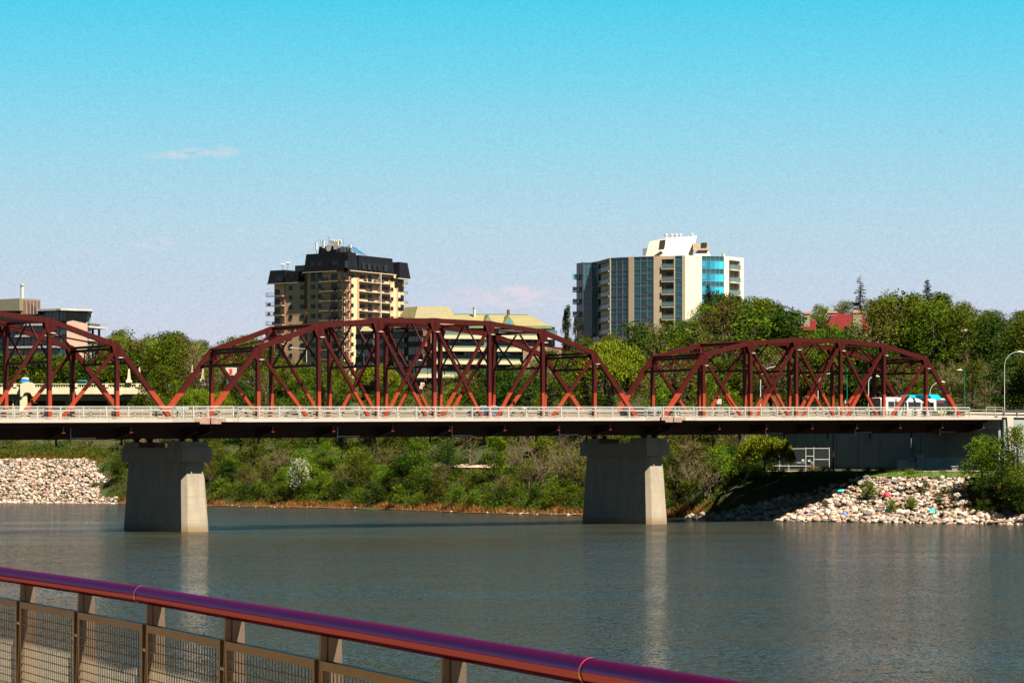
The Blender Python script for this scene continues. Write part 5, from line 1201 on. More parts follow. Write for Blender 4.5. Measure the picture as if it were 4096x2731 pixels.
for i in range(len(posts)-1):
    (ca, da), (cb_, db) = along(posts[i]), along(posts[i+1]); u = (cb_-ca).normalized(); Lp = (cb_-ca).length; nr = V(u.y, -u.x, 0)
    if nr.x > 0: nr = -nr
    g0, g1 = .055, Lp-.035; zt, zb_ = zH-.155, zH-1.08
    q = lambda d_, o_, z: V(ca.x+u.x*d_+nr.x*o_, ca.y+u.y*d_+nr.y*o_, z)
    mb = MB()
    def pb(d0, d1, z0, z1, o0=.022, o1=.062): mb.hexa([q(d0, o0, z0), q(d1, o0, z0), q(d1, o1, z0), q(d0, o1, z0)], [q(d0, o0, z1), q(d1, o0, z1), q(d1, o1, z1), q(d0, o1, z1)])
    pb(g0, g1, zt-.042, zt); pb(g0, g1, zb_, zb_+.04); pb(g0, g0+.035, zb_+.04, zt-.042); pb(g1-.035, g1, zb_+.04, zt-.042)
    fr = mb.build('panel_frame', M_BRONZE, root)
    mb = MB(); n_ = 27
    for k_ in range(1, n_): d_ = g0+.035+(g1-g0-.07)*k_/n_; pb(d_-.0017, d_+.0017, zb_+.04, zt-.042, .042, .048)
    mb.build('mesh_bars', M_BAR, fr)
    mb = MB(); z = zt-.042-.055
    while z > zb_+.05: pb(g0+.035, g1-.035, z-.0028, z+.0028, .053, .059); z -= .052
    mb.build('cross_wires', mat('dark cross wire', (.03, .02, .015), .5), fr)
mb = MB(); zg = zH-1.15
mb.prism([(4.2, -12), (2.75, 4.4), (.72, 9.0), (-.55, 12.2), (-2.1, 16), (-3.5, 19.1), (-6.6, 26), (-40, 40), (-40, -12)][::-1], zg-6, zg)
tag(mb.build('promenade', mat('tan paving', (.22, .13, .03), .85, var=.2, scale=1.5)), 'tan paved promenade of the near bank', kind='structure')

# ================================================================== lamps, signs, poles
M_LWHITE = mat('lamp white', (.32, .31, .29), .5); M_LGREEN = mat('lamp green', (.005, .07, .045), .5); M_LBROWN = mat('rusty pole', (.035, .015, .01), .7)
def lamp(px, yb, yt, Y, hx, hy, m_, label, curve=True, r_=.09, head=True, nm='street_lamp'):
    b, t_ = WP(px, yb, Y), WP(px, yt, Y); root = thing(nm, label, 'street lamp', tuple(b), group='street lamps' if head else None)
    mb = MB(); mb.tube([b, t_], [r_, r_*.7], 8); mb.build('pole', m_, root)
    if hx is not None:
        e = WP(hx, hy, Y); pts = []
        for k_ in range(9):
            f = k_/8
            if curve: pts.append(V(t_.x+(e.x-t_.x)*(1-math.cos(f*PI/2)), Y, t_.z+(e.z-t_.z)*math.sin(f*PI/2)))
            else: pts.append(t_.lerp(e, f))
        mb = MB(); mb.tube(pts, r_*.6, 6); mb.build('arm', m_, root)
        if head: mb = MB(); s_ = 1 if e.x > t_.x else -1; mb.tube([e-V(.1*s_, 0, 0), e+V(.15*s_, 0, .03), e+V(.5*s_, 0, 0), e+V(.75*s_, 0, -.02)], [.06, .14, .12, .05], 8); mb.build('lamp_head', M_LWHITE, root)
    return root
lamp(1226, 1450, 1396, 780, 1170, 1391, M_LWHITE, 'white street lamp with a slanting arm in front of the tan tower', False)
lamp(1455, 1530, 1422, 600, 1405, 1408, M_LGREEN, 'green street lamp between tower and terraced building', True)
lamp(1656, 1545, 1453, 590, 1675, 1441, M_LGREEN, 'green street lamp beside the parking signs', False)
lamp(3042, 1640, 1520, 452, 3100, 1466, M_LWHITE, 'white curved street lamp behind the middle of the right truss', r_=.08)
lamp(3272, 1640, 1545, 447, 3318, 1494, M_LWHITE, 'white curved street lamp between the crossed diagonals of the right truss', r_=.08)
lamp(3474, 1640, 1530, 450, 3500, 1505, M_LWHITE, 'pale lamp post just left of the white bus', r_=.08, head=True)
lamp(3720, 1640, 1570, 450, 3762, 1528, M_LWHITE, 'pale curved lamp rising behind the blue bus roof', r_=.08)
lamp(3388, 1612, 1474, 455, None, None, M_LGREEN, 'thin green pole behind the right truss', nm='pole', head=False)
lamp(3858, 1632, 1484, 455, 3846, 1480, M_LGREEN, 'leaning green lamp post right of the bridge end', False)
lamp(3941, 1640, 1524, 452, 3926, 1524, M_LBROWN, 'dark rusty pole among the trees right of the bridge end', False, r_=.13, head=False, nm='pole')
lamp(4018, 1640, 1465, 425, 4072, 1407, M_LWHITE, 'tall curved street lamp at the right end of the bridge railing', r_=.055)
lamp(4190, 1640, 1480, 432, 4100, 1410, M_LGREEN, 'street lamp reaching in from the right picture edge')
lamp(3333, 2000-118, 1735, 430, None, None, M_LBROWN, 'rusty pole standing beside the planter under the bridge', nm='pole', head=False, r_=.13)
lamp(1200, 1452, 1402, 760, None, None, M_FRAME, 'short dark lamp post in front of the tan tower', nm='pole', head=False)
def sign(px, py, Y, w_, h_, m_, label, pole=True, tri=False, zdown=3):
    q = WP(px, py, Y); root = thing('road_sign', label, 'road sign', tuple(q-V(0, 0, zdown)), group='road signs')
    mb = MB()
    if tri: mb.extr([(-w_, 0), (w_, h_), (w_, -h_)], q, V(1, 0, 0), UP, V(0, .05, 0))
    else: mb.box(q, (w_, 0, 0), (0, .03, 0), (0, 0, h_))
    mb.build('sign_plate', m_, root)
    if pole: mb = MB(); mb.tube([q+V(w_*.1, .1, -zdown), q+V(w_*.1, .1, h_*.9)], .05, 6); mb.build('pole', M_GALVD, root)
    return root
sign(2877, 1605, 440, .38, .42, M_GALV, 'grey square sign back behind the right truss near its left foot')
sign(3381, 1607, 448, .13, .42, M_WHITE, 'white triangular sign beside the thin green pole', tri=True)
s_ = sign(1690, 1537, 585, .42, .42, M_WHITE, 'upper of two white signs left of the terraced building', zdown=4)
mb = MB(); q = WP(1695, 1537, 584.9)
for k_ in range(16):
    a, b = 2*PI*k_/16, 2*PI*(k_+1)/16; mb.beam(q+V(math.cos(a)*.24, -.05, math.sin(a)*.24), q+V(math.cos(b)*.24, -.05, math.sin(b)*.24), V(0, 1, 0), .02, .07)
mb.build('red_ring', mat('sign red', (.4, .02, .02), .6), s_)
sign(1684, 1549, 584.5, .36, .34, M_WHITE, 'lower of two white signs left of the terraced building', pole=False)

# ================================================================== vehicles and people (built about their own origin)
M_TYRE = mat('tyre rubber', (.012, .012, .012), .9)
M_BLACKG = glass('black vehicle glass', (.006, .007, .008), .08, var=.3)
def local(name, label, cat, loc, rz, group=None): r = thing(name, label, cat, loc, rz if rz else 1e-6, group); r['_o'] = (0, 0, 0); return r
def wheel(root, x, y, r_, w_=.24):
    mb = MB(); mb.tube([(x, y-w_/2, r_), (x, y+w_/2, r_)], r_, 18); wh = mb.build('wheel', M_TYRE, root)
    mb = MB(); mb.tube([(x, y-w_/2-.01, r_), (x, y+w_/2+.01, r_)], r_*.55, 14); mb.build('rim', M_GALV, wh)
def suv(label, loc, rz, paint, rails=False):
    """x forward, y left"""
    r = local('parked_car' if False else 'car', label, 'car', loc, rz, 'cars on the red bridge')
    mb = MB(); pr = [(-2.3, .45), (2.25, .45), (2.35, .75), (2.2, 1.0), (1.25, 1.12), (-2.2, 1.15), (-2.4, .9)]
    mb.extr(pr, (0, -.92, 0), V(1, 0, 0), UP, V(0, 1.84, 0)); mb.build('body', paint, r, bevel=.08)
    mb = MB(); mb.hexa([V(-2.2, -.86, 1.1), V(1.25, -.86, 1.1), V(1.25, .86, 1.1), V(-2.2, .86, 1.1)], [V(-1.85, -.68, 1.62), V(.35, -.68, 1.66), V(.35, .68, 1.66), V(-1.85, .68, 1.62)]); mb.build('windows_band', M_BLACKG, r, bevel=.03).name = 'greenhouse'
    mb = MB(); mb.hexa([V(-1.95, -.72, 1.61), V(.42, -.72, 1.645), V(.42, .72, 1.645), V(-1.95, .72, 1.61)], [V(-1.8, -.64, 1.69), V(.25, -.64, 1.72), V(.25, .64, 1.72), V(-1.8, .64, 1.69)]); mb.build('roof', paint, r, bevel=.03)
    for y in (-.80, .80):
        for xa, xb, za, zb_ in ((1.22, .38, 1.1, 1.66), (-.35, -.42, 1.1, 1.63), (-1.5, -1.45, 1.1, 1.62), (-2.2, -1.88, 1.1, 1.62)):
            mb = MB(); mb.beam((xa, y*1.08, za), (xb, y*.87, zb_), V(1, 0, 0), .09, .05); mb.build('pillar', paint, r)
        for x in (-1.45, 1.45): wheel(r, x, y*1.06, .35)
        if rails: mb = MB(); mb.tube([(-1.7, y*.78, 1.72), (-1.5, y*.78, 1.79), (.1, y*.78, 1.8), (.3, y*.78, 1.73)], .03, 6); mb.build('roof_rail', M_WHITE, r)
    for y in (-.65, .65): mb = MB(); mb.box((2.3, y, .85), (.05, 0, 0), (0, .2, 0), (0, 0, .09)); mb.build('headlight', M_WHITE, r); mb = MB(); mb.box((-2.36, y, .95), (.04, 0, 0), (0, .15, 0), (0, 0, .12)); mb.build('tail_light', M_RED, r)
    return r
def on_road(px, w_): s = s_of(px, w_); return s, tuple(BP(s, w_, -1.54))
aB = math.atan2(D.y, D.x)
s_, l_ = on_road(1938, 3.2); suv('bright blue car with pale roof rails on the middle span', l_, aB+PI, mat('metallic blue paint', (.004, .045, .13), .3, coat=.6), True)
s_, l_ = on_road(2655, 3.2); suv('dark teal car passing the right pier overlook', l_, aB+PI, mat('dark teal paint', (.004, .02, .032), .3, coat=.5))
s_, l_ = on_road(2545, 7.4); suv('black car half hidden behind the right foot of the middle truss', l_, aB, mat('black paint', (.004, .005, .008), .3, coat=.5))
M_BUSW = mat('white bus paint', (.28, .265, .24), .4, var=.04, coat=.3); M_BUSG = mat('grey bus rear', (.11, .105, .11), .5); M_CYAN = mat('cyan bus paint', (.0, .17, .30), .35, var=.05, coat=.4)
def bus(label, loc, rz, L_, paint, rear, pods, front_sign):
    r = local('city_bus', label, 'bus', loc, rz, 'city buses at the right end of the bridge'); h_ = 3.0; hw = 1.27; x0, x1 = -L_/2, L_/2
    mb = MB(); sec = [(-hw, .35), (hw, .35), (hw+.02, 1.2), (hw-.02, 2.7), (hw-.28, h_), (-hw+.28, h_), (-hw+.02, 2.7), (-hw-.02, 1.2)]
    mb.extr(sec, (x0, 0, 0), V(0, 1, 0), UP, V(L_, 0, 0)); mb.build('body', paint, r, bevel=.06)
    for sg in (-1, 1):
        f = (lambda mb, xa, xb, za, zb_, o=.03: mb.bx(xa, xb, sg*(hw+.03)-o, sg*(hw+.03)+o, za, zb_))
        for k_ in range(7 if L_ > 11 else 6):
            xa = x0+1.6+k_*1.45
            if sg == -1 and k_ in (2, 5): continue
            mb = MB(); f(mb, xa, xa+1.25, 1.45, 2.45); mb.build('side_window', M_BLACKG, r)
        for k_ in (2, 5) if sg == -1 else ():
            xa = x0+1.6+k_*1.45; dr = MB(); f(dr, xa, xa+1.2, .5, 2.5, .02); dr = dr.build('door', M_BUSW if paint is M_BUSW else M_CYAN, r)
            for j in (0, 1): mb = MB(); f(mb, xa+.1+j*.55, xa+.55+j*.55, .7, 2.35, .04); mb.build('door_glass', M_BLACKG, dr)
        mb = MB(); f(mb, x0+3.0, x0+3.5, .4, 2.95, .012); mb.build('livery_stripe', M_BUSG if paint is M_BUSW else M_FRAME, r)
        for x in (x0+2.6, x1-2.7): wheel(r, x, sg*(hw-.12), .48, .3)
    mb = MB(); mb.bx(x0-.04, x0, -hw+.03, hw-.03, .4, 2.92); re_ = mb.build('rear_panel', rear, r)
    mb = MB(); mb.bx(x0-.07, x0-.03, -.95, .1, 2.2, 2.65); mb.build('rear_window', M_BLACKG, re_)
    mb = MB(); mb.bx(x0-.07, x0-.03, -.9, .9, .45, .95); mb.build('grille', M_FRAME, re_)
    mb = MB(); mb.bx(x1, x1+.05, -hw+.1, hw-.1, 1.0, 2.75); fr = mb.build('windshield', M_BLACKG, r)
    if front_sign:
        m_ = bpy.data.materials.new('red led text'); m_.use_nodes = True; t = NT(m_.node_tree); e = t.n('ShaderNodeEmission'); e.inputs[0].default_value = (1, .02, .02, 1); e.inputs[1].default_value = .25; o = t.n('ShaderNodeOutputMaterial'); t.l(e.outputs[0], o.inputs[0])
        mb = MB()
        for k_ in range(9): mb.bx(x1+.055, x1+.07, -.75+k_*.17, -.75+k_*.17+.11, 2.42, 2.58+.03*(k_ % 3 == 0))
        mb.build('led_text', m_, fr)
        mb = MB(); mb.bx(x1-.02, x1+.04, .1, .95, 2.85, 3.1); mb.build('number_plate', M_BUSW, fr)
        mb = MB(); mb.bx(x1+.04, x1+.5, -.9, .9, .75, .95); mb.build('bicycle_rack', mat('yellow paint', (.5, .4, .01), .5), fr)
        for y in (-1, 1): mb = MB(); mb.bx(x1+.1, x1+.25, y*(hw+.15)-.08, y*(hw+.15)+.08, 1.6, 2.1); mb.build('mirror', M_FRAME, fr)
    else:
        mb = MB(); mb.bx(x0+1, x1-3, -.9, .9, 3.0, 3.12); mb.build('roof_hatch', paint, r)
    for xa, xb in pods:
        mb = MB(); mb.hexa([V(xa, -1.1, 3.0), V(xb, -1.1, 3.0), V(xb, 1.1, 3.0), V(xa, 1.1, 3.0)], [V(xa+.3, -.95, 3.75), V(xb-.9, -.95, 3.75), V(xb-.9, .95, 3.75), V(xa+.3, .95, 3.75)]); mb.build('roof_pod', paint, r, bevel=.08)
    return r
s0_ = s_of(3524, 2.0)
bus('white bus with grey rear driving off the right end of the bridge', tuple(BP(s0_+6.1, 3.3, -1.54)), aB, 12.2, M_BUSW, M_BUSG, [], False)
q = WP(3728, 1645, 441); bus('cyan blue bus with red display, at the right end of the bridge', (q.x-1.6, q.y+4.5, BP(S_END, 5, -1.54).z+.35), math.radians(-56), 10.5, M_CYAN, M_CYAN, [(-3.6, -.2), (.2, 4.6)], True)

M_SKIN = mat('skin', (.26, .12, .07), .6)
def skinned(name, joints, edges, m_, parent, smooth=2):
    me = bpy.data.meshes.new(name); me.from_pydata([j[:3] for j in joints], edges, []); me.materials.append(m_)
    o = bpy.data.objects.new(name, me); sc.collection.objects.link(o); o.parent = parent; o['_o'] = (0, 0, 0)
    md = o.modifiers.new('skin', 'SKIN')
    for i, j in enumerate(joints):
        sv = me.skin_vertices[0].data[i]; sv.radius = (j[3], j[3]); sv.use_root = (i == 0)
    sb = o.modifiers.new('sub', 'SUBSURF'); sb.levels = 1; sb.render_levels = 1; return o
def person(label, loc, rz, pose, shirt, shorts, hair, extra=None, cat='person', group=None):
    """x forward; pose gives joint positions"""
    r = local('person', label, cat, loc, rz, group); J = pose
    js = [J['hip']+(.13,), J['waist']+(.13,), J['chest']+(.17,), J['neck']+(.06,), J['head']+(.105,), tuple(J['head'][k_]+(0, 0, .1)[k_] for k_ in range(3))+(.08,)]
    ed = [(0, 1), (1, 2), (2, 3), (3, 4), (4, 5)]
    for sd_ in 'lr':
        b = len(js); js += [J['sh'+sd_]+(.06,), J['el'+sd_]+(.042,), J['wr'+sd_]+(.032,), J['ha'+sd_]+(.035,)]; ed += [(2, b), (b, b+1), (b+1, b+2), (b+2, b+3)]
        b = len(js); js += [J['hj'+sd_]+(.09,), J['kn'+sd_]+(.065,), J['an'+sd_]+(.042,), J['to'+sd_]+(.035,)]; ed += [(0, b), (b, b+1), (b+1, b+2), (b+2, b+3)]
    skinned('body', js, ed, M_SKIN, r)
    f = lambda a, b, t_: tuple(a[k_]+(b[k_]-a[k_])*t_ for k_ in range(3))
    ts = [J['hip']+(.145,), J['waist']+(.15,), J['chest']+(.195,), f(J['chest'], J['neck'], .6)+(.12,)]; te = [(0, 1), (1, 2), (2, 3)]
    for sd_ in 'lr': b = len(ts); ts += [J['sh'+sd_]+(.08,), f(J['sh'+sd_], J['el'+sd_], .75)+(.07,)]; te += [(2, b), (b, b+1)]
    skinned('shirt', ts, te, shirt, r)
    ss = [J['hip']+(.16,)]; se = []
    for sd_ in 'lr': b = len(ss); ss += [J['hj'+sd_]+(.11,), f(J['hj'+sd_], J['kn'+sd_], .75)+(.10,)]; se += [(0, b), (b, b+1)]
    skinned('shorts', ss, se, shorts, r)
    h_ = J['head']; skinned('hair', [(h_[0]-.03, h_[1], h_[2]+.02, .10), (h_[0]-.02, h_[1], h_[2]+.12, .09)], [(0, 1)], hair, r)
    for sd_ in 'lr': skinned('shoe', [J['an'+sd_][:2]+(J['an'+sd_][2]-.03, .045), J['to'+sd_]+(.045,)], [(0, 1)], M_FRAME, r)
    return r
def stand(dx=0, step=0, bend=0, arms=0):
    return dict(hip=(0, 0, .95), waist=(0, 0, 1.1), chest=(bend*.5, 0, 1.36), neck=(bend*.7, 0, 1.5), head=(bend*.9+.02, 0, 1.62),
        shl=(bend*.5, .19, 1.42), ell=(-.05+arms, .25, 1.15), wrl=(.12+arms*1.6, .22, 1.0+arms*.4), hal=(.18+arms*1.6, .2, .98+arms*.4),
        shr=(bend*.5, -.19, 1.42), elr=(-.1+arms*.6, -.25, 1.15), wrr=(.05+arms*1.4, -.22, .95+arms*.5), har=(.1+arms*1.4, -.2, .92+arms*.5),
        hjl=(0, .1, .88), knl=(step*.5+.04, .1, .5), anl=(step, .1, .09), tol=(step+.16, .1, .04), hjr=(0, -.1, .88), knr=(-step*.3+.05, -.1, .5), anr=(-step, -.1, .1+abs(step)*.2), tor=(-step+.14, -.1, .05+abs(step)*.1))
M_HAIRR = mat('red brown hair', (.10, .03, .015), .8); M_HAIRD = mat('dark hair', (.015, .01, .008), .8)
M_WSHIRT = mat('white shirt', (.42, .40, .40), .8); M_DSH = mat('dark shorts', (.02, .02, .022), .8); M_TEAL = mat('teal shirt', (.005, .085, .12), .8)
s_ = s_of(3352, -2.6); pr = person('person in a white shirt and dark shorts jogging on the right span, grey bag', tuple(BP(s_, -2.6, -1.46)), aB, stand(step=.28, arms=.15), M_WSHIRT, M_DSH, M_HAIRR, group='people on the bridge and below it')
mb = MB(); mb.bx(-.32, -.12, -.14, .14, 1.08, 1.42); mb.build('bag', M_GALVD, pr, bevel=.04)
# cyclist
s_ = s_of(2100, -2.6); loc = tuple(BP(s_, -2.6, -1.46))
cy = dict(hip=(-.22, 0, .98), waist=(-.08, 0, 1.12), chest=(.18, 0, 1.30), neck=(.32, 0, 1.38), head=(.44, 0, 1.50), shl=(.2, .19, 1.33), ell=(.38, .24, 1.12), wrl=(.52, .22, .98), hal=(.56, .21, .97), shr=(.2, -.19, 1.33), elr=(.36, -.24, 1.12), wrr=(.52, -.22, .98), har=(.56, -.21, .97),
    hjl=(-.2, .1, .92), knl=(.2, .1, .78), anl=(.06, .1, .42), tol=(.2, .1, .38), hjr=(-.2, -.1, .92), knr=(.12, -.1, .52), anr=(-.02, -.1, .14), tor=(.12, -.1, .10))
pr = person('person on a bicycle leaning forward, pale top and dark shorts, middle span', loc, aB+PI, cy, mat('pale pink top', (.35, .30, .32), .8), M_DSH, M_HAIRD, group='people on the bridge and below it')
bk = local('bicycle', 'bicycle ridden along the sidewalk of the middle span', 'bicycle', loc, aB+PI)
for x in (-.52, .52):
    mb = MB(); mb.tube([(x+.34*math.cos(2*PI*k_/24), 0, .34+.34*math.sin(2*PI*k_/24)) for k_ in range(25)], .02, 6); w_ = mb.build('wheel', M_TYRE, bk)
    mb = MB()
    for k_ in range(8): mb.tube([(x, 0, .34), (x+.33*math.cos(PI*k_/4), 0, .34+.33*math.sin(PI*k_/4))], .004, 4)
    mb.build('spokes', M_GALV, w_)
mb = MB()
for a, b in (((-.52, 0, .34), (-.05, 0, .3)), ((-.05, 0, .3), (-.2, 0, .85)), ((-.52, 0, .34), (-.17, 0, .72)), ((-.05, 0, .3), (.38, 0, .75)), ((-.17, 0, .72), (.36, 0, .82)), ((.34, 0, .9), (.52, 0, .34))): mb.tube([a, b], .018, 6)
mb.build('frame', M_WHITE, bk)
mb = MB(); mb.bx(-.34, -.08, -.07, .07, .84, .9); mb.build('saddle', M_FRAME, bk)
mb = MB(); mb.tube([(.34, 0, .9), (.36, 0, .98), (.5, .22, .98)], .014, 5); mb.tube([(.36, 0, .98), (.5, -.22, .98)], .014, 5); mb.build('handlebar', M_FRAME, bk)
pz = 7.5
def at_px(px, w_): s = s_of(px, w_); return s, P3d(s, w_, 0)
q = WP(3115, 1862, 441); person('person in teal shirt looking down, left of the chain link fence', (q.x, q.y, ZC+(HY-1888)*441/F), math.radians(-60), stand(arms=.2, bend=.12), M_TEAL, M_DSH, M_HAIRR, group='people on the bridge and below it')
q = WP(3248, 1862, 432); person('person in teal shirt seen from behind beside the gate post', (q.x, q.y, ZC+(HY-1886)*432/F), math.radians(80), stand(step=.1), M_TEAL, M_DSH, M_HAIRD, group='people on the bridge and below it')

# chain link fence, planter, bench ledge, path under the bridge
root = thing('chain_link_fence', 'tall chain link fence with gate in front of the retaining wall', 'fence', tuple(WP(3230, 1885, 436)))
Yf = 436
def vb(px, y0, y1, r_=.06): mb = MB(); mb.tube([WP(px, y1, Yf), WP(px, y0, Yf)], r_, 6); mb.build('post', M_GALV, root)
for px, y0, y1 in ((3155, 1796, 1885), (3223, 1789, 1884), (3255, 1788, 1884), (3317, 1789, 1868), (3117, 1796, 1884)): vb(px, y0, y1)
mb = MB()
for a, b, y in ((3060, 3222, 1794), (3223, 3255, 1793), (3255, 3317, 1793), (3255, 3317, 1837), (3223, 3255, 1824), (3155, 3222, 1850), (3090, 3255, 1863)): mb.tube([WP(a, y, Yf), WP(b, y, Yf)], .04, 6)
mb.build('rails', M_GALV, root)
mb = MB()
for k_ in range(56): x = 3100+k_*3.9; mb.tube([WP(x, 1794, Yf), WP(x, 1884, Yf)], .006, 3, False)
for k_ in range(24): y = 1795+k_*3.8; mb.tube([WP(3100, y, Yf), WP(3317, y, Yf)], .006, 3, False)
mb.build('wire_mesh', M_GALVD, root)
for px, py in ((3212, 1840), (3237, 1842)): mb = MB(); mb.box(WP(px, py, Yf-.1), (.2, 0, 0), (0, .02, 0), (0, 0, .16)); mb.build('notice', M_WHITE, root)
M_KERB = mat('reddish planter concrete', (.15, .12, .12), .9)
root = thing('planter_box', 'long low concrete planter with green and red plants under the bridge', 'planter', tuple(WP(3280, 1900, 428)))
a, b = WP(3231, 1900, 428), WP(3332, 1900, 428); mb = MB(); mb.bx(a.x, b.x, 428, 430.5, a.z, WP(3280, 1883, 428).z); mb.build('box', M_KERB, root)
# ================================================================== paths on the far bank
M_PATH = mat('pinkish gravel path', (.20, .135, .10), .95, var=.15, scale=.8)
def ribbon(name, pts, label, lift=.3):
    mb = MB()
    for (pa, ua, wa), (pb_, ub, wb) in zip(pts, pts[1:]):
        def q(px, u): Y = shore(px)+u; return V((px-HX)*Y/F, Y, ground(px, Y)+lift)
        mb.quad(q(pa, ua), q(pb_, ub), q(pb_, ub+wb), q(pa, ua+wa))
    o = mb.build(name, M_PATH); tag(o, label, kind='structure')
ribbon('path', [(1700, 31, 4), (1790, 31, 5), (1900, 31, 6), (2000, 31, 5), (2100, 31, 4), (2300, 30, 4), (2500, 27, 4)], 'pinkish path across the bushy bank')
ribbon('promenade_path', [(2980, 24, 5), (3100, 24, 5), (3300, 24, 5), (3500, 24, 5), (3700, 25, 5), (3900, 25, 5), (4150, 25, 5), (4400, 25, 5)], 'pale path under the right end of the bridge', .12)
gmb = MB()
gpx = [2980+k_*40 for k_ in range(30)]
for a, b in zip(gpx, gpx[1:]):
    for u0, u1 in ((16.5, 19), (19, 21.5), (21.5, 23.9)):
        q = lambda px, u: V((px-HX)*(shore(px)+u)/F, shore(px)+u, ground(px, shore(px)+u)+.28)
        gmb.quad(q(a, u0), q(b, u0), q(b, u1), q(a, u1))
tag(gmb.build('lawn', M_GRASSG), 'strip of mown grass above the riprap', kind='structure')
# low ledge with bench block at the right
root = thing('stone_ledge', 'low pinkish stone ledge with a pale capped block, below the right bridge end', 'ledge', tuple(WP(3865, 1894, 420)))
Y0 = 417; a, b, c_ = WP(3781, 1896, Y0), WP(3932, 1896, Y0), WP(3943, 1896, Y0)
mb = MB(); mb.bx(a.x, b.x, Y0, Y0+.8, a.z-1, WP(3800, 1879, Y0).z); mb.build('ledge', M_KERB, root)
mb = MB(); mb.bx(b.x, c_.x, Y0-.1, Y0+.9, a.z-1, WP(3800, 1878, Y0).z); mb.build('end_block', M_CONC, root)
a, b = WP(3808, 1879, Y0), WP(3830, 1866, Y0); mb = MB(); mb.bx(a.x, b.x, Y0-.05, Y0+1.2, a.z-.4, b.z); mb.build('seat_block', M_KERB, root)
mb = MB(); mb.bx(a.x-.1, b.x+.12, Y0-.15, Y0+1.3, b.z, b.z+.12); mb.build('cap', M_CONC, root)

# ================================================================== leaves, trees
L_ = dict(
 green=leafmat('leaf green', (.023, .042, .0014), col2=(.044, .054, .0016)),
 dark=leafmat('leaf dark green', (.010, .025, .0018), col2=(.020, .036, .002)),
 olive=leafmat('leaf olive', (.038, .042, .0022), col2=(.052, .043, .005)),
 bright=leafmat('leaf bright green', (.036, .064, .0018), col2=(.062, .078, .002)),
 yellow=leafmat('leaf yellow green', (.062, .082, .003), orand=.15),
 spruce=leafmat('needle', (.010, .016, .006), trans=.05, col2=(.030, .020, .010)),
 poplar=leafmat('poplar leaf', (.014, .024, .005), trans=.15),
 white=leafmat('white blossom', (.15, .17, .13), trans=.2, irand=.4),
 red=leafmat('reddish leaf', (.09, .022, .012), col2=(.12, .05, .02)),
 straw=leafmat('dry straw', (.17, .072, .012), trans=.2, col2=(.10, .055, .012)),
 grass=leafmat('grass blade', (.026, .048, .002), trans=.3, col2=(.045, .052, .003)))
M_BARK = mat('bark', (.055, .040, .028), .95, var=.35, scale=2)
M_TWIG = mat('bare grey twig', (.085, .058, .038), .9, var=.3, scale=1)
def leafcloud(mb, rn, c, r, n, s, squash=.8, droop=0):
    for _ in range(n):
        while True:
            x, y, z = rn.uniform(-1, 1), rn.uniform(-1, 1), rn.uniform(-1, 1); q = x*x+y*y+z*z
            if q <= 1 and rn.random() < .25+.75*q: break
        p_ = V(c[0]+x*r, c[1]+y*r, c[2]+z*r*squash)
        a = V(rn.gauss(0, 1), rn.gauss(0, 1), rn.gauss(0, .7)-droop).normalized(); b = a.cross(V(rn.gauss(0, 1), rn.gauss(0, 1), rn.gauss(0, 1))).normalized()
        l = s*rn.uniform(.6, 1.35); w_ = l*rn.uniform(.32, .6)
        mb.quad(p_-a*l*.5, p_+b*w_*.5, p_+a*l*.5, p_-b*w_*.5)
def limb(mb, rn, p, q, r0, r1, n=4, wob=.12):
    p, q = V(*p), V(*q); L = (q-p).length; pts = []; rs = []
    for k_ in range(n+1):
        f = k_/n; w_ = wob*L*math.sin(f*PI); pts.append(p.lerp(q, f)+V(rn.uniform(-w_, w_), rn.uniform(-w_, w_), rn.uniform(-w_, w_)*.5)); rs.append(r0+(r1-r0)*f)
    mb.tube(pts, rs, 5, False); return pts
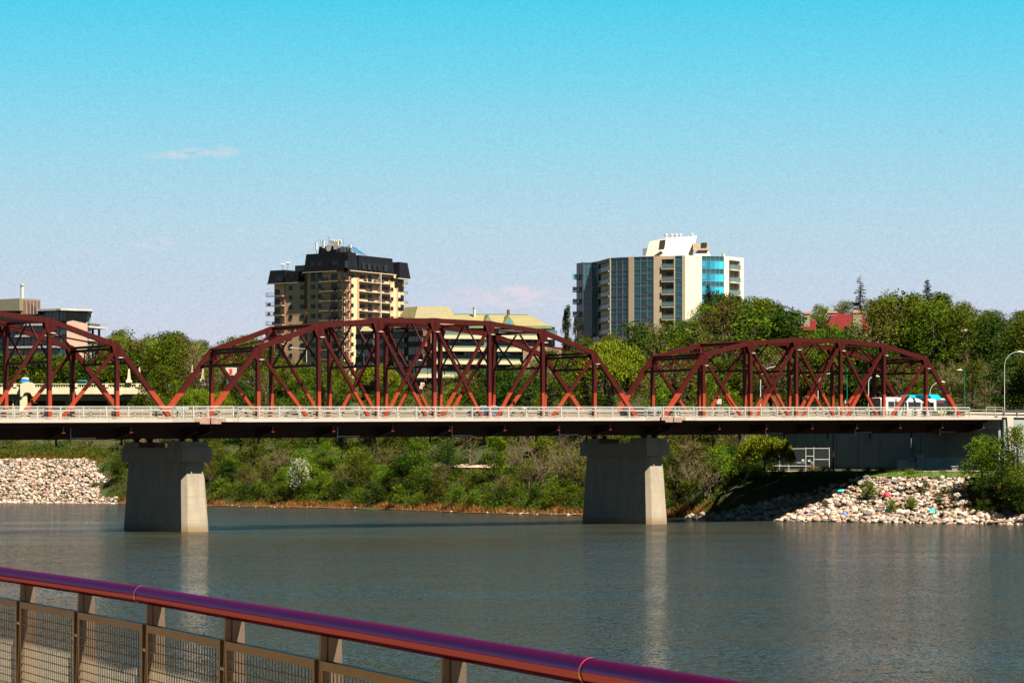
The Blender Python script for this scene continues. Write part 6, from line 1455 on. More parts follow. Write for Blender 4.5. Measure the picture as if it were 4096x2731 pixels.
def deciduous(seed, H, Wd, leaf, nclump=46, per=95, s=.34, base=.12, twig=0, bark=None, name='leafy_tree', lean=0, sparse=0):
    """height H, crown width Wd (metres), built round the origin"""
    rn = random.Random(seed); root = thing(name, 'tree', 'tree'); tk = MB(); cr = MB()
    top = V(lean, 0, H*.62); tr = .035*H*.55
    limb(tk, rn, (0, 0, -1.0), top, tr, tr*.4, 5, .03)
    cl = []
    lobes = [(rn.uniform(-.5, .5), rn.uniform(-.5, .5), rn.uniform(.35, .9)) for _ in range(5)]+[(0, 0, .72)]
    for k_ in range(nclump):
        lx, ly, lz = lobes[k_ % len(lobes)]
        a = rn.uniform(0, 2*PI); e = rn.uniform(-.9, 1.0); rr_ = rn.uniform(.55, 1.0)
        z = base+(1-base)*min(1, max(0, lz*.62+e*.34+.12)); zn = (z-base)/(1-base)
        prof = math.sin(min(1, zn*.86+.16)*PI)**.55
        x = (lx*.55+math.cos(a)*.58*rr_)*Wd*.5*prof+lean*zn; y = (ly*.55+math.sin(a)*.58*rr_)*Wd*.5*prof
        cl.append((x, y, min(z*H, H*.93)))
    for i, c_ in enumerate(cl):
        r_ = Wd*rn.uniform(.085, .15)+.25
        if i % 3 == 0: f = rn.uniform(.3, .9); limb(tk, rn, (top.x*f, 0, top.z*f), c_, tr*.35, .02, 4, .1)
        if sparse and rn.random() < sparse:
            for _ in range(7): limb(tk, rn, c_, (c_[0]+rn.uniform(-1, 1)*r_*1.6, c_[1]+rn.uniform(-1, 1)*r_, c_[2]+rn.uniform(-.2, 1.2)*r_*1.3), .03, .008, 2, .1)
            leafcloud(cr, rn, c_, r_*1.1, per//5, s*.8); continue
        leafcloud(cr, rn, c_, r_, int(per*rn.uniform(.7, 1.3)), s, .75)
    for _ in range(twig): a = rn.uniform(0, 2*PI); h0 = rn.uniform(.3, .8)*H; rad = Wd*.5*rn.uniform(.6, 1.05); limb(tk, rn, (top.x*h0/H, 0, h0*.8), (math.cos(a)*rad, math.sin(a)*rad, h0+rn.uniform(0, .3)*H), .05, .012, 4, .15)
    tk.build('trunk', bark or M_BARK, root); cr.build('crown', leaf, root); root['H'] = H; return root
def willow(seed, H, Wd, leaf):
    rn = random.Random(seed); root = thing('willow_tree', 'tree', 'tree'); tk = MB(); cr = MB()
    limb(tk, rn, (0, 0, -1), (0, 0, H*.6), .3, .15, 5, .03)
    for k_ in range(60):
        a = rn.uniform(0, 2*PI); r_ = Wd*.5*math.sqrt(rn.random()); zt = H*(.62+.36*math.sqrt(max(0, 1-(2*r_/Wd)**2)))
        x, y = math.cos(a)*r_, math.sin(a)*r_; limb(tk, rn, (0, 0, H*rn.uniform(.4, .6)), (x, y, zt-.3), .07, .02, 3, .1) if k_ % 3 == 0 else None
        for j in range(4): z = zt-j*rn.uniform(.5, .9); leafcloud(cr, rn, (x*(1+j*.06), y*(1+j*.06), z), Wd*.075+.25, 42, .42, .9, 1.6)
    tk.build('trunk', M_BARK, root); cr.build('crown', leaf, root); root['H'] = H; return root
def spruce(seed, H, Wd, leaf, sparse=0, nm='spruce_tree'):
    rn = random.Random(seed); root = thing(nm, 'tree', 'tree'); tk = MB(); cr = MB()
    tk.tube([(0, 0, -1), (0, 0, H*.5), (.05, 0, H)], [.02*H, .012*H, .02], 6, False)
    z = H*.08; 
    while z < H*.985:
        f = 1-z/H; n_ = max(3, int(7*f+4)); R_ = Wd*.5*(f**.85)
        for k_ in range(n_):
            a = rn.uniform(0, 2*PI); r_ = R_*rn.uniform(.65, 1.15)+.15; dz = -.15*r_+rn.uniform(-.1, .25)*r_
            if rn.random() < sparse*(.4+.6*z/H): limb(tk, rn, (0, 0, z), (math.cos(a)*r_, math.sin(a)*r_, z+dz+.2*r_), .05, .01, 3, .1); continue
            tk.tube([(0, 0, z), (math.cos(a)*r_, math.sin(a)*r_, z+dz)], [.035, .01], 4, False)
            m_ = max(8, int(r_*26))
            for j in range(m_):
                t_ = (j+.5)/m_; p_ = V(math.cos(a)*r_*t_, math.sin(a)*r_*t_, z+dz*t_+.1*r_*t_*t_)
                d_ = V(math.cos(a+rn.gauss(0, .7)), math.sin(a+rn.gauss(0, .7)), rn.uniform(-.7, .25)).normalized(); l = rn.uniform(.3, .65)*(1.25-.4*t_); s_ = d_.cross(UP).normalized()*l*.30
                cr.quad(p_-s_*.6, p_+d_*l, p_+s_*.6, p_-V(0, 0, .05))
        z += .30+.25*f
    tk.build('trunk', M_BARK, root); cr.build('crown', leaf, root); root['H'] = H; return root
def poplar(seed, H, Wd):
    rn = random.Random(seed); root = thing('poplar_tree', 'tree', 'tree'); tk = MB(); cr = MB(); tk.tube([(0, 0, -1), (0, 0, H*.9)], [.25, .03], 6, False)
    for k_ in range(70):
        z = rn.uniform(.06, .97); r_ = Wd*.5*(math.sin(min(1, z*.9+.12)*PI)**.6); a = rn.uniform(0, 2*PI); q_ = r_*rn.uniform(.2, .75)
        c_ = (math.cos(a)*q_, math.sin(a)*q_, z*H); leafcloud(cr, rn, c_, .45+.25*(1-z), 70, .3, 1.9)
        if k_ % 5 == 0: limb(tk, rn, (0, 0, z*H*.8), c_, .05, .01, 3, .05)
    tk.build('trunk', M_BARK, root); cr.build('crown', L_['poplar'], root); root['H'] = H; return root
def bare(seed, H, Wd, nm='bare_shrub'):
    rn = random.Random(seed); root = thing(nm, 'tree', 'shrub'); tk = MB(); cr = MB()
    for k_ in range(7):
        a = rn.uniform(0, 2*PI); e = (math.cos(a)*Wd*.35, math.sin(a)*Wd*.35, H*rn.uniform(.55, .8)); pts = limb(tk, rn, (rn.uniform(-.4, .4), 0, -.6), e, .07, .03, 5, .12)
        for j in range(11):
            p_ = pts[rn.randint(2, 5)]; q_ = (p_.x+rn.gauss(0, .16)*Wd, p_.y+rn.gauss(0, .16)*Wd, p_.z+rn.uniform(.05, .4)*H); p2 = limb(tk, rn, tuple(p_), q_, .03, .01, 3, .15)
            for _ in range(3): z_ = p2[2]; limb(tk, rn, tuple(z_), (z_.x+rn.gauss(0, .08)*Wd, z_.y+rn.gauss(0, .08)*Wd, z_.z+rn.uniform(0, .18)*H), .016, .006, 2, .1)
            if rn.random() < .5: leafcloud(cr, rn, q_, .5, 10, .25)
    tk.build('branches', M_TWIG, root); cr.build('leaves', L_['olive'], root); root['H'] = H; return root
def place(proto, used, loc, rz, sc_, label, group):
    """the first placement moves the prototype itself, the next ones copy it"""
    if proto.name not in used:
        used.add(proto.name); proto.location = loc; proto.rotation_euler = (0, 0, rz); proto.scale = sc_; proto['label'] = label; proto['group'] = group; return proto
    return dup(proto, loc, rz, sc_, label, group)
used = set()
# kinds: name -> (prototypes, description)
KIND = {
 'green': [deciduous(11+k_, 10, 8.5, L_['green']) for k_ in range(4)],
 'dark': [deciduous(31+k_, 10, 9, L_['dark'], 50, 100, .36, .08) for k_ in range(3)],
 'olive': [deciduous(51+k_, 10, 8, L_['olive'], 48, 70, .28, .12, 12, M_TWIG, sparse=.3) for k_ in range(3)],
 'bright': [deciduous(71+k_, 10, 7.5, L_['bright'], 46, 90, .32, .1) for k_ in range(3)],
 'willow': [willow(91+k_, 9, 9, L_['yellow']) for k_ in range(1)],
 'spruce': [spruce(101+k_, 12, 5.2, L_['spruce']) for k_ in range(2)],
 'thin': [spruce(111, 12, 5.5, L_['spruce'], .75)],
 'poplar': [poplar(121+k_, 14, 2.8) for k_ in range(2)],
 'bare': [bare(131+k_, 6, 6) for k_ in range(2)],
 'shrub': [deciduous(141+k_, 4, 4.6, L_[c_], 26, 70, .26, .05, name='leafy_shrub') for k_, c_ in enumerate(('green', 'dark', 'green', 'bright', 'olive'))],
}
DESC = {'green': 'mid green leafy tree', 'dark': 'dark green dense tree', 'olive': 'thin olive tree with pale twigs', 'bright': 'fresh green tree', 'willow': 'yellow green willow', 'spruce': 'dark conical spruce', 'thin': 'thin spruce with bare branches', 'poplar': 'tall narrow poplar', 'bare': 'bare twiggy shrub', 'shrub': 'low leafy shrub'}
PLANTS = []     # (kind, px, Y, z, height, rz, proto index)
SKYL = [(-400, 1400), (0, 1395), (230, 1385), (300, 1360), (380, 1345), (430, 1312), (480, 1300), (520, 1335), (600, 1330), (690, 1318), (760, 1335), (850, 1362), (900, 1352), (960, 1338), (1060, 1318), (1075, 1440), (1150, 1446), (1300, 1440), (1440, 1450), (1490, 1470), (1560, 1455), (1620, 1520), (1780, 1500), (1850, 1475), (2000, 1465), (2100, 1450), (2140, 1405), (2200, 1392), (2290, 1350), (2400, 1325), (2460, 1330), (2520, 1292), (2600, 1265), (2640, 1255), (2700, 1270), (2780, 1275), (2830, 1195), (2900, 1180), (2990, 1178), (3060, 1185), (3110, 1200), (3180, 1235), (3260, 1225), (3300, 1165), (3370, 1185), (3440, 1175), (3500, 1180), (3560, 1170), (3640, 1160), (3700, 1178), (3790, 1162), (3860, 1195), (3920, 1235), (4000, 1240), (4100, 1235), (4600, 1240)]
def limit_y(px, Y):
    """highest picture row (smallest y) a tree at this place may reach"""
    y = interp(SKYL, px)
    if px < 560 and Y < 699: y = 1652
    if 560 <= px < 1000 and Y < 699: y = max(y, 1440)
    if 3160 < px < 3500 and Y < 558: y = max(y, 1305+34*math.sin(px*.045+1))
    if 1480 < px < 1780 and Y < 618: y = max(y, 1525)
    if 2230 < px < 2320 and Y < 600: y = max(y, 1390)
    if 3520 < px < 4150 and Y < 470: y = max(y, 1420)
    return y
rn = random.Random(77)
rows = [  # (u behind the waterline, spacing px, height range)
 (7, 70, (2.5, 4.5)), (14, 84, (4.5, 7)), (23, 100, (6, 9.5)), (42, 112, (8, 11)), (60, 112, (9, 13)), (82, 112, (10, 14)), (106, 118, (10, 14)), (132, 118, (11, 15)), (160, 118, (11, 15)), (188, 104, (11, 15)), (212, 104, (11, 15))]
for ri, (u, stp_, (h0, h1)) in enumerate(rows):
    px = -120+rn.uniform(0, 60)
    while px < 4230:
        px += stp_*rn.uniform(.75, 1.25); uu = u+rn.uniform(-4, 4)*(1 if u > 10 else .4); Y = shore(px)+uu
        if u < 30 and px < 470: continue
        if u < 26 and 2740 < px: continue
        if u < 75 and 2980 < px < 4300: continue
        if u < 40 and px > 2640 and u > 24: continue
        if u < 28 and 1790 < px < 1960 and u > 9: continue
        
        # building footprints
        if 1400 < px < 2260 and Y > 603: continue
        if 2280 < px < 2990 and Y > 612: continue
        if px < 430 and Y > 740: continue
        if 3150 < px < 3520 and 552 < Y < 575: continue
        if px < 620 and 692 < Y < 722: continue
        z = ground(px, Y); ly = limit_y(px, Y); hmax = ZC+(HY-ly)*Y/F-z; h_ = rn.uniform(h0, h1)
        back = ri >= 6
        if back and hmax > h_ and hmax < 21: h_ = hmax*rn.uniform(.9, 1.0)
        if h_ > hmax: h_ = hmax*rn.uniform(.9, 1.0)
        if h_ < 2.0: continue
        if h_ < 4.6: kd = 'shrub'
        else:
            r_ = rn.random()
            if px > 3500 and Y > 520: kd = 'olive' if r_ < .45 else 'bright' if r_ < .6 else 'green' if r_ < .85 else 'dark'
            elif px > 3850: kd = 'dark' if r_ < .5 else 'green'
            elif ri <= 3: kd = 'green' if r_ < .42 else 'olive' if r_ < .66 else 'dark' if r_ < .80 else 'bright' if r_ < .92 else 'bare'
            else: kd = 'green' if r_ < .36 else 'olive' if r_ < .6 else 'bright' if r_ < .8 else 'dark' if r_ < .97 else 'spruce'
            if kd == 'bare': h_ = min(h_, 6)
        PLANTS.append((kd, px, Y, z, h_, rn.uniform(0, 6.28), rn.randint(0, 9)))
def sp(kd, px, ytop, Y, h_, i=0, zadj=0):   # a particular tree of the photograph: crown top at picture row ytop
    z = ZC+(HY-ytop)*Y/F-h_; PLANTS.append((kd, px, Y, z, h_, i*1.3, i))
sp('spruce', 3440, 1098, 572, 16, 0); PLANTS.pop(); sp('thin', 3440, 1098, 572, 14.5); sp('spruce', 3708, 1114, 575, 13, 1)
sp('poplar', 2272, 1222, 598, 13.5, 0); sp('poplar', 2262, 1240, 599, 11.5, 1); sp('poplar', 2302, 1268, 600, 9, 1)
sp('spruce', 2832, 1132, 585, 13, 1); sp('dark', 2860, 1168, 590, 11, 1); sp('dark', 2900, 1176, 588, 11, 2); sp('dark', 2935, 1180, 592, 10, 0)
sp('willow', 2450, 1372, 520, 12, 0); sp('willow', 2420, 1425, 514, 9, 0); sp('willow', 800, 1560, 640, 6.5, 0); sp('willow', 900, 1572, 638, 6, 0); sp('willow', 1510, 1462, 560, 7, 0)
for px, yt, Y, h_ in ((2345, 1525, 500, 10), (2440, 1535, 498, 9.5), (2200, 1530, 505, 9), (2700, 1480, 485, 11), (2770, 1485, 484, 11), (2890, 1500, 482, 10), (2180, 1545, 508, 8), (1290, 1515, 560, 7)): sp('spruce', px, yt, Y, h_, int(px) % 2)
for px, yt, Y, h_ in ((1150, 1432, 620, 9), (1390, 1500, 600, 8), (2580, 1330, 560, 9), (2760, 1290, 578, 8)): sp('bright', px, yt, Y, h_, int(px) % 3)
sp('willow', 3060, 1745, 424, 7.6, 0)            # the light green tree under the bridge
sp('olive', 2790, 1760, 428, 7.5, 1); sp('bright', 2880, 1765, 427, 7.5, 0); sp('green', 2720, 1775, 430, 7, 1); sp('dark', 2960, 1775, 436, 7, 0); sp('dark', 3020, 1815, 430, 4.6, 1)
for px, yt, Y, h_, i in ((2700, 1880, 428, 4, 0), (2760, 1895, 421, 4, 0), (2720, 1950, 432, 3.5, 2), (3090, 1842, 425, 2.6, 2), (3030, 1855, 423, 2.6, 0), (2980, 1862, 423, 2.8, 1), (3130, 1870, 421, 1.2, 0), (3205, 1873, 423, 1.3, 1), (3520, 1862, 416, 2.4, 3), (3640, 1868, 408, 2.6, 3), (3470, 1915, 403, 2.9, 3), (3390, 1868, 424, 2.2, 1), (3470, 1868, 424, 2.0, 1), (3560, 1990, 394, 2.4, 3), (3640, 1980, 393, 2.3, 3), (3770, 1950, 394, 2.9, 4), (3700, 1925, 398, 2.5, 4), (3810, 1985, 391, 2.2, 4), (3300, 2000, 402, 1.2, 1), (3340, 1985, 408, 1.0, 3), (3170, 1895, 420, .9, 3), (110, 1910, 628, 2.6, 0), (165, 1938, 624, 2.0, 0), (255, 1940, 622, 1.8, 2), (300, 1935, 620, 2.0, 1), (395, 1900, 620, 4.5, 1), (430, 1850, 622, 6, 1), (380, 1925, 615, 3.4, 1)): sp('shrub', px, yt, Y, h_, i)
for px, yt, Y, h_ in ((2760, 1835, 422, 5.2), (2830, 1850, 420, 4.8), (2700, 1850, 428, 5), (1120, 1790, 560, 5), (2240, 1790, 470, 6), (2160, 1800, 478, 6), (2300, 1770, 468, 6.5)): sp('bare', px, yt, Y, h_, int(px) % 2)
# the near trees at the right picture edge
for kd, px, yt, Y, h_, i in (('bright', 3930, 1722, 392, 8.2, 0), ('green', 4010, 1742, 388, 8.0, 1), ('bright', 4070, 1700, 386, 9.4, 1), ('dark', 4020, 1850, 384, 6.0, 1), ('dark', 3950, 1900, 386, 4.6, 0), ('green', 4110, 1850, 380, 6.6, 2), ('dark', 4075, 1935, 379, 4.6, 0), ('shrub', 3940, 1990, 384, 3.0, 1), ('shrub', 4040, 1960, 380, 3.2, 3), ('dark', 4120, 1990, 375, 3.8, 1), ('shrub', 3990, 2020, 381, 2.2, 1), ('shrub', 3890, 1935, 392, 2.4, 1)): sp(kd, px, yt, Y, h_, i)
sp('bare', 3960, 1470, 470, 8, 0); sp('bare', 3850, 1440, 474, 8, 1); sp('bare', 1040, 1660, 600, 5, 0)
rq0 = random.Random(31)
for px in range(-40, 1060, 46):      # the wood behind the concrete bridge closes the gaps under the skyline
    for Y, dy in ((727, 40), (742, 14)):
        if px < 440 and Y > 730: continue
        yt = (1408 if px < 380 else interp(SKYL, px)+dy)+rq0.uniform(-6, 28); p_ = px+rq0.uniform(-18, 18)
        z = ground(p_, Y); h_ = ZC+(HY-yt)*Y/F-z
        if 3 < h_ < 22: PLANTS.append((rq0.choice(['green', 'dark', 'olive', 'green', 'bright']), p_, Y, z, h_, rq0.uniform(0, 6), rq0.randint(0, 9)))
zone = lambda px: 'left of left pier' if px < 490 else 'right of left pier' if px < 1140 else 'right of white blossom' if px < 1800 else 'left of right pier' if px < 2330 else 'right of right pier' if px < 3150 else 'at far right'
zone2 = lambda px: 'behind left truss' if px < 560 else 'left of tan tower' if px < 1060 else 'below tan tower' if px < 1420 else 'below terraced building' if px < 2230 else 'below glass block' if px < 2980 else 'by red house' if px < 3600 else 'right of red house'
def rowname(px, Y, z):
    u = Y-shore(px); return ('at waterline', 0) if u < 11 else ('low on bank', 0) if u < 37 else ('on upper slope', 1) if u < 95 else ('on hilltop', 1)
PLANTS.sort(key=lambda p_: p_[1]); cnt = {}
print('plants', len(PLANTS))
for kd, px, Y, z, h_, rz, i in PLANTS:
    rw, f = rowname(px, Y, z); zn = (zone2 if f else zone)(px); key = (kd, rw, zn); cnt[key] = cnt.get(key, 0)+1
tot_ = dict(cnt); cnt = {}
for kd, px, Y, z, h_, rz, i in PLANTS:
    rw, f = rowname(px, Y, z); zn = (zone2 if f else zone)(px); key = (kd, rw, zn); k_ = cnt.get(key, 0); cnt[key] = k_+1
    pr = KIND[kd][i % len(KIND[kd])]; sH = h_/pr['H']; sW = sH*(1.0+.12*math.sin(px)) if kd not in ('poplar', 'spruce', 'thin') else sH
    if kd in ('green', 'dark', 'olive', 'bright'): sW *= 1.35 if h_ < 8 else 1.15
    lab = '%s %s %s' % (DESC[kd], rw, zn)
    if tot_[key] > 1: lab += ', %s from left' % ordinal(k_)
    o = place(pr, used, ((px-HX)*Y/F, Y, z), rz, (sW, sW, sH), lab, {'shrub': 'low shrubs of the far bank', 'bare': 'bare shrubs of the far bank', 'spruce': 'spruces of the far bank', 'willow': 'yellow green willows', 'poplar': 'poplars beside the glass block'}.get(kd, 'leafy trees of the far bank'))
    if kd in ('shrub', 'bare'): o['category'] = 'shrub'
# white blossoming shrub
wb = deciduous(201, 6.2, 6.0, L_['white'], 22, 60, .30, .25, name='blossoming_shrub'); q = WP(1215, 2010, 556)
mb = MB(); rq = random.Random(9)
for _ in range(18): leafcloud(mb, rq, (rq.uniform(-2.3, 2.3), rq.uniform(-1.5, 1.5), rq.uniform(.5, 5.0)), .8, 60, .3)
mb.build('green_leaves', L_['green'], wb)
wb.location = (q.x, 549, 2.2); wb.scale = (1, 1, 1.25); tag(wb, 'white blossoming shrub on the bank between the two piers', 'shrub')
wb2 = deciduous(202, 6, 6, L_['olive'], 26, 70, .30, .1, name='leafy_tree'); q = WP(4085, 1400, 520)
wb2.location = (q.x, 520, q.z-4); tag(wb2, 'pale tree below the orange roof at the right edge', 'tree')
rd = deciduous(203, 3, 4.4, L_['red'], 20, 60, .25, .05, name='red_shrub'); q = WP(1905, 1535, 575); rd.location = tuple(q-V(0, 0, 2)); tag(rd, 'dark red leaved shrub below the terraced building', 'shrub')
# plants in the planter
mb = MB(); rq = random.Random(4); a = WP(3233, 1884, 429)
for k_ in range(24): leafcloud(mb, rq, (a.x+k_*.17, 429+rq.uniform(0, 1), a.z+rq.uniform(0, .4)), .35, 30, .22)
o = thing('planter_plants', 'green plants with red tips filling the planter under the bridge', 'plants', tuple(a)); mb.build('foliage', L_['green'], o)
mb = MB()
for k_ in range(24): leafcloud(mb, rq, (a.x+k_*.17, 429+rq.uniform(0, 1), a.z+rq.uniform(.5, .75)), .28, 14, .16)
mb.build('red_tips', L_['red'], o)

# ================================================================== grass stuff: tufts over the bank, dry straw at the waterline
# bushy undergrowth over the whole slope: nobody could count it
rq = random.Random(21)
for nm, m_, cnt_, lab in (('undergrowth', L_['green'], 1900, 'green bushy undergrowth covering the slopes between the trees'), ('dark_undergrowth', L_['dark'], 1700, 'dark undergrowth in the hollows of the slopes'), ('pale_undergrowth', L_['olive'], 700, 'olive undergrowth on the slopes')):
    mb = MB(); k_ = 0
    while k_ < cnt_:
        px = rq.uniform(-150, 4250); u = rq.uniform(4, 165) if rq.random() < .75 else rq.uniform(4, 34); Y = shore(px)+u
        if px < 450 and u < 20: continue
        if px > 2760 and u < 22: continue
        if 2960 < px < 4200 and u < 68: continue
        if 1765 < px < 1985 and 26 < u < 37: continue
        if 1400 < px < 2260 and Y > 600 or 2280 < px < 2990 and Y > 610 or px < 620 and 690 < Y < 722: continue
        if px < 560 and u > 50 and Y < 700: continue
        k_ += 1; z = ground(px, Y); x = (px-HX)*Y/F; r_ = rq.uniform(.8, 1.9)
        leafcloud(mb, rq, (x, Y, z+r_*.45), r_, int(34*r_*r_)+12, .34, .7)
    tag(mb.build(nm, m_), lab, kind='stuff')
def tufts(name, m_, label, gen, n, hh, seed, blades=9):
    rq = random.Random(seed); mb = MB(); k_ = 0
    while k_ < n:
        r_ = gen(rq)
        if r_ is None: continue
        px, Y = r_; z = ground(px, Y)-.1; x = (px-HX)*Y/F; k_ += 1; s_ = hh*rq.uniform(.5, 1.3)
        for _ in range(blades):
            a = rq.uniform(0, 2*PI); b = V(x+rq.gauss(0, .25), Y+rq.gauss(0, .25), z); t_ = b+V(math.cos(a)*s_*.45, math.sin(a)*s_*.45, s_*rq.uniform(.7, 1.2)); w_ = V(math.cos(a+1.57), math.sin(a+1.57), 0)*.05
            mb.quad(b-w_, b+w_, t_)
    tag(mb.build(name, m_), label, kind='stuff')
def g_bank(rq):
    px = rq.uniform(-60, 4200); u = rq.uniform(3, 36)
    if px < 440 and u < 18: return None
    if 2900 < px < 3880 and u < 15.5: return None
    if px > 2960 and u > 24: return None
    if 1760 < px < 1990 and 30 < u < 37: return None
    return px, shore(px)+u
tufts('bank_grass', L_['grass'], 'green grass and weeds covering the river bank', g_bank, 9000, .75, 5, 7)
def g_straw(rq):
    px = rq.uniform(440, 2760); u = rq.uniform(1.5, 5.5)
    if math.sin(px*.011)+math.sin(px*.037+1)+.6*math.sin(px*.09) < .0 and u > 2.6: return None
    return px, shore(px)+u
tufts('dry_grass', L_['straw'], 'orange dry reeds and grass along the waterline', g_straw, 1500, .95, 6, 10)
def g_straw2(rq):
    px = rq.uniform(0, 4096); 
    if px < 430: return px, shore(px)+rq.uniform(18, 30)
    if 2700 < px < 2860: return px, shore(px)+rq.uniform(1, 8)
    if 3850 < px < 4060: return px, shore(px)+rq.uniform(4, 14)
    if 900 < px < 2300 and rq.random() < .3: return px, shore(px)+rq.uniform(6, 24)
    return None
tufts('dry_weeds', L_['straw'], 'patches of dry weeds higher on the bank', g_straw2, 900, .8, 8, 9)

# ================================================================== riprap
RCOL = [(0, (.20, .135, .095)), (.16, (.115, .075, .052)), (.32, (.25, .20, .155)), (.48, (.075, .058, .048)), (.6, (.17, .095, .065)), (.74, (.28, .24, .19)), (.86, (.035, .032, .030))]
M_ROCK = mat('riprap stone', (.15, .115, .09), .85, var=.35, scale=2, bump=.03, bscale=5, ramp=RCOL)
M_ROCKI = mat('riprap stone mass', (.15, .115, .09), .85, var=.35, scale=2, bump=.03, bscale=5, island=1, ramp=RCOL+[(.975, (.03, .13, .14)), (.984, (.16, .05, .06)), (.992, (.03, .07, .17))])
def rockmesh(seed, sub=2):
    rq = random.Random(seed); bm = bmesh.new(); bmesh.ops.create_icosphere(bm, subdivisions=sub, radius=1)
    pl = [(V(rq.gauss(0, 1), rq.gauss(0, 1), rq.gauss(0, 1)).normalized(), rq.uniform(.62, .9)) for _ in range(9)]
    sx, sy, sz = rq.uniform(.8, 1.25), rq.uniform(.8, 1.1), rq.uniform(.55, .85)
    for v in bm.verts:
        for n_, d_ in pl:
            e = v.co.dot(n_)
            if e > d_: v.co -= n_*(e-d_)
        v.co = V(v.co.x*sx, v.co.y*sy, v.co.z*sz)
    vs = [tuple(v.co) for v in bm.verts]; fs = [tuple(v.index for v in f.verts) for f in bm.faces]; bm.free(); return vs, fs
RK = [rockmesh(300+k_) for k_ in range(10)]; RL = [rockmesh(400+k_, 1) for k_ in range(10)]
rq = random.Random(12); rocks = []
def blocked(px, u): # grassy gaps in the right pile
    for cx, cu, rx, ru in ((3480, 8.5, 60, 2.2), (3600, 4.5, 75, 1.6), (3750, 6.5, 70, 2.2), (3640, 11.5, 60, 1.5), (3230, 12.5, 110, 2.5), (3400, 12.5, 60, 2.5)):
        if ((px-cx)/rx)**2+((u-cu)/ru)**2 < 1 and rq.random() < .72: return True
    return False
for pile in (0, 1):
    for _ in range(7000 if pile else 4200):
        if pile: px, u = rq.uniform(2745, 4120), rq.uniform(-.8, 16.5)**1.0
        else: px, u = rq.uniform(-140, 470), rq.uniform(-.8, 19)
        if pile and (px < 2745+u*42 or blocked(px, u) or (px > 3880 and u > 5) or (px > 3820+rq.uniform(0, 80) and u > 3 and rq.random() < .8)): continue
        if not pile and px > 470-max(0, u-9)*9-rq.uniform(0, 40)-(60 if 3 < u < 10 else 0): continue
        Y = shore(px)+u; s_ = rq.uniform(.18, .46)*(1.25 if u < 4 and pile else 1)*(1.0 if pile else 1.12)
        if rq.random() < .06: s_ *= 1.5
        rocks.append((s_*F/Y*(1 if pile else .8), px, Y, u, s_, pile))
rocks.sort(reverse=True)
ind = [r_ for r_ in rocks if r_[5] == 1 and r_[3] < 9.5 and 2800 < r_[1] < 4000][:262]; ids = set(id(r_) for r_ in ind)
PAINT = {'turquoise': mat('turquoise painted stone', (.01, .30, .25), .6), 'blue': mat('blue painted stone', (.04, .10, .42), .6), 'red': mat('red painted stone', (.36, .02, .03), .6)}
RM = []
for vs, fs in RK:
    me = bpy.data.meshes.new('boulder'); me.from_pydata(vs, [], fs); me.materials.append(M_ROCK); me.polygons.foreach_set('use_smooth', [True]*len(fs)); RM.append(me)
def rz_of(px, Y, s_): return ground(px, Y)+s_*.34
for k_, (w_, px, Y, u, s_, pile) in enumerate(ind):
    o = bpy.data.objects.new('boulder', RM[k_ % 10]); sc.collection.objects.link(o); o.location = ((px-HX)*Y/F, Y, rz_of(px, Y, s_)+.12)
    o.rotation_euler = (rq.uniform(-.4, .4), rq.uniform(-.4, .4), rq.uniform(0, 6.28)); o.scale = (s_,)*3
    tag(o, 'pale tan or grey boulder of the riprap slope right of the right pier', 'boulder', 'riprap boulders below the right bridge end')
for px, y, s_, c_, lab in ((3378, 2068, .52, 'blue', 'bright blue painted boulder near the water right of the right pier'), (3548, 2056, .5, 'turquoise', 'turquoise painted boulder near the water below the white bus'), (3728, 2060, .75, 'turquoise', 'largest turquoise painted boulder near the dark right part of the riprap'), (3548, 1992, .75, 'red', 'bright red painted boulder in the middle of the sunlit riprap'), (3362, 1976, .45, 'turquoise', 'small turquoise painted boulder at the left edge of the sunlit riprap')):
    best = min(((abs(HY+(ZC-ground(px, shore(px)+u_))*F/(shore(px)+u_)-y), u_) for u_ in [k_*.2 for k_ in range(80)]), key=lambda v: v[0])[1]; Y = shore(px)+best
    mb = MB(); vs, fs = RK[int(px) % 10]; mb.v = [(x*s_, y_*s_, z_*s_) for x, y_, z_ in vs]; mb.f = list(fs); mb.mi = [0]*len(fs)
    o = mb.build('painted_boulder', PAINT[c_], smooth=True); o.location = ((px-HX)*Y/F, Y-.25, ground(px, Y)+.45); tag(o, lab, 'boulder')
mb = MB()
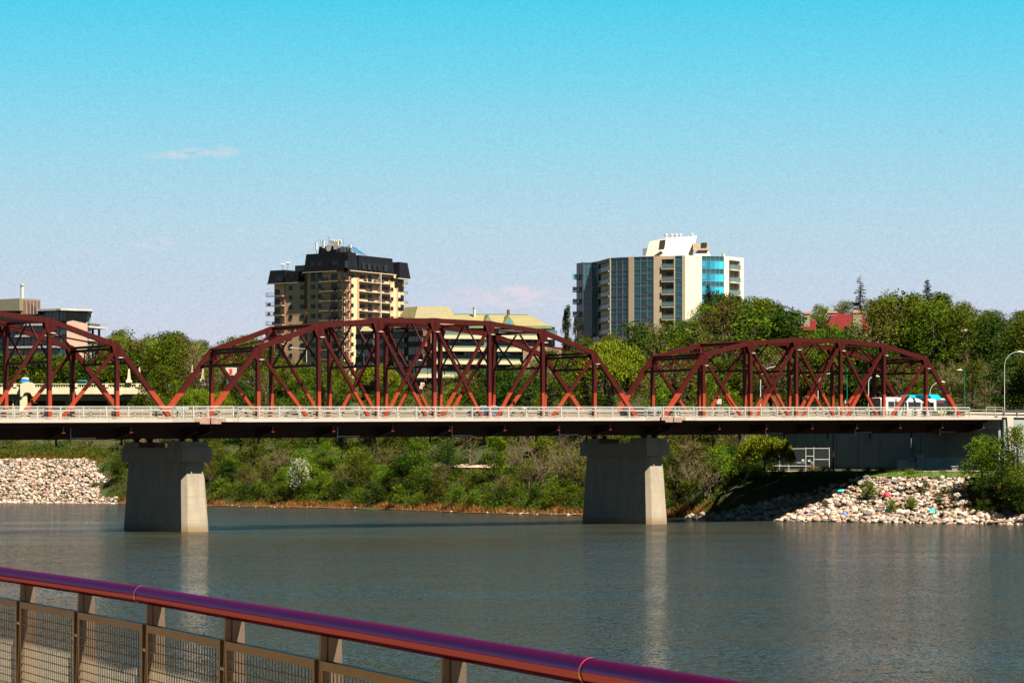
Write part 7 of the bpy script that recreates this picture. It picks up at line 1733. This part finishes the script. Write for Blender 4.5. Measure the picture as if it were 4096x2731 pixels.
for r_ in rocks:
    if id(r_) in ids: continue
    w_, px, Y, u, s_, pile = r_; vs, fs = RL[rq.randint(0, 9)]; i = len(mb.v); rot = Matrix.Rotation(rq.uniform(0, 6.28), 3, 'Z') @ Matrix.Rotation(rq.uniform(-.5, .5), 3, 'X'); c_ = V((px-HX)*Y/F, Y, rz_of(px, Y, s_))
    mb.v += [tuple(c_+(rot @ V(*v))*s_) for v in vs]; mb.f += [tuple(i+k2 for k2 in f) for f in fs]; mb.mi += [0]*len(fs)
for _ in range(120):   # scattered stones along the muddy waterline
    px = rq.uniform(440, 2760); Y = shore(px)+rq.uniform(-.3, 1.6)+(rq.uniform(0, 4) if 1880 < px < 2000 else 0); s_ = rq.uniform(.12, .36); vs, fs = RL[rq.randint(0, 9)]; i = len(mb.v); c_ = V((px-HX)*Y/F, Y, ground(px, Y)+.05)
    mb.v += [tuple(c_+V(*v)*s_) for v in vs]; mb.f += [tuple(i+k2 for k2 in f) for f in fs]; mb.mi += [0]*len(fs)
tag(mb.build('riprap_stones', M_ROCKI), 'loose pale riprap stones and pebbles on both banks', kind='stuff')
# driftwood
for px, Y, rz, L2, lab in ((3718, 386.5, .1, 2.6, 'pale straight driftwood log at the waterline below the riprap'), (4010, 377, -.3, 3.4, 'weathered driftwood stump at the dark right waterline')):
    root = thing('driftwood', lab, 'driftwood', ((px-HX)*Y/F, Y, .35)); mb = MB(); x = (px-HX)*Y/F
    mb.tube([(x-L2/2, Y, .3), (x, Y+.1, .42), (x+L2/2, Y+rz, .35)], [.2, .22, .14], 8); mb.build('log', M_TWIG, root)
# sandy beach strip
mb = MB(); pp = list(range(420, 2861, 40))
for a, b in zip(pp, pp[1:]):
    q = lambda px, u: V((px-HX)*(shore(px)+u)/F, shore(px)+u, max(.03, ground(px, shore(px)+u))+.06+.03*math.sin(px*.05+u))
    e = 1.6+1.2*math.sin(a*.012)+.5*math.sin(a*.05); e2 = 1.6+1.2*math.sin(b*.012)+.5*math.sin(b*.05)
    mb.quad(q(a, .1), q(b, .1), q(b, e2+1), q(a, e+1))
tag(mb.build('beach', mat('orange brown mud', (.05, .022, .008), .95, var=.4, scale=.9)), 'narrow muddy beach along the water', kind='structure')
